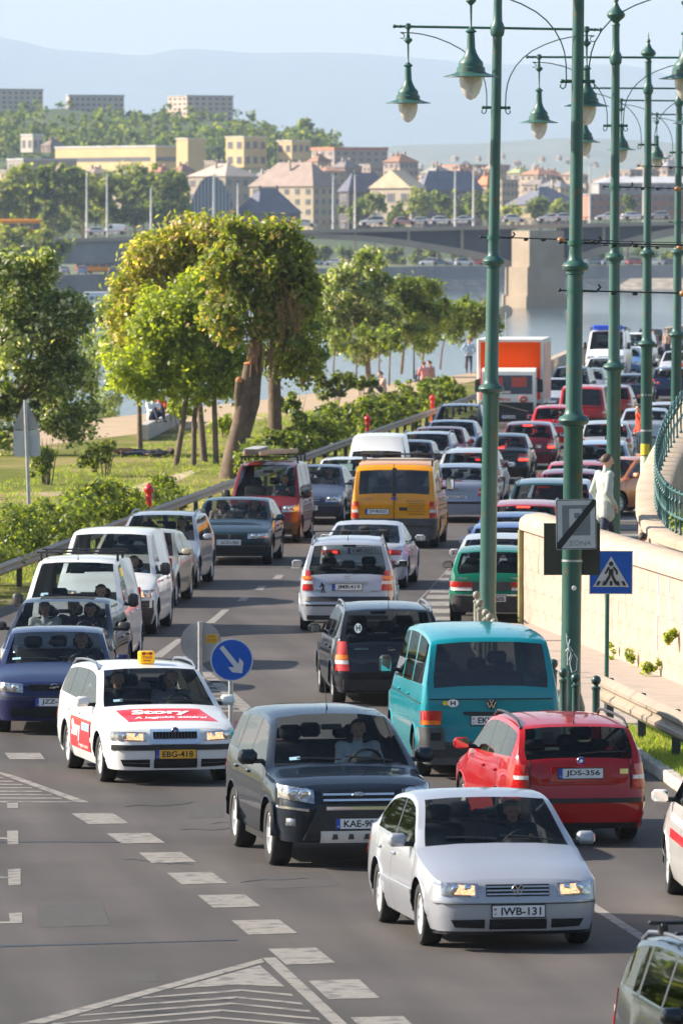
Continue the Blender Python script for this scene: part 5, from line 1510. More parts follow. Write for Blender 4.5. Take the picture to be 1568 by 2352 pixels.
bal.box((.0, 0, .48), (.09, .012, .09)); bal.box((0, 0, .78), (.08, .012, .05))
balm = bal.mesh('baluster', mat('railing_green', (.025, .10, .095), .45, noise=(8, .15)), 45)
top_r, low_r = [], []
for i in range(48):
    t = 2.0 + (len(cw) - 1 - 2.0) * i / 47
    d = Vector((fx(t + .02) - fx(t - .02), fy(t + .02) - fy(t - .02), 0)).normalized(); nn = Vector((d.y, -d.x, 0))
    p_ = Vector((fx(t), fy(t), fz(t))) + nn * .30 - Vector((5.7, 128, 1.9))
    inst('baluster', balm, rl, p_, (0, 0, math.atan2(d.y, d.x)), scale=(1, 1, .82))
    top_r.append(p_ + Vector((0, 0, .70))); low_r.append(p_ + Vector((0, 0, .28)))
for pts, nm in ((top_r, 'top_rail'), (low_r, 'lower_rail')):
    mb = MB(); mb.tube(pts, .025, 6); mb.build(nm, MATS['railing_green'], rl, 50)
# ------------------------------------------------------------------ trees and shrubs
import numpy as np
RNG = np.random.default_rng(5)
MORE = 1.7
def leaves(blobs, size, name, m, clump=.42, out=.35, aspect=.55):
    """blobs: (centre, (rx, ry, rz), number of leaves); small rhombic leaves in clumps through each volume"""
    C, Nn = [], []
    for c, r, n in blobs:
        n = int(n * MORE); r = np.array(r)
        ns = max(3, min(9, int(n / 110)))
        sd = RNG.normal(size=(ns, 3)); sd[:, 2] += .25; sd /= np.linalg.norm(sd, axis=1)[:, None]
        sc = sd * r * RNG.uniform(.45, .85, ns)[:, None]; sr = RNG.uniform(.34, .56, ns)[:, None] * r
        nc = max(6, int(n / 34))
        which = RNG.integers(0, ns, nc)
        d = RNG.normal(size=(nc, 3)); d += sd[which] * .5; d /= np.linalg.norm(d, axis=1)[:, None]
        cc = sc[which] + d * (RNG.uniform(.25, 1.1, nc) ** .5)[:, None] * sr[which]
        k = RNG.integers(0, nc, n)
        off = RNG.normal(size=(n, 3)) * (RNG.uniform(.5, 1.3, nc) * clump * .36)[k][:, None]
        C.append(np.array(c) + cc[k] + off)
        nn = d[k] * .9 + RNG.normal(size=(n, 3)) * .65 + np.array((0, 0, .45))
        Nn.append(nn / np.linalg.norm(nn, axis=1)[:, None])
    C = np.concatenate(C); Nn = np.concatenate(Nn); n = len(C)
    t = np.cross(Nn, RNG.normal(size=(n, 3))); t /= np.linalg.norm(t, axis=1)[:, None]
    b = np.cross(Nn, t)
    s = (size * .78 * RNG.uniform(.6, 1.35, n))[:, None]
    fold = Nn * s * .16
    V = np.stack([C - t * s, C - b * s * aspect + fold, C + t * s, C + b * s * aspect + fold], 1).reshape(-1, 3)
    me = bpy.data.meshes.new(name)
    me.vertices.add(4 * n); me.vertices.foreach_set('co', V.ravel())
    me.loops.add(4 * n); me.loops.foreach_set('vertex_index', np.arange(4 * n, dtype=np.int32))
    me.polygons.add(n); me.polygons.foreach_set('loop_start', np.arange(0, 4 * n, 4, dtype=np.int32))
    me.polygons.foreach_set('loop_total', np.full(n, 4, dtype=np.int32))
    me.materials.append(m); me.update(); me.validate()
    return me
M_BARK = mat('bark', (.16, .115, .085), .9, noise=(5, .3), bump=(9, .8))
M_BARKO = mat('old_bark', (.13, .09, .062), .9, noise=(4, .35), bump=(7, 1.0))
LF_CH = mat_leaf('chestnut_leaf', (.09, .14, .045), (.28, .32, .13), (.74, .70, .60), .20, rough=.28)  # pale share paints white sun glints into the crown, besides blossoms
LF_BR = mat_leaf('bright_leaf', (.17, .22, .035), (.38, .42, .07), (.42, .42, .10), .06)
LF_BL = mat_leaf('blossom_leaf', (.18, .22, .035), (.38, .38, .08), (.72, .52, .34), .22)
LF_RU = mat_leaf('rusty_leaf', (.13, .175, .035), (.32, .34, .08), (.42, .28, .15), .13)
LF_DK = mat_leaf('dark_leaf', (.08, .125, .032), (.22, .26, .065), (.34, .36, .13), .12)
LF_OL = mat_leaf('olive_leaf', (0.160, 0.216, 0.103), (0.342, 0.387, 0.205))
LF_SH = mat_leaf('shrub_leaf', (.055, .09, .02), (.17, .20, .042), (.28, .28, .08), .10)
def px_blob(px, py, Y, rx, rz, n, ry=None, dy=0):
    k = Y / FPX; c = at(px, py, Y); c.y += dy
    return (c, (rx * k, (ry if ry else rx) * k, rz * k), n)
def tree(name, lab, Y, base, blobs, trunk_r, lm, size, group, trunks=None, limbs=True, bark=None, cat='tree', clump=.42, zb=0.0):
    """base: px of the trunk foot; blobs: (px, py, rx, rz, n[, dy]); crown spread in depth as in width"""
    b = at(base, 540 + CAM_H * FPX / Y, Y); b.z = zb
    r = empty(name, b); tag(r, lab, cat, group)
    bl = []
    for q in blobs:
        c, rr, n = px_blob(q[0], q[1], Y, q[2], q[3], q[4], dy=q[5] if len(q) > 5 else 0)
        bl.append((c - b, rr, n))
    inst('crown', leaves(bl, size, 'crown', lm, clump), r)
    mb = MB()
    top = sum((c for c, _, _ in bl), Vector()) / len(bl)
    for tp in (trunks or [None]):
        if tp is None:
            pts = [Vector((0, 0, -.1)), Vector((top.x * .15, top.y * .1, top.z * .35)), Vector((top.x * .5, top.y * .4, top.z * .75)), top]
            mb.tube(pts, [trunk_r * 1.15, trunk_r * .9, trunk_r * .65, trunk_r * .25], 8)
            if limbs:
                for c, rr, n in bl[:7]: mb.tube([pts[1] * .6 + pts[2] * .4, (pts[2] + c) / 2 + Vector((0, 0, -.1)), c], [trunk_r * .5, trunk_r * .32, trunk_r * .1], 6)
        else: mb.tube([Vector(p_) for p_ in tp[0]], tp[1], 10)
    mb.build('trunk', bark or M_BARK, r, 60)
    return r
GT = 'trees in the riverside park'
tree('chestnut_tree', 'dark chestnut with pale leaves painted as sun glints at the left edge', 240, 40, [(60, 690, 95, 95, 2600), (10, 790, 110, 110, 2600), (125, 770, 80, 95, 1900), (60, 890, 105, 90, 2300), (150, 880, 75, 80, 1500), (5, 960, 80, 70, 1200), (170, 730, 45, 55, 700), (85, 625, 60, 40, 800), (20, 630, 55, 50, 800), (120, 965, 80, 55, 1100), (185, 960, 55, 60, 700), (-60, 700, 90, 120, 700)], .13, LF_CH, .125, GT)
tree('chestnut_tree', 'thin-trunked chestnut rising over the seated people', 245, 322, [(320, 760, 75, 75, 1700), (275, 800, 55, 65, 900), (375, 800, 60, 75, 1100), (325, 860, 75, 55, 1000), (270, 735, 45, 50, 500)], .085, LF_CH, .12, GT)
tree('olive_tree', 'soft grey-green tree behind the left chestnut', 330, 218, [(235, 780, 45, 70, 800), (225, 880, 50, 80, 900), (215, 960, 45, 50, 500)], .07, LF_OL, .13, GT)
tree('leafy_tree', 'bright green tree with leaning trunks in the park', 229, 403, [(300, 845, 55, 45, 700), (365, 880, 55, 38, 600), (450, 885, 60, 40, 700), (525, 845, 55, 55, 900), (400, 720, 75, 65, 1300), (470, 690, 75, 65, 1300), (520, 770, 55, 60, 900), (350, 770, 55, 55, 700), (410, 760, 75, 60, 1500), (450, 830, 70, 60, 1300), (390, 850, 50, 45, 700), (490, 870, 50, 50, 700), (430, 700, 70, 55, 1200)], .08, LF_BR, .115, GT,
     trunks=[([(0, 0, -.1), (.25, 0, 1.4), (.45, 0, 2.9), (.5, 0, 4)], [.10, .085, .07, .03]), ([(.55, .3, -.1), (.58, .3, 1.4), (.75, .3, 3), (.6, .3, 4.2)], [.09, .08, .06, .03]), ([(1.25, .2, -.1), (1.2, .2, 1.6), (1.15, .2, 3.4)], [.095, .085, .05])])
tree('blossom_tree', 'wide tree with cream blossoms crowning the park', 233, 470, [(440, 575, 85, 65, 2400), (380, 620, 75, 75, 2000), (330, 690, 65, 60, 1300), (290, 740, 55, 55, 900), (500, 560, 70, 60, 1600), (350, 560, 40, 40, 400)], .10, LF_BL, .115, GT)
ob = g(548, 1102)
sc_ = 233.0 / FPX
tree('old_tree', 'old pollarded tree with thick bark and rusty crown', 217, 548, [(560, 545, 60, 48, 1300), (620, 575, 58, 52, 1300), (675, 625, 48, 55, 1000), (695, 700, 42, 60, 900), (650, 650, 60, 60, 1300), (590, 640, 70, 60, 1500), (530, 625, 60, 60, 1200), (520, 715, 60, 60, 1200), (600, 730, 60, 50, 1000), (665, 780, 50, 55, 900), (690, 830, 45, 50, 700), (655, 550, 35, 30, 300)], .3, LF_RU, .115, GT,
     trunks=[([(-.22, 0, -.1), (-.16, 0, .6), (.05, 0, 1.6), (.22, 0, 2.6), (.32, 0, 3.3)], [.40, .30, .25, .21, .17]), ([(.12, .15, 1.2), (.40, .15, 2.2), (.48, .2, 3.2), (.55, .2, 4.6), (.7, .2, 6)], [.22, .23, .21, .15, .06]), ([(.05, 0, 1.6), (-.02, -.1, 2.4), (.02, -.1, 2.9)], [.14, .12, .11]), ([(.5, .2, 4), (0, .2, 5.2), (-.3, .2, 6.0)], [.12, .08, .03])], bark=M_BARKO)
o_ = [o for o in COL.objects if o.name.startswith('old_tree')][0]
for c_, r_ in (((.30, -.05, 3.33), (.15, .14, .05)), ((.02, -.17, 2.85), (.10, .05, .10))):
    mb = MB(); mb.ball(c_, r_, 12, 6); mb.build('cut_stump', mat('fresh_cut_wood', (.55, .22, .09), .8), o_, 60)
tw = MB()
for k in range(70):
    x = RNG.uniform(.25, 1.0); y = RNG.uniform(-.3, .3); z0 = RNG.uniform(2.9, 3.6); h = RNG.uniform(.7, 1.9)
    tw.tube([(x, y, z0), (x + RNG.uniform(-.1, .1), y, z0 + h * .5), (x + RNG.uniform(-.22, .22), y + RNG.uniform(-.1, .1), z0 + h)], [.013, .010, .004], 4)
for k in range(40):
    x = RNG.uniform(1.1, 1.8); z0 = RNG.uniform(3.4, 4.4); h = RNG.uniform(.8, 1.8)
    tw.tube([(x, 0, z0), (x + RNG.uniform(-.1, .15), -.6, z0 + h * .5), (x + RNG.uniform(-.2, .3), -.8, z0 + h)], [.012, .009, .004], 4)
tw.build('twigs', mat('dry_twig', (.28, .16, .09), .9), o_)
tree('leaning_trunk_tree', 'pale-barked trunk with leaves right of the old tree', 236, 632, [(690, 720, 45, 65, 900), (700, 800, 45, 60, 800), (640, 830, 40, 45, 500), (680, 640, 45, 50, 600)], .22, LF_DK, .12, GT, trunks=[([(0, 0, -.1), (0, 0, 1), (-.03, 0, 2.4), (.1, 0, 3.8), (.5, 0, 5)], [.26, .23, .21, .15, .06])], bark=M_BARKO)
tree('chestnut_tree', 'round dark chestnut right of the old tree', 372, 846, [(825, 640, 62, 52, 1900), (770, 690, 55, 60, 1500), (870, 690, 60, 60, 1700), (820, 740, 75, 50, 1700), (750, 750, 45, 50, 800), (880, 750, 50, 50, 1000), (830, 795, 70, 35, 900), (850, 605, 35, 25, 400)], .13, LF_CH, .16, GT)
tree('lime_tree', 'slender tree second in the thin-trunked row', 385, 921, [(930, 690, 45, 48, 1200), (965, 680, 40, 40, 900), (940, 745, 55, 40, 1100), (985, 740, 35, 45, 700)], .075, LF_DK, .15, GT)
tree('lime_tree', 'slender tree third in the thin-trunked row', 392, 968, [(1000, 690, 28, 38, 700), (1005, 745, 35, 38, 700), (975, 780, 45, 28, 600)], .06, LF_DK, .15, GT)
tree('lime_tree', 'last slender tree of the row beside the lorry', 402, 1068, [(1085, 710, 38, 32, 800), (1120, 730, 34, 30, 700), (1070, 745, 30, 30, 500), (1140, 745, 22, 20, 300)], .06, LF_DK, .15, GT)
tree('lime_tree', 'small slender tree before the walker in blue', 398, 1010, [(1035, 745, 30, 32, 600), (1045, 715, 22, 22, 300)], .05, LF_DK, .15, GT)
for i, (px, Y) in enumerate(((870, 356), (893, 350), (950, 372), (765, 362), (818, 366))):
    tree('young_tree', ['bare young trunk under the round chestnut crown', 'second bare young trunk below the chestnut', 'young trunk at the middle of the row', 'young tree at the left of the round chestnut', 'young tree shaded by the round chestnut'][i], Y, px, [(px + (4 if i % 2 else -6), 790 - 8 * (i % 3), 24, 26, 220), (px + 8, 770, 20, 22, 160)], .045, LF_DK, .14, GT, limbs=False)
for i, (tx, ty) in enumerate(((-23, 74), (-25, 90), (-23.5, 106), (-26, 122), (-24, 140))):
    k_ = FPX / ty; cx_ = 784 + tx * k_; cy_ = lambda z: 540 + (CAM_H - z) * k_
    tree('chestnut_tree', ('first', 'second', 'third', 'fourth', 'fifth')[i] + ' park tree left of the view, mirrored in car windows', ty, cx_, [(cx_ + dx * k_, cy_(z), r * k_, r * k_, 700) for dx, z, r in ((0, 5.2, 1.6), (-1.1, 4.2, 1.4), (1.2, 4.3, 1.5), (0, 3.4, 1.5))], .14, LF_DK, .16, GT)
GS = 'shrubs along the park'
def shrub(lab, px, py, w, h, n, lm=None, size=.07, stems=6, dense=1.0):
    """a shrub whose foot is at px, py; w, h in pixels there"""
    b = g(px, py); k = b.y / FPX
    W_, H_ = w * k, h * k
    r = empty('shrub', b); tag(r, lab, 'shrub', GS)
    bl = []
    for j in range(5):
        bl.append((Vector((RNG.uniform(-.32, .32) * W_, RNG.uniform(-.3, .3) * W_, H_ * RNG.uniform(.42, .72))), (W_ * .24, W_ * .24, H_ * .26), int(n / 5)))
    inst('foliage', leaves(bl, size, 'foliage', lm or LF_SH, .16), r)
    mb = MB()
    for j in range(stems):
        x, y = RNG.uniform(-.3, .3) * W_, RNG.uniform(-.2, .2) * W_
        mb.tube([(x * .4, y * .4, -.05), (x * .7, y * .7, H_ * .4), (x * 1.2, y * 1.2, H_ * RNG.uniform(.8, 1.0))], [.02, .014, .005], 5)
    mb.build('stems', M_BARK, r)
shrub('twiggy dark shrub beside the back-turned signs', 110, 1112, 90, 115, 1300, LF_DK, .075, 10)
shrub('round shrub with small leaves in the lawn', 240, 1094, 115, 85, 1700, LF_SH, .07, 9)
shrub('tall leafy shrub at the foot of the round chestnut', 760, 940, 120, 100, 1500, LF_SH, .11)
shrub('olive shrub right of the round chestnut trunks', 835, 925, 75, 70, 900, LF_SH, .11)
shrub('dark shrub between the two thick trunks and the hedge', 680, 985, 80, 95, 900, LF_DK, .10)
shrub('pale green bush under the leaning trunks', 415, 985, 70, 70, 800, LF_BR, .09)
shrub('bush between thin trunks near the bank', 520, 1005, 60, 60, 600, LF_BR, .09)
# the hedge behind the barrier
HG = 'bushes of the hedge behind the barrier'
hx = pchip([(p_[1], p_[0]) for p_ in gl])
hd = [(137, .9, .8), (143, 1.0, 1.0), (147.5, 1.0, 1.1), (151.5, 1.1, 1.2), (155.5, 1.0, 1.2), (160, .9, 1.0), (166, .9, 1.2), (172, 1.0, 1.25), (178, 1.0, 1.1), (187, .8, .9), (214, 1.0, .9), (218, 1.1, 1.3), (226, 1.1, 1.2), (234, 1.1, 1.4), (243, 1.1, 1.3), (252, 1.2, 1.4), (262, 1.2, 1.4), (273, 1.2, 1.3), (285, 1.3, 1.4), (298, 1.4, 1.3)]
for i, (Y, w, h) in enumerate(hd):
    r = empty('hedge_bush', (hx(Y) - .95, Y, 0)); near = ('behind the first white van', 'behind the white vans', 'near the nearest red hydrant', 'left of the red minivan', 'below the thick old trunk', 'above the white box van', 'near the middle hydrant', 'near the far hydrant', 'beside the orange lorry')[min(8, i * 9 // len(hd))]
    tag(r, 'leafy hedge bush %s, %s of the row' % (near, ('first', 'second', 'third', 'fourth', 'fifth', 'sixth', 'seventh', 'eighth', 'ninth', 'tenth', 'eleventh', 'twelfth', 'thirteenth', 'fourteenth', 'fifteenth', 'sixteenth', 'seventeenth', 'eighteenth', 'nineteenth', 'last')[i]), 'bush', HG)
    bl = [(Vector((RNG.uniform(-.35, .35), RNG.uniform(-2.8, 2.8), h * RNG.uniform(.35, .80))), (w * .55, 1.6, h * .36), 380) for j in range(6)]
    inst('foliage', leaves(bl, .075 if Y < 190 else .11, 'foliage', (LF_SH, LF_SH, LF_DK, LF_SH)[i % 4], .2), r)
# grass tufts on the near lawn and along the left verge
def tufts(name, lab, spots, hmin, hmax, m, blade=.006):
    V, F = [], []
    for (x, y, z, n) in spots:
        for _ in range(n):
            a = RNG.uniform(0, 6.28); h = RNG.uniform(hmin, hmax); l = RNG.uniform(.1, .6) * h
            px, py = x + RNG.normal() * .07, y + RNG.normal() * .10
            w = blade * RNG.uniform(.7, 1.6)
            b = len(V); c, s_ = math.cos(a), math.sin(a)
            V += [(px - s_ * w, py + c * w, z), (px + s_ * w, py - c * w, z), (px + c * l * .4, py + s_ * l * .4, z + h * .65), (px + c * l, py + s_ * l, z + h)]
            F += [(b, b + 1, b + 2), (b, b + 2, b + 3)]
    me = bpy.data.meshes.new(name); me.from_pydata(V, [], F); me.materials.append(m); me.update()
    o = inst(name, me); tag(o, lab, 'grass', kind='stuff'); return o
LG_ = mat_leaf('grass_blade', (0.123, 0.210, 0.035), (0.350, 0.403, 0.088), (0.360, 0.300, 0.130), .22, rough=.6)
sp = []
for _ in range(2600):
    Y = RNG.uniform(86, 105); xl = np.interp(Y, [86, 88, 94, 99, 104.6], [5.2, 5.0, 4.5, 4.18, 3.78])
    sp.append((xl + RNG.uniform(0, 1) ** 1.3 * 2.6, Y, .10, 16))
tufts('lawn_grass', 'short green grass under the beige barrier', sp, .04, .13, LG_)
sp = []
for _ in range(3000):
    Y = RNG.uniform(128, 200); sp.append((hx(Y) - RNG.uniform(.1, 9), Y, 0, 6))
for _ in range(2000):
    Y = RNG.uniform(200, 300); sp.append((hx(Y) - RNG.uniform(.3, 8), Y, 0, 8))
tufts('park_grass', 'rough grass in the park beyond the barrier', sp, .04, .14, LG_, .012)
# weeds at the foot of the wall
for lab, t, n, z, s_ in (('green weed growing out of the stone wall', .69, 160, .75, .05), ('leafy weed at the foot of the stone wall', .62, 200, .2, .05), ('dry grass tuft by the crossing sign pole', .53, 120, .25, .04), ('small weeds where wall meets pavement', .45, 90, .15, .04)):
    p_ = WA + (WB - WA) * t + wnrm * .12
    r = empty('weed', (p_.x, p_.y, .12 if z < .5 else z)); tag(r, lab, 'weed')
    inst('foliage', leaves([(Vector((0, 0, .14)), (.14, .14, .14), n)], s_, 'foliage', LF_BR if 'dry' not in lab else LG_, .08), r)
p_ = Vector((5.75, 127.0, 2.15))
r = empty('climber', p_); tag(r, 'pale feathery plant hanging over the green railing', 'plant')
inst('foliage', leaves([(Vector((0, 0, 0)), (.22, .22, .12), 260), (Vector((.2, -.3, -.05)), (.2, .2, .12), 160)], .06, 'foliage', LF_OL, .1), r)
# ------------------------------------------------------------------ far bank, bridge, town, hills
KY = lambda Y: Y / FPX
M_FARG = mat('far_ground', (.12, .13, .07), .95, noise=(.01, .3))
M_QUAY = mat('quay_stone', (.24, .22, .21), .9, noise=(.2, .2))
M_RIP = mat('riprap', (.34, .29, .23), .95, noise=(.5, .35))
FB = [(-500, 1130), (-120, 1225), (-45, 1275), (-18, 1450), (20, 1640), (60, 1680), (500, 1760)]
fm = MB(); fm.poly(quadz([(2600, 1800)] + FB[::-1] + [(-2600, 1130), (-2600, 26500), (2600, 26500)], .3))
for a, b in zip(FB, FB[1:]):
    fm.poly([(a[0], a[1], .3), (b[0], b[1], .3), (b[0], b[1] - 1.5, -2.6), (a[0], a[1] - 1.5, -2.6)], 1)
    fm.poly([(a[0], a[1] - 1.5, -2.6), (b[0], b[1] - 1.5, -2.6), (b[0], b[1] - 12, -5.6), (a[0], a[1] - 12, -5.6)], 2)
tag(fm.build('far_bank', [M_FARG, M_QUAY, M_RIP]), kind='structure')
# -- hills
def ridge(name, keys, Y, base, depth, col, rough_, seed):
    rr = random.Random(seed); k = KY(Y); f = pchip(keys); mb = MB(); rows = []
    xs = list(range(-400, 1970, 10))
    import mathutils
    for j in range(16):
        t = j / 15; row = []
        for x in xs:
            h = CAM_H + (540 - f(x)) * k
            nz = mathutils.noise.fractal(Vector((x * .006, t * 3, seed)), .9, 2.0, 6)
            z = base + (h - base) * (1 - (1 - t) ** 1.7) + nz * rough_ * (1 - abs(2 * t - 1)) + (nz * rough_ * .12 if t == 1 else 0)
            row.append(((x - 784) * k, Y - depth * (1 - t), z))
        rows.append(row)
    mb.grid(rows)
    o = mb.build(name, mat(name + '_cover', col, .95, noise=(.012, .35)), smooth=60); tag(o, kind='structure'); return o
ridge('hills', [(-700, 60), (-200, 70), (0, 88), (50, 95), (130, 115), (250, 125), (330, 131), (390, 121), (440, 115), (520, 120), (600, 125), (700, 123), (800, 125), (900, 132), (1000, 140), (1140, 150), (1250, 151), (1400, 150), (1470, 160), (1568, 195), (1800, 260), (2300, 300)], 26000, 1, 6000, (.055, .085, .035), 14, 3)
ridge('terrain', [(-700, 420), (400, 400), (760, 352), (900, 338), (1100, 330), (1300, 320), (1500, 330), (1700, 350), (2300, 400)], 11000, .4, 3500, (.12, .13, .08), 5, 8)
# -- wooded hill with trees, and tower blocks on it
hillk = [(-700, 250), (-60, 262), (60, 262), (150, 250), (280, 262), (400, 268), (520, 275), (580, 300), (640, 325), (740, 340), (900, 372), (1100, 420), (2300, 470)]
ridge('hillside', hillk, 2650, .4, 420, (.05, .075, .025), 3, 5)
LF_FAR = mat_leaf('far_leaf', (.05, .085, .024), (.16, .20, .05), (.27, .28, .09), .2, rough=.7)
LF_FARL = mat_leaf('far_leaf_light', (.13, .17, .045), (.29, .30, .09), (.36, .36, .17), .2, rough=.7)
hf = pchip(hillk); bl = []
kk_ = KY(2600)
for _ in range(300):
    x = RNG.uniform(-40, 760); t = RNG.uniform(0, 1) ** .7
    y = hf(x) + 4 + t * (345 - hf(x)) * .95
    Y = 2640 - t * 260
    c = at(x, y, Y); r = RNG.uniform(3, 7.0)
    bl.append((c, (r, r, r * RNG.uniform(.8, 1.25)), 60))
o = inst('woods', leaves(bl, 1.15, 'woods', LF_FAR, 1.7)); tag(o, 'dense woods covering the hill behind the town', 'woods', kind='stuff')
def far_tree(lab, px, py, rx, rz, Y, lm, base=None, n=420, grp='trees across the river', name='far_tree', size=None):
    k = KY(Y); b = at(px, py, Y); zb = .3 if base is None else base
    r = empty(name, (b.x, Y, zb)); tag(r, lab, 'tree', grp)
    bl_ = [(Vector((RNG.uniform(-.4, .4) * rx * k, RNG.uniform(-.3, .3) * rx * k, b.z - zb + RNG.uniform(-.4, .45) * rz * k)), (rx * k * .55, rx * k * .55, rz * k * .5), n // 4) for _ in range(4)]
    inst('crown', leaves(bl_, size or .62, 'crown', lm, 1.2), r)
    mb = MB(); mb.tube([(0, 0, 0), (0, 0, max(.5, b.z - zb))], [.35, .15], 6); mb.build('trunk', M_BARK, r)
tl = [(12, 450, 45, 60), (70, 440, 60, 55), (130, 430, 60, 60), (190, 425, 60, 55), (250, 430, 60, 65), (310, 425, 60, 60), (370, 430, 60, 60), (415, 445, 40, 55), (30, 500, 55, 40), (120, 500, 60, 40), (220, 490, 60, 45), (330, 490, 70, 45), (400, 495, 45, 40)]
names_ = ('leftmost', 'second', 'third', 'fourth', 'fifth', 'sixth', 'seventh', 'rightmost', 'lower leftmost', 'lower second', 'lower third', 'lower fourth', 'lower rightmost')
for (x, y, rx, rz), nm in zip(tl, names_): far_tree('big hazy tree above the bridge, %s of the left mass' % nm, x, y + 6, rx * 1.35, rz * 1.15, 1520 + RNG.uniform(-60, 60), LF_FARL if RNG.random() < .65 else LF_FAR, n=2000, size=.75)
for i, (x, y, rx, rz) in enumerate(((30, 560, 45, 35), (95, 555, 50, 40), (60, 590, 50, 30), (130, 580, 30, 30), (5, 590, 40, 40))): far_tree(('round', 'wide', 'low', 'small', 'edge')[i] + ' hazy tree below the orange bus', x, y, rx, rz, 1235, LF_FARL, n=700, size=.5)
for i, (x, y, rx, rz) in enumerate(((815, 482, 40, 36), (860, 478, 40, 38), (905, 490, 40, 34), (960, 470, 45, 45), (1005, 462, 45, 50), (1040, 490, 30, 30), (1095, 460, 32, 50), (1120, 470, 25, 40), (1240, 480, 36, 28), (1285, 488, 30, 24), (1440, 470, 16, 34), (1180, 490, 26, 24))):
    far_tree('green tree behind the bridge, number %s from the blossom tree' % ('one', 'two', 'three', 'four', 'five', 'six', 'seven', 'eight', 'nine', 'ten', 'eleven', 'twelve')[i], x, y, rx, rz, 1690 + (i % 3) * 12, LF_FARL if i % 2 else LF_FAR, n=650, grp='trees behind the bridge')
for i, x in enumerate((705, 745, 800, 850, 900, 955, 1000, 1060, 1090, 1140, 1320, 1360, 1420, 1480, 1530)):
    far_tree('low tree under the bridge arch, place %s along the quay' % ('one', 'two', 'three', 'four', 'five', 'six', 'seven', 'eight', 'nine', 'ten', 'eleven', 'twelve', 'thirteen', 'fourteen', 'fifteen')[i], x, 586 + (i % 3) * 5, 30, 28, 1700 + (i % 4) * 8, LF_FAR if i % 3 else LF_FARL, n=420, grp='trees on the far quay')
for i, (x, y, rx, rz) in enumerate(((705, 285, 17, 32), (690, 300, 10, 28), (735, 312, 7, 14))): far_tree(('tall poplar', 'slim poplar', 'small poplar')[i] + ' standing on the hill crest', x, y, rx, rz, 2600, LF_FAR, base=28, n=380, grp='poplars on the hill', size=.9)

# -- houses
WIN = {}
def win_mesh(w, h):
    key = (round(w, 1), round(h, 1))
    if key not in WIN:
        mb = MB(); mb.box((0, 0, 0), (w, .16, h), 0); mb.box((0, -.05, 0), (w * .8, .12, h * .84), 1); WIN[key] = mb.mesh('window', [mat('window_frame', (.30, .27, .24), .7), mat('window_pane', (.10, .10, .115), .3)])
    return WIN[key]
def bld(name, lab, x0, x1, yt, yb, Y, col, fl=.25, th=32, roof=None, rows=3, cols=4, lcols=0, wcol=None, cat='building', grp='buildings across the river', strip=None, ww=.55, wh=.5):
    k = KY(Y); Wt = (x1 - x0) * k; T = R(th); col = (col[0] * .66, col[1] * .61, col[2] * .54)
    d = max(2.0, fl * Wt / math.sin(T)); w = (1 - fl) * Wt / math.cos(T)
    zt, zb = CAM_H + (540 - yt) * k, CAM_H + (540 - yb) * k
    H = zt - zb; cx = (x0 + fl * (x1 - x0) - 784) * k
    r = empty(name, (cx, Y, zb), T); tag(r, lab, cat, grp)
    wm_ = mat('plaster_%02d_%02d_%02d' % tuple(int(c * 99) for c in col), col, .85, noise=(.25, .08))
    mb = MB(); mb.box((w / 2, d / 2, H / 2), (w, d, H)); mb.build('wall', wm_, r)
    if roof:
        kind, yr, rc = roof; rh = (yt - yr) * k; o = .4
        rmat = mat('rooftiles_%02d_%02d_%02d' % tuple(int(c * 99) for c in rc), rc, .8, noise=(.5, .15))
        mb = MB()
        if kind == 'flat': mb.box((w / 2, d / 2, H + rh / 2), (w + .4, d + .4, max(rh, .2)))
        else:
            a = min(w, d) / 2 if kind == 'hip' else 0
            A_, B_, C_, D_ = (-o, -o, H), (w + o, -o, H), (w + o, d + o, H), (-o, d + o, H)
            if w >= d or kind == 'gablex': P1, P2 = (a, d / 2, H + rh), (w - a, d / 2, H + rh); fs_ = [(A_, B_, P2, P1), (C_, D_, P1, P2), (B_, C_, P2), (D_, A_, P1)]
            else: P1, P2 = (w / 2, a, H + rh), (w / 2, d - a, H + rh); fs_ = [(B_, C_, P2, P1), (D_, A_, P1, P2), (A_, B_, P1), (C_, D_, P2)]
            for f in fs_: mb.poly(f)
            for q_ in range(2): mb.box((w * (.3 + .4 * q_), d * .5, H + rh * .9), (.6, .5, rh * .3 + .6), 1)
        mb.build('roof', [rmat, wm_], r)
    if strip:
        for (za, zb_, ya, yb_) in strip:
            mb = MB(); mb.box((w / 2, -.03, H * (za + zb_) / 2), (w * .96, .1, H * (zb_ - za))); mb.build('window', mat('window_pane', (.03, .04, .05), .15), r)
            mb = MB(); mb.box((-.03, d * (ya + yb_) / 2, H * (za + zb_) / 2), (.1, d * (yb_ - ya), H * (zb_ - za))); mb.build('window', MATS['window_pane'], r)
    cw_, rh_ = w / max(1, cols), H / max(1, rows)
    for j in range(rows):
        for i in range(cols): inst('window', win_mesh(cw_ * ww, rh_ * wh), r, (cw_ * (i + .5), -.05, rh_ * (j + .5)))
        for i in range(lcols): inst('window', win_mesh(d / lcols * ww, rh_ * wh), r, (-.05, d / lcols * (i + .5), rh_ * (j + .5)), (0, 0, -math.pi / 2))
    return r
CREAM, YEL, GREY_, PINK, BRN, TERR = (.62, .54, .42), (.82, .64, .36), (.34, .33, .34), (.52, .27, .21), (.20, .15, .12), (.42, .17, .10)
HB = 'tower blocks on the wooded hill'
bld('tower_block', 'grey slab of flats on the hill at left edge', -40, 98, 208, 285, 2600, (.80, .72, .68), .12, 25, ('flat', 204, (.3, .3, .3)), 7, 9, 0, grp=HB)
bld('tower_block', 'long low flats between trees on the hill', 152, 285, 222, 285, 2610, (.76, .68, .66), .06, 15, ('flat', 218, (.3, .3, .3)), 5, 10, 0, grp=HB)
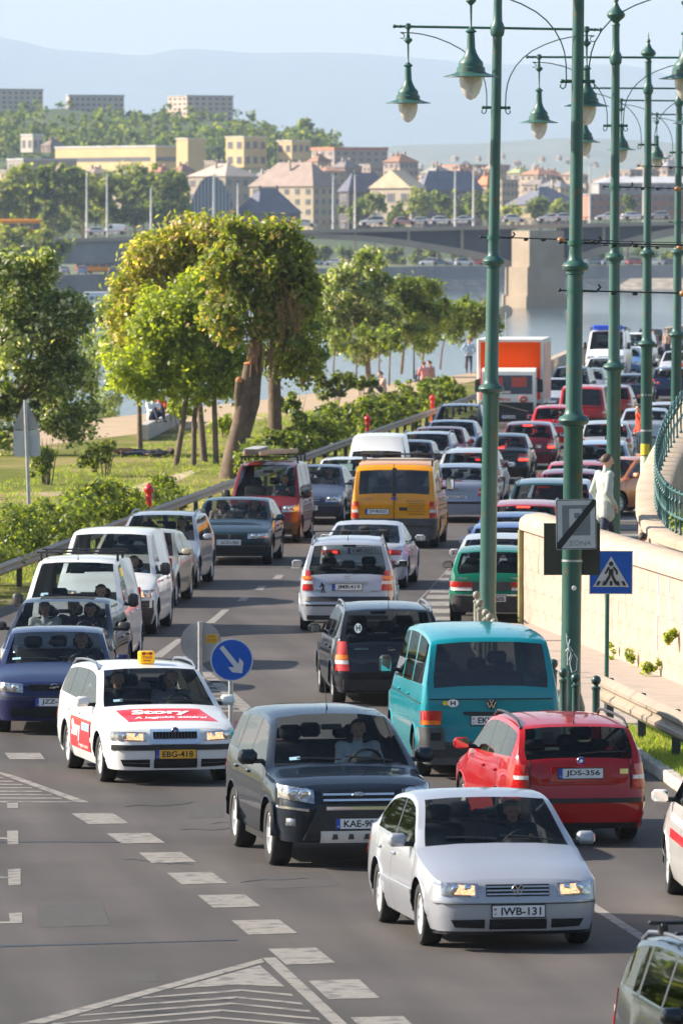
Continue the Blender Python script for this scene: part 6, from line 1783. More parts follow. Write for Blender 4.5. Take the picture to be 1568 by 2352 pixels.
bld('tower_block', 'pinkish flats on the hill right of the woods', 385, 535, 222, 300, 2600, (.86, .70, .62), .30, 30, ('flat', 219, (.3, .3, .3)), 7, 7, 4, grp=HB)
bld('warehouse', 'long yellow hall with dark window bands', 118, 418, 338, 392, 2150, YEL, .80, 42, ('flat', 334, (.5, .5, .48)), 0, 0, 0, strip=[(.40, .58, .05, .98)])
bld('stair_tower', 'yellow stair tower at the end of the long hall', 405, 472, 320, 400, 2130, YEL, .40, 40, ('flat', 317, (.6, .55, .45)), 0, 0, 0)
bld('stair_tower', 'stepped yellow tower left of the big roof', 518, 612, 316, 385, 2180, YEL, .45, 40, ('flat', 313, (.6, .55, .45)), 2, 3, 2)
bld('stair_tower', 'yellow twin tower above the big roof', 636, 712, 325, 390, 2180, YEL, .45, 40, ('flat', 322, (.6, .55, .45)), 2, 3, 2)
bld('apartment_block', 'grey white flats beyond the yellow towers', 715, 890, 345, 405, 2250, (.50, .42, .42), .30, 30, ('flat', 338, TERR), 4, 7, 3)
bld('apartment_block', 'low grey offices left of the yellow hall', 15, 175, 368, 430, 2080, (.42, .38, .36), .25, 30, ('flat', 364, (.4, .4, .4)), 2, 5, 2)
bld('house', 'small white house on the slope above the hall', 48, 100, 312, 350, 2300, (.68, .64, .60), .55, 40, ('flat', 308, (.5, .48, .46)), 1, 2, 2)
bld('house', 'brown roofed house near the white house', 95, 150, 335, 350, 2290, (.4, .3, .25), .4, 38, ('hip', 318, BRN), 1, 3, 2)
bld('apartment_block', 'cream corner block with large brown roof', 572, 782, 428, 545, 1820, CREAM, .70, 48, ('hip', 372, (.30, .22, .18)), 5, 4, 6, ww=.42, wh=.55)
bld('apartment_block', 'pale block with grey roof behind the glass arch', 430, 590, 405, 530, 1900, (.52, .45, .38), .55, 42, ('hip', 375, (.44, .36, .30)), 4, 4, 4)
bld('house', 'dark hipped roof house beside the glass arch', 540, 690, 490, 545, 1760, (.16, .16, .20), .35, 40, ('hip', 432, (.12, .12, .16)), 2, 5, 3)
bld('house', 'dark slate roof house right of the corner block', 778, 892, 440, 530, 1790, (.14, .13, .15), .20, 30, ('hip', 396, (.11, .11, .15)), 3, 4, 1)
bld('house', 'house with beige tiled roof among the trees', 850, 975, 432, 520, 1780, (.60, .52, .44), .75, 48, ('gablex', 390, (.50, .40, .27)), 2, 2, 3)
bld('house', 'long dark blue roof behind the trees', 955, 1108, 438, 530, 1800, (.20, .20, .24), .1, 20, ('hip', 392, (.12, .13, .18)), 3, 7, 0)
bld('house', 'orange gable house beside the lamp post', 1095, 1140, 425, 470, 1850, (.55, .35, .25), .5, 40, ('hip', 395, (.62, .20, .09)), 1, 2, 1)
bld('apartment_block', 'distant grey flats with red roofs', 1000, 1170, 385, 440, 2300, (.46, .36, .36), .3, 30, ('flat', 378, TERR), 3, 7, 3)
bld('villa', 'villa with slate roof and beige gable behind bridge', 1165, 1335, 470, 525, 1780, (.55, .45, .30), .40, 40, ('hip', 428, (.15, .15, .19)), 2, 6, 4)
bld('office_block', 'pink office block with rows of windows', 1335, 1640, 448, 505, 1800, PINK, .05, 10, ('flat', 445, (.3, .25, .25)), 3, 16, 0, ww=.5, wh=.55)
bld('office_block', 'glass attic storey on top of the pink offices', 1360, 1640, 420, 445, 1806, (.42, .45, .50), .05, 10, ('hip', 405, (.5, .5, .52)), 1, 14, 0)
for i, (x0, x1, yt, yb_, c_, rc) in enumerate(((180, 260, 398, 425, (.55, .48, .42), (.35, .25, .2)), (345, 400, 395, 420, (.6, .45, .35), TERR), (480, 530, 385, 420, (.62, .5, .4), (.4, .3, .25)), (745, 790, 400, 440, (.66, .55, .45), (.5, .4, .33)), (1230, 1300, 405, 440, (.55, .45, .4), TERR), (1290, 1345, 415, 450, (.58, .5, .44), (.4, .22, .16)), (1160, 1230, 398, 430, (.5, .44, .4), (.32, .34, .16)))):
    bld('house', 'small far house number %s along the town roofs' % ('one', 'two', 'three', 'four', 'five', 'six', 'seven')[i], x0, x1, yt, yb_, 2000 + 40 * i, c_, .45, 38, ('hip', yt - 16, rc), 2, 3, 2)
for i in range(22):
    x = 900 + i * 31 + RNG.uniform(-12, 12); y = 362 + RNG.uniform(-8, 22)
    bld('house', 'tiny pale house on the distant slope, %s from the left' % ('first second third fourth fifth sixth seventh eighth ninth tenth eleventh twelfth thirteenth fourteenth fifteenth sixteenth seventeenth eighteenth nineteenth twentieth'.split() + ['twenty-first', 'twenty-second', 'twenty-third'])[i], x, x + RNG.uniform(9, 20), y, y + 9, 5200, (.62, .52, .47), .5, 40, ('hip', y - 4, TERR if i % 2 else (.4, .32, .3)), 1, 2, 1, grp='tiny houses on the far slope')
mids = [(0, 120, 392, 430, (.5, .44, .4), BRN), (255, 345, 400, 430, (.58, .5, .42), (.35, .22, .17)), (390, 450, 395, 425, (.66, .52, .40), TERR), (470, 520, 372, 400, (.62, .5, .4), (.4, .3, .25)), (705, 760, 372, 410, (.66, .55, .45), TERR), (760, 830, 385, 420, (.5, .42, .4), (.28, .18, .16)), (825, 880, 380, 410, (.6, .5, .46), (.4, .22, .16)), (880, 960, 372, 400, (.55, .45, .44), TERR), (965, 1040, 398, 430, (.6, .5, .42), (.42, .3, .24)), (1120, 1190, 415, 455, (.6, .48, .38), (.45, .2, .13)), (1200, 1290, 425, 460, (.5, .42, .36), (.3, .2, .17)), (1300, 1345, 440, 480, (.6, .46, .36), (.42, .2, .14)), (1400, 1500, 392, 420, (.55, .45, .42), TERR), (1490, 1580, 385, 420, (.6, .5, .46), (.4, .3, .28))]
for i, (x0, x1, yt, yb_, c_, rc) in enumerate(mids):
    bld('apartment_block', 'mid-height block in the hazy town, %s from the left' % ('first', 'second', 'third', 'fourth', 'fifth', 'sixth', 'seventh', 'eighth', 'ninth', 'tenth', 'eleventh', 'twelfth', 'thirteenth', 'fourteenth')[i], x0, x1, yt, yb_ + 40, 1960 + 17 * (i % 5), c_, .45, 38, (('hip', yt - 20, (rc[0] * .7, rc[1] * .9, rc[2])) if i % 3 else ('flat', yt - 3, (.3, .27, .25))), 4, 4, 3)
ONES = 'one two three four five six seven eight nine ten eleven twelve thirteen fourteen fifteen sixteen seventeen eighteen nineteen'.split()
def ordw(i): return ONES[i - 1] if i < 20 else ('twenty', 'thirty', 'forty')[i // 10 - 2] + ('-' + ONES[i % 10 - 1] if i % 10 else '')
for i in range(38):
    x = -20 + i * 42 + RNG.uniform(-10, 10); w_ = RNG.uniform(45, 95); yt = 398 + RNG.uniform(-14, 22) + (12 if x > 1150 else 0); Yb = 2000 + RNG.uniform(-60, 230)
    c_ = ((.72, .58, .42), (.62, .52, .44), (.78, .66, .50), (.66, .50, .40))[i % 4]; rc = ((.24, .17, .14), (.34, .24, .19), (.20, .19, .20), (.38, .20, .13))[(i * 7) % 4]
    bld('town_block', 'hazy tan block in the rear row of the town, place %s' % ordw(i + 1), x, x + w_, yt, yt + 60, Yb, c_, RNG.uniform(.35, .65), 40, ('hip', yt - RNG.uniform(10, 24), rc) if i % 4 else ('flat', yt - 3, (.32, .29, .27)), 4, 3, 3, grp='rear row of the town', ww=.4, wh=.45)
# glass arch hall
Y = 1760; k = KY(Y); ga = empty('arched_hall', ((487 - 784) * k, Y, CAM_H + (540 - 500) * k)); tag(ga, 'glass-fronted hall with pointed parabolic roof', 'building')
arc = [(-56 + 112 * t, 95 * (1 - abs(2 * t - 1) ** 2.3)) for t in [i / 24 for i in range(25)]]
mb = MB(); mb.poly([(x * k, 0, z * k) for x, z in arc]); mb.build('glass_front', mat('hall_glass', (.10, .13, .19), .25), ga)
for i in range(1, 14):
    x = -56 + 112 * i / 14; z = 95 * (1 - abs(2 * i / 14 - 1) ** 2.3)
    mb = MB(); mb.box((x * k, -.15, z * k / 2), (.28, .3, z * k - .2)); mb.build('mullion', mat('hall_mullion', (.32, .36, .44), .5), ga)
mb = MB(); rows = [[(x * k * 1.02, y, z * k + .15) for x, z in arc] for y in (-.5, 14)]; mb.grid(rows); mb.build('roof', mat('hall_roof', (.22, .22, .25), .7), ga, 50)

# -- bridge
Y = 1250; k = KY(Y)
bx = lambda px: (px - 784) * k
bz_ = lambda py: CAM_H + (540 - py) * k
br = empty('arch_bridge', (0, Y, 0)); tag(br, 'long road bridge with flat arches and stone pier', 'bridge')
M_BRS = mat('bridge_steel', (.36, .29, .22), .7, noise=(.3, .1)); M_BRD = mat('bridge_web', (.06, .065, .085), .8, noise=(.3, .15)); M_PIER = mat('pier_stone', (.34, .265, .19), .9, noise=(.25, .15), bump=(2, .4))
dt = pchip([(-200, 556), (150, 548), (400, 540), (700, 528), (1000, 521), (1568, 508), (2000, 500)])
def extr(mb, pts, y0, y1, m=0):
    mb.poly([(x, y0, z) for x, z in pts], m); mb.poly([(x, y1, z) for x, z in reversed(pts)], m)
    for a, b in zip(pts, pts[1:] + pts[:1]): mb.poly([(a[0], y0, a[1]), (b[0], y0, b[1]), (b[0], y1, b[1]), (a[0], y1, a[1])], m)
xs = list(range(150, 2001, 50))
mb = MB(); extr(mb, [(bx(x), bz_(dt(x))) for x in xs] + [(bx(x), bz_(dt(x) + 9)) for x in reversed(xs)], -9, 9); mb.build('deck', M_BRS, br)
def rib(keys, name):
    f = pchip(keys); xs_ = [keys[0][0] + (keys[-1][0] - keys[0][0]) * i / 24 for i in range(25)]
    th_ = lambda x: 12 + 6 * abs(x - 700) / 500 if x < 1180 else 18
    for y in (-8.6, 8.0):
        mb = MB(); extr(mb, [(bx(x), bz_(f(x) - th_(x))) for x in xs_] + [(bx(x), bz_(f(x))) for x in reversed(xs_)], y, y + .6); mb.build('arch_rib', M_BRS, br)
    mb = MB(); extr(mb, [(bx(x), bz_(dt(x) + 8)) for x in xs_] + [(bx(x), bz_(f(x) - th_(x) + 1)) for x in reversed(xs_)], -7.6, 7.4); mb.build('spandrel', M_BRD, br)
    for x in [keys[0][0] + (keys[-1][0] - keys[0][0]) * i / 7 for i in range(8)]:
        if f(x) - dt(x) > 26:
            mb = MB(); za, zb2 = bz_(dt(x) + 8), bz_(f(x) - th_(x) + 2); mb.box((bx(x), -7.9, (za + zb2) / 2), (.5, .5, za - zb2)); mb.build('spandrel_post', M_BRS, br)
rib([(330, 600), (420, 575), (520, 556), (620, 548), (700, 548), (800, 552), (900, 562), (1000, 577), (1100, 596), (1180, 620)], 'left')
rib([(1280, 616), (1340, 595), (1420, 570), (1500, 549), (1600, 534), (1720, 528), (1850, 540), (1990, 580)], 'right')
pi = MB()
for (x0, x1, y0, y1, yy) in ((1172, 1288, 530, 614, 14), (1164, 1290, 612, 680, 15), (1157, 1296, 678, 712, 16)):
    cx_, w_ = (bx(x0) + bx(x1)) / 2, bx(x1) - bx(x0)
    za, zb2 = bz_(y0), bz_(y1)
    base_ = [(-w_ / 2, yy), (-w_ / 2, -yy + 2), (-w_ * .18, -yy - 2.2), (w_ / 2, -yy + .5), (w_ / 2, yy)]
    pi.poly([(cx_ + x, y, za) for x, y in base_]);
    for a, b in zip(base_, base_[1:] + base_[:1]): pi.poly([(cx_ + a[0], a[1], za), (cx_ + b[0], b[1], za), (cx_ + b[0] * 1.02, b[1] * 1.01, zb2), (cx_ + a[0] * 1.02, a[1] * 1.01, zb2)])
pi.build('pier', M_PIER, br)
ab = MB(); ab.box(((bx(130) + bx(345)) / 2, 0, (bz_(548) + bz_(606)) / 2), (bx(345) - bx(130), 17, bz_(548) - bz_(606)), ch=.2); ab.build('abutment', mat('abutment_stone', (.26, .25, .25), .9, noise=(.2, .25)), br)
pr = MB()
for x in range(150, 2000, 14): pr.box((bx(x), -8.9, bz_(dt(x)) + .5), (.10, .1, 1.0))
for a, b in zip(xs, xs[1:]): pr.tube([(bx(a), -8.9, bz_(dt(a)) + 1.0), (bx(b), -8.9, bz_(dt(b)) + 1.0)], .07, 5)
pr.build('parapet', mat('parapet_rust', (.26, .17, .13), .8), br)
for i, (x, yt) in enumerate(((197, 392), (250, 396), (345, 430), (493, 400), (545, 420), (765, 402), (815, 400), (1043, 380), (1088, 378), (1350, 378), (1480, 375))):
    r = empty('bridge_mast', (bx(x), Y + (-7 if i % 2 else 7), bz_(dt(x)))); tag(r, 'thin pale mast on the bridge, number %s from the left' % ('one', 'two', 'three', 'four', 'five', 'six', 'seven', 'eight', 'nine', 'ten', 'eleven')[i], 'mast', 'masts on the bridge')
    mb = MB(); h = bz_(yt) - bz_(dt(x)); mb.tube([(0, 0, 0), (0, 0, h)], [.20, .10], 8); mb.build('pole', mat('mast_paint', (.62, .60, .58), .5), r, 50)
    mb = MB(); mb.box((.25, 0, h - .2), (.7, .2, .12)); mb.build('lantern', M_GALV, r)
G_BR = 'cars crossing the bridge'
def far_car(model, x, zfun, Yc, rz, col, lab, grp, cat='car', name='far_car'):
    t = tpl(model); r = empty(name, ((x - 784) * KY(Yc), Yc, zfun), R(rz)); tag(r, lab, cat, grp)
    for e_ in t['T']:
        if e_['parent'] is not None or e_['name'] in ('seat', 'rear_seat', 'steering_wheel', 'interior_mirror', 'wiper', 'aerial', 'badge', 'door_mirror', 'bumper_strip', 'grille_bar', 'air_intake', 'dashboard'): continue
        inst(e_['name'], e_['me'], r, e_['loc'], e_['rot'], col if e_['paint'] else None)
for i, (x, m_, c_) in enumerate(((262, 'van_caddy', (.75, .74, .74)), (228, 'hatch', (.6, .6, .62)), (650, 'hatch', (.5, .08, .06)), (700, 'hatch', (.7, .68, .66)), (855, 'mpv', (.78, .78, .76)), (930, 'hatch', (.5, .3, .3)), (960, 'sedan', (.7, .7, .7)), (1015, 'hatch', (.75, .75, .75)), (1060, 'sedan', (.72, .72, .74)), (1180, 'hatch', (.7, .7, .72)), (1262, 'sedan', (.72, .72, .74)), (1300, 'hatch', (.55, .57, .6)), (1395, 'sedan', (.75, .75, .76)), (1455, 'sedan', (.76, .76, .78)), (1510, 'hatch', (.4, .42, .45)))):
    far_car(m_, x, bz_(dt(x)) + .35, Y + (-5 if i % 2 else -2), 0 if i % 2 else 180, c_, ('%s vehicle on the bridge, number %s from the left' % ('light' if sum(c_) > 1.2 else 'dark or red', ('one', 'two', 'three', 'four', 'five', 'six', 'seven', 'eight', 'nine', 'ten', 'eleven', 'twelve', 'thirteen', 'fourteen', 'fifteen')[[1, 0, 2, 3, 4, 5, 6, 7, 8, 9, 10, 11, 12, 13, 14][i]])), G_BR)
for i, (x, c_) in enumerate(((190, (.2, .3, .5)), (225, (.4, .45, .55)), (262, (.1, .12, .16)), (295, (.5, .52, .55)), (150, (.35, .36, .4)), (128, (.6, .6, .62)))):
    Yc = 1290 + (i % 2) * 14; far_car('hatch', x, .32, Yc, 90 + 80 * (i % 2), c_, 'car parked on the left quay, number %s' % ('one', 'two', 'three', 'four', 'five', 'six')[i], 'cars on the left quay')
for i, x in enumerate((722, 765, 800, 985, 1012, 1045, 1066, 1092, 1330, 1362, 1400, 1425, 1460, 1500, 1540)):
    c_ = [(.3, .35, .45), (.6, .6, .6), (.5, .06, .05), (.7, .7, .7), (.12, .15, .2)][i % 5]
    far_car('hatch' if i % 3 else 'mpv', x, .32, 1668 + (22 if x > 1200 else 0) + (i % 2) * 5, 160 * (i % 2) + 10, c_, 'car on the far quay under the arch, place %s' % ('one', 'two', 'three', 'four', 'five', 'six', 'seven', 'eight', 'nine', 'ten', 'eleven', 'twelve', 'thirteen', 'fourteen', 'fifteen')[i], 'cars on the far quay')
def boxbus(name, lab, x0, x1, yb, h, Yc, col, cat):
    kk2 = KY(Yc); L_ = (x1 - x0) * kk2; r = empty(name, ((x0 + x1 - 1568) / 2 * kk2, Yc, CAM_H + (540 - yb) * kk2)); tag(r, lab, cat)
    m_ = mat(name + '_paint', col, .4, coat=.4)
    mb = MB(); mb.box((0, 0, h / 2 + .25), (L_, 2.5, h - .3), ch=.15); mb.build('body', m_, r, 40)
    n = max(3, int(L_ / 1.3))
    for i in range(n):
        mb = MB(); mb.box((-L_ / 2 + L_ * (i + .5) / n, -1.24, h * .62), (L_ / n * .86, .06, h * .34)); mb.build('window', MATS['window_pane'], r)
    for x in (-L_ * .3, L_ * .3):
        mb = MB(); mb.slathe([(0, -.15), (.45, -.15), (.45, .15), (0, .15)], 14, (x, -1.15, .45), axis='Y'); mb.build('wheel', M_RUBBER, r, 50)
boxbus('bus', 'orange bus among trees at the left edge', -35, 95, 545, 2.9, 1242, (.85, .28, .01), 'bus')
boxbus('bus', 'low orange and dark bus on the left quay', 175, 282, 628, 2.6, 1300, (.8, .30, .02), 'bus')
# boat at the left quay
Yc = 1205; kk2 = KY(Yc); r = empty('river_boat', ((225 - 784) * kk2, Yc, WZ)); tag(r, 'white passenger boat moored at the left bank', 'boat')
mb = MB(); hull = [(-5.2, .4), (-4.6, -.8), (3.4, -.8), (5.0, 0), (3.4, .8), (-4.6, .8)]
mb.poly([(x, y * 1.6, 1.0) for x, y in hull]);
for a, b in zip(hull, hull[1:] + hull[:1]): mb.poly([(a[0], a[1] * 1.6, 1.0), (b[0], b[1] * 1.6, 1.0), (b[0] * .96, b[1] * 1.4, -.3), (a[0] * .96, a[1] * 1.4, -.3)])
mb.build('hull', mat('boat_white', (.66, .68, .72), .4), r)
mb = MB(); mb.box((-.4, 0, 1.75), (6.2, 2.1, 1.5), ch=.1); mb.box((.2, 0, 2.7), (4.6, 1.9, .4), ch=.08); mb.build('cabin', MATS['boat_white'], r, 40)
for i in range(6):
    mb = MB(); mb.box((-2.8 + i * .95, -1.06, 1.85), (.62, .06, .6)); mb.build('window', MATS['window_pane'], r)
mb = MB(); mb.box((-3.6, -.4, 1.6), (1.0, .8, .5)); mb.build('deck_cover', mat('boat_red', (.6, .04, .03), .5), r)

# ------------------------------------------------------------------ low stone wall on the outer side of the bend, and an unseen hill added behind the viewer to block low sky
ow = empty('parapet_wall', (9.4, 352, 0)); tag(ow, 'low sandy stone wall along the bend behind the lorry', 'wall')
pts_ = [(9.0, 349), (12.7, 403), (19.2, 473), (30.5, 562)]
for a, b in zip(pts_, pts_[1:]):
    a, b = Vector((*a, 0)), Vector((*b, 0)); d = b - a; n = round(d.length / 3)
    for i in range(n):
        q_ = a + d * ((i + .5) / n) - Vector((9.4, 352, 0)); mb = MB(); mb.box((0, 0, .5), (d.length / n - .03, .5, 1.0), ch=.04); mb.build('stone', M_STONE2, ow, 30, q_, (0, 0, math.atan2(d.y, d.x)))
import mathutils as _mu
mb = MB(); rows = []
for j in range(9):
    rows.append([(x, -170 - 22 * j, -1 + 70 * (1 - (1 - j / 8) ** 2) + 9 * _mu.noise.fractal(Vector((x * .02, j * .5, 2)), .9, 2, 4)) for x in range(-420, 421, 20)])
mb.grid(rows); tag(mb.build('hill', mat('hill_cover', (.06, .08, .03), .95, noise=(.05, .4)), smooth=60), kind='structure')  # added out of view to shut off low sky and darken camera-facing reflections
# ------------------------------------------------------------------ traffic
G_ON = 'cars queueing towards the camera'
G_AW = 'cars driving away'
G_PK = 'cars parked along the pavement'
SILVER, SILB = (.52, .53, .56), (.36, .39, .45)
WHITE_, NAVY, BLACKC = (.68, .68, .67), (.012, .02, .085), (.010, .013, .018)
car('bora', 'saloon_car', 1154, 2168, 9.0, False, (.36, .375, .42), 'silver saloon with plate IWB-131 and lit headlamps', 'car', G_ON, 'IWB-131', 'old', lit=True)
car('suv', 'sport_utility', 795, 1984, 9.5, False, (.003, .008, .016), 'dark green-black off-roader with plate KAE-900 and chrome grille', 'car', G_ON, 'KAE-900', 'eu')
taxi = car('octavia', 'taxi', 376, 1793, 11.6, False, WHITE_, 'white estate taxi with red advert panels and plate EBG-418', 'taxi', G_ON, 'EBG-418', 'yellow', lit=True)
car('astra', 'hatchback', 128, 1680, 1.0, False, (.004, .008, .050), 'dark blue hatchback with plate JZZ beside the taxi', 'car', G_ON, 'JZZ-418', 'eu')
car('sedan_dark', 'saloon_car', 133, 1592, -4, False, (.004, .005, .011), 'black saloon with sunroof and three people behind blue hatchback', 'car', G_ON)
car('van_berlingo', 'delivery_van', 170, 1538, -4, False, WHITE_, 'white small van with black roof bars behind black saloon', 'van', G_ON)
car('van_caddy', 'delivery_van', 248, 1456, -4, False, (.68, .68, .67), 'white van with black bumper and one bright headlamp', 'van', G_ON, lit=True)
car('sedan', 'saloon_car', 305, 1391, -5, False, (.42, .36, .25), 'gold car squeezed behind white van with black bumper', 'car', G_ON, drop=('grille_bar',))
car('wagon', 'estate_car', 360, 1350, -5, False, (.30, .32, .36), 'grey estate car behind the gold car', 'car', G_ON)
car('sedan_p', 'saloon_car', 534, 1295, -4, False, (.003, .014, .018), 'dark green saloon with plate GOU-065', 'car', G_ON, 'GOU-065', 'old')
minivan = car('minivan', 'minivan', 610, 1246, -5, False, (.12, .008, .008), 'dark red minivan carrying a ladder on its roof', 'van', G_ON)
car('sedan', 'saloon_car', 712, 1203, -5, False, (.035, .035, .06), 'dark purple saloon beside the red minivan', 'car', G_ON, 'JZS-545', 'old')
car('hatch', 'hatchback', 785, 1190, -4.5, False, WHITE_, 'white hatchback with paper behind windscreen next to yellow van', 'car', G_ON, pos=(.05, 188))
car('van_c15', 'delivery_van', 0, 0, -4.5, False, WHITE_, 'white box van with stepped roof behind the yellow van', 'van', G_ON, pos=(.88, 196))
car('hatch', 'hatchback', 0, 0, -4.5, False, (.03, .035, .045), 'small black car tucked behind white box van', 'car', G_ON, pos=(1.75, 204))
car('wagon', 'estate_car', 0, 0, -4.5, False, SILB, 'silver blue estate in the queue before the maroon car', 'car', G_ON, pos=(2.33, 211))
car('sedan', 'saloon_car', 0, 0, -4.5, False, (.14, .012, .022), 'maroon car in the queue facing the camera', 'car', G_ON, pos=(2.80, 219))
car('sedan', 'saloon_car', 0, 0, -4.5, False, SILB, 'pale blue saloon between the maroon car and dark people carrier', 'car', G_ON, pos=(3.30, 227))
car('mpv', 'people_carrier', 0, 0, -4.5, False, (.045, .06, .11), 'dark blue people carrier ahead of the orange lorry', 'car', G_ON, pos=(3.66, 235.5))
# driving away
car('fabia', 'estate_car', 1300, 1929, 9, True, (.34, .003, .005), 'red estate car with plate JDS-356 beside the crash barrier', 'car', G_AW, 'JDS-356', 'eu')
car('t4', 'van', 1109, 1780, 5.6, True, (.0, .22, .27), 'teal van with dark rear window and oval H sticker', 'van', G_AW, 'EKV-418', 'old')
car('astra_wagon', 'estate_car', 888, 1614, 4.5, True, (.006, .008, .013), 'black estate with round H sticker ahead of teal van', 'car', G_AW)
car('zafira', 'people_carrier', 799, 1447, -1, True, (.40, .42, .47), 'silver people carrier with plate JMB-419', 'car', G_AW, 'JMB:419', 'eu')
car('coupe', 'coupe_car', 838, 1350, -5, True, (.52, .53, .56), 'silver coupe with oval tail lamps ahead of silver people carrier', 'car', G_AW, 'KMS-522', 'eu')
car('transit', 'delivery_van', 910, 1256, -4, True, (.68, .27, .0), 'yellow delivery van with roof bars and plate JWB-522', 'van', G_AW, 'JWB:522', 'eu')
car('sedan', 'saloon_car', 1053, 1198, -4.5, True, (.22, .25, .32), 'grey blue saloon beside the yellow van', 'car', G_AW, 'KXG-287', 'old')
car('wagon', 'estate_car', 1080, 1160, -4.5, True, (.40, .42, .44), 'silver estate with one red brake light beyond grey saloon', 'car', G_AW)
car('sedan', 'saloon_car', 1150, 1110, -4.5, True, (.006, .007, .009), 'black saloon with glowing brake lights', 'car', G_AW, 'KTR-418', 'old', brake=True)
car('hatch', 'hatchback', 1213, 1078, -4.5, True, (.12, .010, .018), 'maroon hatchback with brake lights on beyond black saloon', 'car', G_AW, brake=True)
car('hatch', 'hatchback', 1275, 1030, -4.5, True, (.60, .006, .012), 'bright red hatchback in front of the red pickup', 'car', G_AW, 'JRS-131', 'old')
car('pickup', 'pickup_truck', 1338, 1000, -4.5, True, (.40, .012, .012), 'red pickup with dark canopy over its bed', 'pickup', G_AW, mat_override={'rear_window': M_GLASSD})
car('wagon', 'estate_car', 1402, 975, -5, True, (.55, .03, .015), 'red estate half hidden by a lamp post beyond red pickup', 'car', G_AW)
car('sedan', 'saloon_car', 1450, 938, -5, True, (.012, .016, .035), 'navy saloon with red tail lamps in the far traffic', 'car', G_AW)
car('hatch', 'hatchback', 1538, 920, -5, True, (.015, .025, .07), 'dark blue hatchback at the far right lane', 'car', G_AW)
car('wagon', 'estate_car', 1600, 905, -5, True, (.45, .04, .04), 'red and white estate at the far right edge', 'car', G_AW)
# beside the frame
car('mpv', 'ambulance_car', 0, 0, 3, True, (.82, .80, .78), 'white people carrier with red stripe cut by right edge', 'car', G_AW, pos=(4.50, 77.2))
car('wagon', 'estate_car', 0, 0, 10, False, (.005, .010, .014), 'dark estate with roof bars cut by the bottom right corner', 'car', G_AW, pos=(3.62, 57.3))
# parked
car('swift', 'hatchback', 1131, 1428, -3, True, (.0, .13, .075), 'green hatchback parked nearest the stone wall corner', 'car', G_PK, 'ERT-605', 'old')
for px_, Y_, m_, c_, l_ in ((2.98, 140.6, 'sedan', (.50, .52, .54), 'silver saloon parked just beyond the green hatchback'), (3.25, 146, 'sedan', (.06, .11, .30), 'blue saloon parked third from the wall corner'), (3.50, 151.4, 'sedan', (.04, .08, .22), 'dark blue saloon parked behind the red car with rails'),
                            (3.86, 157, 'wagon', (.42, .03, .03), 'red estate with pale roof rails parked in the row'), (4.45, 163.5, 'mpv', (.02, .06, .065), 'dark teal off-roader with roof rails in the parked row'), (5.05, 172, 'hatch', (.40, .44, .52), 'pale blue hatchback parked beyond the dark off-roader'),
                            (5.45, 179, 'hatch', (.20, .02, .05), 'maroon hatchback parked before the red parked saloon'), (5.85, 186, 'sedan', (.55, .03, .025), 'red saloon parked behind the walking man'),
                            (7.05, 203, 'wagon', (.30, .40, .52), 'light blue estate parked behind the copper car'), (8.0, 226, 'hatch', (.45, .46, .48), 'silver hatchback parked with dark rear glass'), (9.9, 243.5, 'sedan', (.38, .42, .48), 'grey saloon parked between two green posts'), (11.0, 252, 'sedan', (.46, .48, .52), 'silver saloon parked near the mesh railing')):
    car(m_, {'sedan': 'saloon_car', 'hatch': 'hatchback', 'wagon': 'estate_car', 'mpv': 'off_roader'}[m_], 0, 0, -4, True, c_, l_, 'car', G_PK, pos=(px_, Y_), brake=('red estate' in l_))
car('hatch', 'hatchback', 0, 0, -38, False, (.62, .22, .10), 'copper orange hatchback beside the walking man', 'car', G_PK, pos=(6.35, 188.5))
# far traffic coming down the bend
for x_, Y_, m_, c_, l_, lit_ in ((8.3, 293, 'hatch', (.45, .47, .50), 'silver hatchback behind the orange lorry', 1), (9.2, 303, 'mpv', (.03, .04, .06), 'dark people carrier behind the orange lorry', 0), (10.3, 316, 'hatch', (.30, .32, .34), 'grey hatchback far behind the lorry', 0),
                            (11.9, 343, 'hatch', (.80, .80, .80), 'white hatchback far behind the orange lorry', 0), (14.2, 376, 'sedan', (.10, .25, .50), 'sky blue car in front of the white emergency van', 0), (16.2, 362, 'hatch', (.58, .59, .62), 'silver hatchback with lit lamps at the far right', 1), (17.6, 428, 'mpv', (.025, .03, .045), 'dark people carrier high up in far traffic', 0), (20.0, 436, 'sedan', (.03, .03, .05), 'dark saloon at the far end of the road', 0),
                            (15.8, 400, 'van_caddy', (.75, .74, .74), 'white van at the far end beyond the emergency van', 0)):
    car(m_, {'sedan': 'saloon_car', 'hatch': 'hatchback', 'mpv': 'people_carrier', 'van_caddy': 'delivery_van'}[m_], 0, 0, -7, False, c_, l_, 'van' if 'caddy' in m_ else 'car', G_ON, pos=(x_, Y_), lit=bool(lit_))
# ------------------------------------------------------------------ lettering and extras on single vehicles
def child_mesh(root, mb, name, mats, smooth=None): return mb.build(name, mats, root, smooth)
M_STORY = mat('story_red', (.72, .02, .03), .35, coat=.5)
M_LETW = mat('letter_white', (.85, .85, .83), .4)
M_SKYB = mat('sticker_sky', (.25, .50, .75), .4)
t_root, tt = CARS['white estate taxi with red advert panels and plate EBG-418']; B = tt['B']
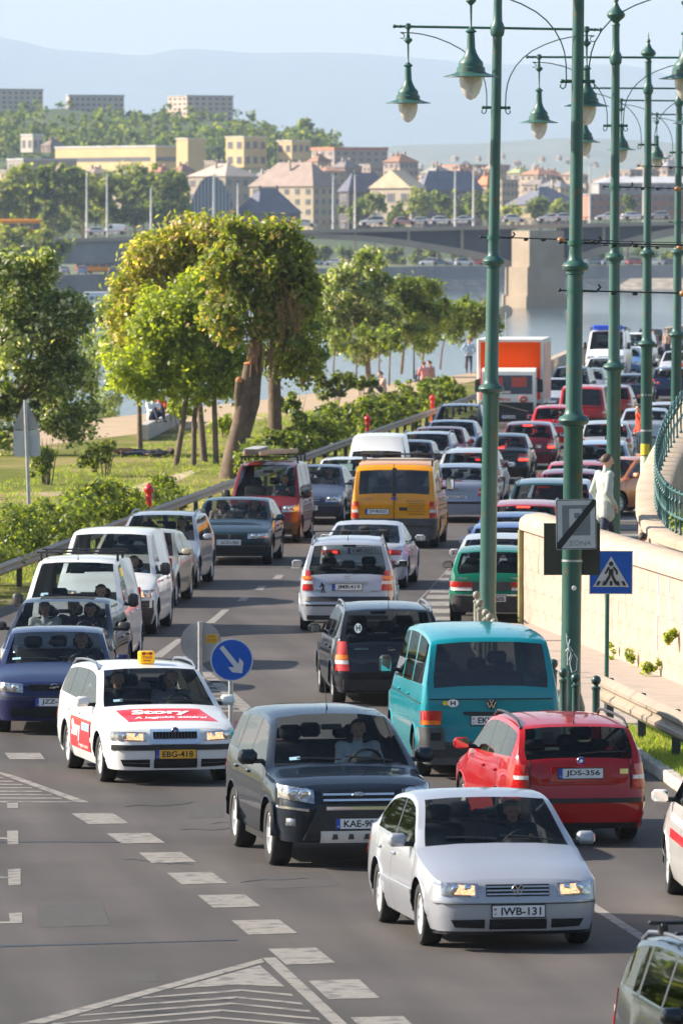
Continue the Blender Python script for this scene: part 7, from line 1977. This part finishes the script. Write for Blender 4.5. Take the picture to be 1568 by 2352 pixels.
# bonnet panel: seen from the front, +Y is to the right; x of text = y, y of text = towards the windscreen (u larger)
mb = MB()
patch(mb, lambda u, y, o: B.top_pt(u, y, o), [(.38, -.54), (.38, .62), (1.02, .50), (1.02, -.60)], 10, 12, 0, .004, .006)
child_mesh(t_root, mb, 'bonnet_advert', M_STORY, 60)
mb = MB()
add_text(mb, 'Story', .3, lambda a, b: B.top_pt(.80 + b, -.05 + a, .010), 0, weight=.014, width=.78, height=.30, shear=.12)
add_text(mb, 'A legjobb útitárs!', .12, lambda a, b: B.top_pt(.51 + b, .03 + a, .010), 0, weight=.004, width=.96, height=.14, shear=.25)
child_mesh(t_root, mb, 'bonnet_lettering', M_LETW)
mb = MB()
patch(mb, lambda u, z, o: B.side_pt(u, z, -1, o), [(1.45, .34), (2.95, .34), (2.95, .74), (1.45, .74)], 20, 6, 0, .014, .004)
child_mesh(t_root, mb, 'door_advert', M_STORY, 60)
mb = MB()
add_text(mb, 'Story', .3, lambda a, b: B.side_pt(2.48 - a, .57 + b, -1, .020), 0, weight=.012, width=.62, height=.27)
add_text(mb, 'A legjobb útitárs!', .1, lambda a, b: B.side_pt(1.95 - a, .39 + b, -1, .020), 0, width=.75, height=.06)
child_mesh(t_root, mb, 'door_lettering', M_LETW)
mb = MB(); patch(mb, lambda u, z, o: B.side_pt(u, z, -1, o), [(1.48, .60), (2.05, .60), (2.05, .70), (1.48, .70)], 8, 3, 0, .020, .004); child_mesh(t_root, mb, 'door_sticker', M_SKYB, 60)
p = B.top_pt(B.q['header'] + .30, .02)
sg = MB(); sg.box(p + Vector((0, 0, .085)), (.16, .20, .16), 0, ch=.015)
fx_ = p.x + .082
add_text(sg, 'TAXI', .06, lambda a, b: (fx_, p.y + a, p.z + .085 + b), 1, weight=.002, width=.12, height=.035)
for dy in (-.045, .045): sg.ball((fx_, p.y + dy, p.z + .135), (.003, .026, .022), 10, 6, 1)
sg.box((fx_, p.y, p.z + .135), (.004, .06, .012), 1); sg.box((fx_, p.y, p.z + .045), (.004, .10, .012), 1)
sgo = child_mesh(t_root, sg, 'taxi_sign', [mat('taxi_yellow', (.85, .45, .0), .35, emit=((1.0, .5, .02), .15)), mat('taxi_red', (.5, .03, .02), .5)], 40)
# stickers and badges on rear doors
def sticker(lab, y, z, ry, rz, m, txt=None, tm=None, rear=True, off=.02, surf=None):
    root, t_ = CARS[lab]; B_ = t_['B']; mb = MB(); n = 18
    fn = surf if surf else (lambda a, b, o: B_.end_pt(a, b, o, rear))
    mb.poly([fn(y + ry * math.cos(2 * math.pi * k / n), z + rz * math.sin(2 * math.pi * k / n), off) for k in range(n)], 0)
    if txt: add_text(mb, txt, .1, lambda a, b: fn(y - a if rear else y + a, z + b, off + .004), 1, weight=.004, height=rz * 1.15)
    mb.build('sticker', [m, tm or M_INK], root)
sticker('teal van with dark rear window and oval H sticker', .50, 1.0, .075, .05, M_LETW, 'H')
sticker('teal van with dark rear window and oval H sticker', .60, 1.0, .035, .03, mat('sticker_yellow', (.75, .50, .02), .5))
r0, t0 = CARS['black estate with round H sticker ahead of teal van']
sticker('black estate with round H sticker ahead of teal van', 4.05, .48, .055, .06, mat('sticker_pale', (.55, .65, .62), .5), 'H', surf=lambda a, b, o, B_=t0['B']: B_.top_pt(4.02 - (b - .48) * .9, .48 + (a - 4.05), o + .004))
def rear_text(lab, txt, y, z, w, h, m, off=.016, weight=.001):
    root, t_ = CARS[lab]; B_ = t_['B']; mb = MB()
    add_text(mb, txt, .1, lambda a, b: B_.end_pt(y - a, z + b, off, True), 0, weight=weight, width=w, height=h); mb.build('lettering', m, root)
rear_text('black estate with round H sticker ahead of teal van', 'CARAVAN', .45, .86, .20, .03, M_CHROME)
zl = 'silver people carrier with plate JMB-419'
rear_text(zl, 'ZAFIRA', .50, .74, .13, .025, M_GREYP); rear_text(zl, 'ELEGANCE', -.50, .73, .18, .025, M_GREYP)
zr, zt_ = CARS[zl]; mb = MB(); Bz = zt_['B']
for a, b, w in (((.46, .88), (.43, .80), .03), ((.43, .80), (.46, .70), .022), ((.43, .80), (.40, .70), .022), ((.45, .86), (.40, .82), .02), ((.45, .86), (.49, .80), .02)):
    p0, p1 = Bz.end_pt(*a, .012, True), Bz.end_pt(*b, .012, True); t_ = (p1 - p0).normalized(); nn = Vector((0, -t_.z, t_.y)) * w / 2
    mb.poly([p0 - nn, p1 - nn, p1 + nn, p0 + nn])
mb.build('figure_sticker', M_INK, zr)
tl_ = 'yellow delivery van with roof bars and plate JWB-522'
for i, (s_, w) in enumerate((('Magyar Autó Budapest', .42), ('1131 Budapest, IV. ker.', .36), ('Telefon: (06-1) 455-0055', .38), ('Fax: (06-1) 455-0056', .34), ('E-mail: auto@auto.hu', .42), ('Web: www.auto.hu', .36))):
    rear_text(tl_, s_, -.50, 1.07 - i * .058, w, .036, M_INK, .012)
rear_text(tl_, 'TRANSIT', .62, 1.12, .26, .035, M_CHROME)
sl_ = 'green hatchback parked nearest the stone wall corner'
rear_text(sl_, 'SUZUKI', .55, .82, .22, .04, M_CHROME, weight=.002); rear_text(sl_, 'SWIFT GL', -.48, .82, .28, .035, M_CHROME, weight=.002)
# red stripe on the white car at the right edge
rr_, rt_ = CARS['white people carrier with red stripe cut by right edge']; Br = rt_['B']
for (z0, z1, m) in ((.66, .76, M_STORY), (.84, .92, mat('stripe_grey', (.45, .45, .46), .5))):
    for sd in (1, -1):
        mb = MB(); patch(mb, lambda u, z, o, sd=sd: Br.side_pt(u, z, sd, o), [(1.4, z0), (4.1, z0), (4.1, z1), (1.4, z1)], 18, 2, 0, .006, .003); mb.build('stripe', m, rr_, 60)
# roof bars on the dark estate in the corner
cr_, ct_ = CARS['dark estate with roof bars cut by the bottom right corner']; Bc = ct_['B']
for u in (2.3, 3.25):
    mb = MB(); p = Bc.pt(u, 7, 1); zt2 = Bc.top(u) + .10
    mb.box((p.x, 0, zt2), (.05, 2 * p.y + .22, .032), ch=.01)
    for sd in (1, -1): mb.box((p.x, sd * (p.y - .01), zt2 - .05), (.10, .07, .10), ch=.02)
    mb.build('roof_bar', M_BLACK, cr_, 40)
# ladder and rack on the minivan: things it carries
mr_, mt_ = CARS['dark red minivan carrying a ladder on its roof']; Bm = mt_['B']
for u in (1.55, 2.4, 3.3):
    mb = MB(); p = Bm.pt(u, 7, 1); zt2 = Bm.top(u) + .13
    mb.box((p.x, 0, zt2), (.05, 2 * p.y + .06, .03))
    for sd in (1, -1): mb.box((p.x, sd * p.y, zt2 - .07), (.04, .04, .16))
    mb.build('rack_bar', M_BLACK, mr_)
mw = Matrix.Translation(mr_.location) @ Matrix.Rotation(mr_.rotation_euler.z, 4, 'Z')
ld = empty('ladder'); ld.matrix_world = mw @ Matrix.Translation((Bm.X(2.4), -.05, 2.0)) @ Matrix.Rotation(R(-12), 4, 'Z'); tag(ld, 'pale wooden ladder on the red minivan roof rack', 'ladder')
M_WOOD = mat('pale_wood', (.50, .36, .24), .75, noise=(6, .2))
for y in (-.19, .19):
    mb = MB(); mb.box((0, y, .03), (2.9, .04, .09), ch=.008); mb.build('stile', M_WOOD, ld)
for i in range(9):
    mb = MB(); mb.box((-1.28 + i * .32, 0, .03), (.035, .36, .03)); mb.build('rung', M_WOOD, ld)
bo = empty('board_bundle'); bo.matrix_world = mw @ Matrix.Translation((Bm.X(2.3), -.42, 2.0)); tag(bo, 'grey boards tied beside the ladder on the minivan', 'boards')
for i in range(3):
    mb = MB(); mb.box((i * .05, .02 * i, .02 + i * .05), (2.4, .36, .04), ch=.006); mb.build('board', mat('grey_board', (.34, .33, .33), .8, noise=(3, .15)), bo)
wh = 'white hatchback with paper behind windscreen next to yellow van'
rw_, tw_ = CARS[wh]; Bw = tw_['B']; mb = MB(); p = Bw.top_pt(Bw.q['cowl'] + .35, -.15, -.05)
mb.poly([p + Vector(v) for v in ((0, 0, 0), (0, .32, 0), (-.22, .32, .15), (-.22, 0, .15))]); mb.build('paper', mat('paper_mint', (.55, .72, .62), .7), rw_)
# small stickers in windscreens
for lab, y in (('dark green-black off-roader with plate KAE-900 and chrome grille', -.58), ('white estate taxi with red advert panels and plate EBG-418', -.58), ('white small van with black roof bars behind black saloon', -.55), ('dark blue hatchback with plate JZZ beside the taxi', -.62)):
    r_, t_ = CARS[lab]; B_ = t_['B']; u0 = B_.q['cowl'] + .10; mb = MB()
    patch(mb, lambda u, yy, o: B_.top_pt(u, yy, o), [(u0, y), (u0, y + .12), (u0 + .05, y + .12), (u0 + .05, y)], 2, 2, 0, .004, .002); mb.build('sticker', mat('vignette_blue', (.35, .55, .65), .5), r_)

# ------------------------------------------------------------------ orange lorry
fwd = Vector((math.sin(R(-4.2)), -math.cos(R(-4.2)), 0)); fp = g(1170, 982)
tr = empty('lorry', fp - fwd * 1.0, math.atan2(fwd.y, fwd.x)); tag(tr, 'orange and white box lorry facing the camera', 'lorry', G_ON)
M_OR = mat('lorry_orange', (1.0, .085, .0), .6, spec=.1, noise=(2, .04)); M_LW = mat('lorry_white', (.72, .69, .64), .45, noise=(2, .08))
mb = MB(); mb.box((-2.2, 0, 2.05), (5.6, 2.45, 2.4), 0, ch=.03); mb.build('cargo_box', [M_LW], tr)
mb = MB(); mb.box((.612, 0, 2.08), (.02, 2.20, 2.10), 0); mb.build('front_panel', M_OR, tr)
for sd in (1, -1):
    mb = MB(); mb.box((-2.2, sd * 1.232, 2.05), (5.3, .02, 2.05)); mb.build('side_panel', mat('lorry_pink', (.78, .42, .34), .5, noise=(1.5, .2)), tr)
cab = MB()
prof = [(1.0, .50), (2.05, .50), (2.10, .8), (2.08, 1.19), (1.88, 2.07), (1.75, 2.16), (1.0, 2.2), (.75, 2.16), (.75, .50)]
extr_ = lambda mb_, y0, y1, m=0: (mb_.poly([(x, y0, z) for x, z in prof], m), mb_.poly([(x, y1, z) for x, z in reversed(prof)], m), [mb_.poly([(a[0], y0, a[1]), (b[0], y0, b[1]), (b[0], y1, b[1]), (a[0], y1, a[1])], m) for a, b in zip(prof, prof[1:] + prof[:1])])
extr_(cab, -.98, .98); cab.build('cab', M_LW, tr, 30)
on = lambda z: 2.08 - (z - 1.19) * .227 if z > 1.19 else 2.10
def fp_(y0, y1, z0, z1, off, m, name, mats=None):
    y0, y1, z0, z1 = y0 * .87, y1 * .87, z0 * .88, z1 * .88; mb = MB(); mb.poly([(on(z0) + off, y0, z0), (on(z0) + off, y1, z0), (on(z1) + off, y1, z1), (on(z1) + off, y0, z1)]); return mb.build(name, m, tr)
fp_(-1.0, 1.0, 1.42, 2.20, .012, mat('lorry_screen', (.035, .04, .045), .1, coat=.5), 'windscreen')
for y in (-.55, .45): fp_(y - .32, y + .32, 1.72, 2.12, .018, mat('curtain_red', (.35, .05, .03), .7), 'sun_visor')
fp_(-1.05, 1.05, .62, 1.08, .014, M_BLACK, 'grille'); 
mb = MB(); mb.box((2.12, 0, .80), (.03, 1.5, .03), M=Matrix.Rotation(R(-14), 3, 'X')); mb.build('grille_bar', M_CHROME, tr)
mb = MB(); mb.box((2.02, 0, .40), (.35, 2.2, .34), ch=.05); mb.build('bumper', M_BLACK, tr, 40)
for y in (-.85, .85): mb = MB(); mb.box((2.20, y, .42), (.04, .34, .16), ch=.015); mb.build('headlight', M_LAMP, tr, 40)
mb = MB(); add_text(mb, 'Motor Marco', .2, lambda a, b: (on(1.07) + .018, -.40 + a, 1.07 + b), 0, width=.95, height=.13, weight=.004)
for k in range(2): mb.tube([(on(1.07) + .018, .55 + .15 * math.cos(a) * (1 - .35 * k), 1.07 + .10 * math.sin(a) * (1 - .35 * k)) for a in [2 * math.pi * i / 14 for i in range(15)]], .016, 4, cap=False)
mb.build('lettering', mat('lorry_red_print', (.55, .08, .05), .5), tr)
for y0, y1, m_ in ((-.55, -.25, M_LETW), (-.22, .10, mat('card_beige', (.45, .38, .32), .6))): fp_(y0, y1, 1.45, 1.55, .022, m_, 'windscreen_card')
for sd in (1, -1):
    mb = MB(); mb.box((1.75, sd * 1.14, 1.55), (.12, .22, .48), ch=.04); mb.box((1.75, sd * 1.03, 1.8), (.04, .2, .03)); mb.build('door_mirror', M_BLACK, tr, 40)
ty_, rm_ = wheel_meshes(.45, .28, 'steel')
for x in (1.0, -3.2):
    for sd in (1, -1):
        w = inst('wheel', ty_, tr, (x, sd * 1.0, .45), (0, 0, 0 if sd > 0 else math.pi)); inst('rim', rm_, w)
mb = MB(); mb.box((-1.8, 0, .65), (5.8, .9, .35)); mb.build('chassis', M_UNDER, tr)
inst('number_plate', plate_of('HCL-418', 'eu'), tr, (2.21, 0, .42))
# ------------------------------------------------------------------ far emergency van
ev = car('transit', 'ambulance_van', 0, 0, -7, False, (.80, .80, .80), 'white emergency van with blue light bar in far traffic', 'van', G_ON, pos=(12.95, 366))
Be = TPL['transit']['B']; mb = MB(); u = Be.q['header'] + .25
mb.box((Be.X(u), 0, Be.top(u) + .10), (.35, 1.5, .2), ch=.05); mb.build('light_bar', mat('beacon_blue', (.02, .10, .75), .2, coat=.6), ev, 40)
ev.scale = (1, 1, 1.22)
# ------------------------------------------------------------------ people
M_SKIN = mat('skin', (.60, .35, .25), .5, noise=(9, .08)); M_EYE = mat('eye_dark', (.10, .06, .045), .4); M_LIP = mat('lips', (.36, .13, .10), .5)
M_TOP = mat('clothing', objcol=True, rough=.85, noise=(12, .12)); M_TROU = mat('denim', (.03, .04, .075), .85, noise=(14, .2)); M_SHOE = mat('shoe_leather', (.03, .025, .02), .5)
M_HAIRM = mat('hair', objcol=True, rough=.6, noise=(40, .3))
def capsule(mb, p, r0, q, r1, n=14):
    p, q = Vector(p), Vector(q); d = q - p
    t = d.normalized() if d.length > 1e-6 else Vector((0, 0, 1))
    a = []; 
    for k in (-80, -50, -20): a.append((p + t * r0 * math.sin(R(k)), r0 * math.cos(R(k))))
    a += [(p, r0), (q, r1)]
    for k in (20, 50, 80): a.append((q + t * r1 * math.sin(R(k)), r1 * math.cos(R(k))))
    mb.tube([x[0] for x in a], [x[1] for x in a], n)
def figure(name, J, vox=.011, long_coat=False, sleeves=True):
    """J: joint positions in a frame where the person faces +X; returns one continuous remeshed body and a hair cap"""
    mb = MB(); tags = []
    def C(p, r0, q, r1, m): capsule(mb, p, r0, q, r1); tags.append((np.array(p, float), np.array(q, float), (r0 + r1) / 2, m))
    V = lambda k: Vector(J[k])
    hip, chest, neck, head = V('hip'), V('chest'), V('neck'), V('head')
    f = Vector(J.get('face', (1, 0, 0))).normalized(); up = (head - neck).normalized(); sdv = up.cross(f).normalized()
    for y in (-.085, .085):
        C(hip + Vector((0, y, 0)), .115, (hip + chest) / 2 + Vector((0, y * .8, 0)), .105, 1); C((hip + chest) / 2 + Vector((0, y * .8, 0)), .105, chest + Vector((0, y, 0)), .11, 1)
    if long_coat: C(hip + Vector((0, -.08, -.22)), .13, hip + Vector((0, -.08, 0)), .125, 1); C(hip + Vector((0, .08, -.22)), .13, hip + Vector((0, .08, 0)), .125, 1)
    C(chest, .10, neck, .06, 1)
    C(neck - up * .02, .058, head - up * .06, .052, 0)
    # head
    hc = head
    C(hc - f * .025 + up * .03, .088, hc + f * .010 + up * .035, .086, 0)
    C(hc + f * .02 + up * .0, .072, hc + f * .035 - up * .075, .044, 0)
    C(hc + f * .088 + up * .015, .012, hc + f * .108 - up * .028, .016, 0)
    for s_ in (-1, 1): C(hc + sdv * s_ * .082 + up * .005 - f * .01, .014, hc + sdv * s_ * .084 - up * .03 - f * .005, .012, 0)
    for s_ in ('L', 'R'):
        sh, el, wr = V('sh' + s_), V('el' + s_), V('wr' + s_)
        C(chest * .4 + sh * .6, .085, sh, .075, 1)
        C(sh, .066, el, .05, 1)
        C(el, .048, wr, .034 if not sleeves else .042, 1 if sleeves else 0)
        hd = Vector(J.get('hd' + s_, (wr - el))).normalized()
        side = Vector(J.get('hs' + s_, (0, 1 if s_ == 'L' else -1, 0))); side = (side - hd * side.dot(hd)).normalized(); pal = hd.cross(side)
        C(wr, .030, wr + hd * .07, .034, 0)
        for k, (o, ln) in enumerate(((-.030, .062), (-.010, .075), (.010, .078), (.030, .068))):
            a = wr + hd * .09 + side * o; b = a + hd * ln * .55 + pal * .012; c = b + hd * ln * .4 + pal * .028
            C(a, .0105, b, .010, 0); C(b, .010, c, .009, 0)
        a = wr + hd * .03 - side * .036; C(a, .012, a + hd * .045 - side * .022 + pal * .012, .0105, 0)
        hp, kn, an = V('hp' + s_), V('kn' + s_), V('an' + s_)
        C(hp, .098, kn, .062, 2); C(kn, .060, an, .042, 2)
        ft = Vector(J.get('ft' + s_, (1, 0, 0))).normalized()
        C(an - ft * .04 + Vector((0, 0, -.045)), .042, an + ft * .16 + Vector((0, 0, -.06)), .032, 3)
    me = mb.mesh(name, [M_SKIN, M_TOP, M_TROU, M_SHOE, M_EYE, M_LIP])
    o = bpy.data.objects.new('tmp', me); COL.objects.link(o)
    md = o.modifiers.new('r', 'REMESH'); md.mode = 'VOXEL'; md.voxel_size = vox
    sm_ = o.modifiers.new('s', 'SMOOTH'); sm_.iterations = 3; sm_.factor = .5
    me2 = bpy.data.meshes.new_from_object(o.evaluated_get(bpy.context.evaluated_depsgraph_get()))
    bpy.data.objects.remove(o); bpy.data.meshes.remove(me)
    n = len(me2.polygons); c = np.empty(n * 3); me2.polygons.foreach_get('center', c); c = c.reshape(-1, 3)
    best = np.full(n, 1e9); idx = np.zeros(n, dtype=np.int32)
    for p, q, r, m in tags:
        d = q - p; L2 = max(1e-9, d @ d); t = np.clip(((c - p) @ d) / L2, 0, 1)
        ds = np.linalg.norm(c - (p + t[:, None] * d), axis=1) - r
        k = ds < best; best[k] = ds[k]; idx[k] = m
    f_, u_, s2 = np.array(f), np.array(up), np.array(sdv); h_ = np.array(hc)
    rel = c - h_; fx_, ux_, sx_ = rel @ f_, rel @ u_, rel @ s2
    eye = (fx_ > .05) & (np.abs(ux_ - .012) < .0065) & (np.abs(np.abs(sx_) - .033) < .012); idx[eye] = 4
    lip = (fx_ > .05) & (np.abs(ux_ + .055) < .008) & (np.abs(sx_) < .026); idx[lip] = 5
    me2.materials.clear()
    for m in (M_SKIN, M_TOP, M_TROU, M_SHOE, M_EYE, M_LIP): me2.materials.append(m)
    me2.polygons.foreach_set('material_index', idx); me2.polygons.foreach_set('use_smooth', [True] * n); me2.update()
    # hair: a cap over the skull, open at the face
    def hair(full, name_):
        hb = MB(); rows = []
        for i in range(9):
            th = math.pi * (.02 + .60 * i / 8) if full else math.pi * (.30 + .26 * i / 8)
            row = []
            for k in range(22):
                a = 2 * math.pi * k / 22
                x, y, z = -math.cos(a) * math.sin(th), math.sin(a) * math.sin(th), math.cos(th)
                lim = 1.0
                r = .097 + .003 * math.sin(a * 5 + i)
                v = Vector((x, y, z))
                if x > .2: v.z = max(v.z, .50 + .25 * x if full else .2)
                p_ = hc + up * .03 - f * .012 + f * v.x * (r + .015) + sdv * v.y * (r - .001) + up * v.z * (r + .008)
                row.append(tuple(p_))
            rows.append(row)
        hb.grid(rows, close=True)
        return hb.mesh(name_, M_HAIRM, 70)
    return me2, hair(True, 'hair'), hair(False, 'hair')
def seated(driver):
    J = dict(hip=(0, 0, .05), chest=(-.10, 0, .40), neck=(-.105, 0, .55), head=(-.075, 0, .69))
    for s_, y in (('L', 1), ('R', -1)):
        J['sh' + s_] = (-.105, y * .19, .50); J['hp' + s_] = (.02, y * .09, .04); J['kn' + s_] = (.42, y * .12, .16); J['an' + s_] = (.62, y * .11, -.18)
        if driver: J['el' + s_] = (.08, y * .25, .28); J['wr' + s_] = (.30, y * .15, .40); J['hd' + s_] = (.8, -.2 * y, .35)
        else: J['el' + s_] = (-.02, y * .25, .24); J['wr' + s_] = (.22, y * .12, .18); J['hd' + s_] = (1, -.3 * y, -.1)
    return figure('person', J, .012)
SD, SP = seated(True), seated(False)
def occupant(lab, car_lab, seat, top, hair, bald=False, row=0, dz=0.0, turn=0):
    root, t = CARS[car_lab]; B_ = t['B']; q = t['q']
    x = B_.X(q['seat_at'] + (.88 if row else 0)) - .02; y = {'d': 1, 'p': -1, 'm': 0}[seat] * B_.W * .205
    mw = Matrix.Translation(root.location) @ Matrix.Rotation(root.rotation_euler.z, 4, 'Z')
    me, h1, h2 = SD if seat == 'd' else SP
    o = inst('person', me, None, color=top); o.matrix_world = mw @ Matrix.Translation((x, y, q.get('seat_z', .36) + .17 + dz)) @ Matrix.Rotation(R(turn), 4, 'Z')
    tag(o, lab, 'person', 'people sitting in vehicles')
    inst('hair', h2 if bald else h1, o, color=hair)
BR, GRY, BLK, WHT = (.05, .028, .015), (.30, .29, .28), (.012, .010, .010), (.75, .75, .74)
A_ = list(CARS)
occupant('grey-haired driver in dark jacket in the silver saloon', 'silver saloon with plate IWB-131 and lit headlamps', 'd', (.035, .04, .045), GRY, True)
occupant('driver in pale t-shirt in the dark off-roader', 'dark green-black off-roader with plate KAE-900 and chrome grille', 'd', (.55, .60, .66), BLK)
occupant('older taxi driver behind the wheel', A_[2], 'd', (.20, .20, .22), GRY)
occupant('brown-haired passenger in dark jacket in the taxi', A_[2], 'p', (.03, .035, .04), (.12, .05, .025))
occupant('driver in the dark blue hatchback', A_[3], 'd', (.05, .05, .06), BR)
occupant('bald driver in the black saloon', A_[4], 'd', (.05, .05, .06), BLK, True)
occupant('passenger in striped white t-shirt in the black saloon', A_[4], 'p', (.70, .70, .70), BLK)
occupant('rear passenger between the front seats of black saloon', A_[4], 'm', (.10, .10, .12), BLK, row=1)
occupant('dark-haired driver of the van with roof bars', A_[5], 'd', (.30, .34, .40), BLK)
occupant('driver in light blue shirt in the second white van', A_[6], 'd', (.25, .38, .55), BR)
occupant('driver of the gold car', A_[7], 'd', (.2, .2, .22), BR)
occupant('driver of the grey estate car', A_[8], 'd', (.55, .40, .38), BR)
occupant('driver of the dark green saloon', A_[9], 'd', (.06, .06, .07), BR)
occupant('passenger with crossed arms in the dark green saloon', A_[9], 'p', (.55, .42, .36), BLK)
occupant('white-haired driver of the red minivan', A_[10], 'd', (.10, .12, .14), (.45, .44, .42))
occupant('driver of the dark purple saloon', A_[11], 'd', (.3, .3, .3), BR)
occupant('driver of the white hatchback with paper', wh, 'd', (.3, .32, .35), BR)
occupant('driver of the silver people carrier seen from behind', zl, 'd', (.06, .06, .07), BLK)
occupant('driver of the teal van seen from behind', 'teal van with dark rear window and oval H sticker', 'd', (.08, .08, .09), BLK)
occupant('driver of the dark people carrier before the lorry', 'dark blue people carrier ahead of the orange lorry', 'd', (.3, .2, .18), BR)
# ---- people on foot
def standing(stride=.0, arms='down', face=(1, 0, 0), coat=False, vox=.011):
    J = dict(hip=(0, 0, .96), chest=(.0, 0, 1.28), neck=(.02, 0, 1.46), head=(.04, 0, 1.61), face=face)
    for s_, y in (('L', 1), ('R', -1)):
        st = stride * y
        J['sh' + s_] = (-.01, y * .20, 1.40); J['hp' + s_] = (0, y * .09, .92); J['kn' + s_] = (.04 + st * .5, y * .10, .50); J['an' + s_] = (st, y * .09, .09 + max(0, -st) * .12)
        if arms == 'down': J['el' + s_] = (-.05 - st * .25, y * .25, 1.12); J['wr' + s_] = (.06 - st * .5, y * .26, .88)
        elif arms == 'pocket': J['el' + s_] = (-.10, y * .27, 1.12); J['wr' + s_] = (.06, y * .22, .93); J['hd' + s_] = (.5, 0, -.8)
        elif arms == 'hips': J['el' + s_] = (-.05, y * .36, 1.16); J['wr' + s_] = (.06, y * .19, 1.02); J['hd' + s_] = (.4, -y * .6, -.2)
        elif arms == 'phone': J['el' + s_] = (.08 if y > 0 else -.04, y * .24, 1.14); J['wr' + s_] = (.16, y * .12, 1.42) if y > 0 else (.08, y * .24, .9); J['hd' + s_] = (0, -.2, 1) if y > 0 else (.2, 0, -1)
    return figure('person', J, vox, coat)
def walker(lab, mesh, pos, rz, top, hair, s=1.0, bald=False, grp=None):
    o = inst('person', mesh[0], None, pos, (0, 0, R(rz)), top, s); tag(o, lab, 'person', grp); inst('hair', mesh[2] if bald else mesh[1], o, color=hair); return o
mj = standing(.24, 'pocket', (.92, -.25, .0), True, .010)
walker('man in pale jacket and jeans walking behind the wall', mj, (4.54, 128.8, 1.46), 25, (.42, .46, .42), (.07, .04, .025), 1.05)
sb = standing(0, 'down'); ph = standing(0, 'phone'); hp_ = standing(.10, 'hips')
walker('child with short brown hair behind the stone wall', sb, (5.04, 125.2, .68), 75, (.65, .2, .15), (.05, .03, .018), .80)
b = Vector((9.35, 234.2, 0))
walker('person in orange-red top holding a hand to the face', ph, (b.x, b.y, 0), 200, (.75, .07, .03), BR, 1.0)
b = g(1076, 858)
walker('person in blue shirt and jeans walking by the water', hp_, (b.x, b.y, 0), -80, (.32, .45, .60), BR, 1.02)
for i, (px, py) in enumerate(((1500, 830), (1532, 826))):
    b = g(px, py); walker(('person standing left in the far right crowd', 'person standing right in the far right crowd')[i], sb, (b.x, b.y, 0), 260, ((.5, .3, .25), (.6, .4, .3))[i], BR)
def sitting_ground():
    J = dict(hip=(0, 0, .14), chest=(.02, 0, .46), neck=(.07, 0, .62), head=(.12, 0, .76))
    for s_, y in (('L', 1), ('R', -1)):
        J['sh' + s_] = (.04, y * .19, .56); J['hp' + s_] = (.05, y * .09, .12); J['kn' + s_] = (.40, y * .13, .42); J['an' + s_] = (.58, y * .11, .08)
        J['el' + s_] = (.18, y * .22, .34); J['wr' + s_] = (.38, y * .10, .40)
    return figure('person', J, .013)
sg_ = sitting_ground()
def lying():
    J = dict(hip=(0, 0, .13), chest=(-.32, 0, .14), neck=(-.50, 0, .15), head=(-.64, 0, .19), face=(.3, 0, 1))
    for s_, y in (('L', 1), ('R', -1)):
        J['sh' + s_] = (-.44, y * .19, .13); J['hp' + s_] = (.05, y * .09, .12); J['kn' + s_] = (.46, y * .10, .14); J['an' + s_] = (.88, y * .10, .10); J['ft' + s_] = (.2, 0, 1)
        J['el' + s_] = (-.18, y * .28, .10); J['wr' + s_] = (.06, y * .26, .10)
    return figure('person', J, .013)
ly = lying()
lw_ = empty('low_wall', (0, 0, 0)); a, b = g(330, 1012), g(415, 968)
lw_.location = a; tag(lw_, 'low stone wall by the beach with people on it', 'wall')
dd = b - a
for i in range(6):
    mb = MB(); mb.box((0, 0, .28), (dd.length / 6 * .97, .35, .56), ch=.03); mb.build('stone', M_KERB, lw_, 30, dd * ((i + .5) / 6), (0, 0, math.atan2(dd.y, dd.x)))
GP = 'people resting in the park'
c = a + dd * .22; walker('person in white shirt sitting on the low wall', sg_, (c.x, c.y, .50), -60, WHT, BLK, 1.1, grp=GP)
c = a + dd * .42; walker('person in red top sitting on the low wall', sg_, (c.x, c.y, .50), -100, (.6, .05, .04), BLK, 1.05, grp=GP)
c = a + dd * .85; walker('small person in red at the far end of low wall', sg_, (c.x, c.y, .50), -80, (.55, .06, .05), BR, .9, grp=GP)
c = g(300, 1046); walker('sunbather in brown lying on the grass', ly, (c.x, c.y, 0), 10, (.35, .14, .07), BR, 1.0, grp=GP)
c = g(345, 1050); walker('person in dark clothes lying on the grass', ly, (c.x, c.y, 0), 185, (.05, .05, .06), BLK, 1.0, grp=GP)
for i, (px, py, cl) in enumerate(((975, 878, (.6, .25, .25)), (992, 876, (.35, .2, .15)), (880, 905, (.5, .35, .3)))):
    c = g(px, py); walker(('person in pink sitting near the thin trunks', 'person in brown sitting near the thin trunks', 'person sitting under the round chestnut')[i], sg_, (c.x, c.y, 0), 120 + 40 * i, cl, BR, 1.15, grp=GP)
# ------------------------------------------------------------------ haze: the air itself, one closed box of even density round everything
hz = MB(); hz.box((0, 13150, 390), (5600, 27300, 800))
hm = bpy.data.materials.new('haze_air'); hm.use_nodes = True
nt = hm.node_tree; nt.nodes.clear()
ho = nt.nodes.new('ShaderNodeOutputMaterial'); pv_ = nt.nodes.new('ShaderNodeVolumePrincipled')
pv_.inputs['Color'].default_value = (.54, .66, .86, 1)
pv_.inputs['Density'].default_value = .000070
pv_.inputs['Anisotropy'].default_value = .1
nt.links.new(pv_.outputs[0], ho.inputs['Volume'])
tag(hz.build('haze', hm), 'thin blue haze filling the air', kind='stuff')
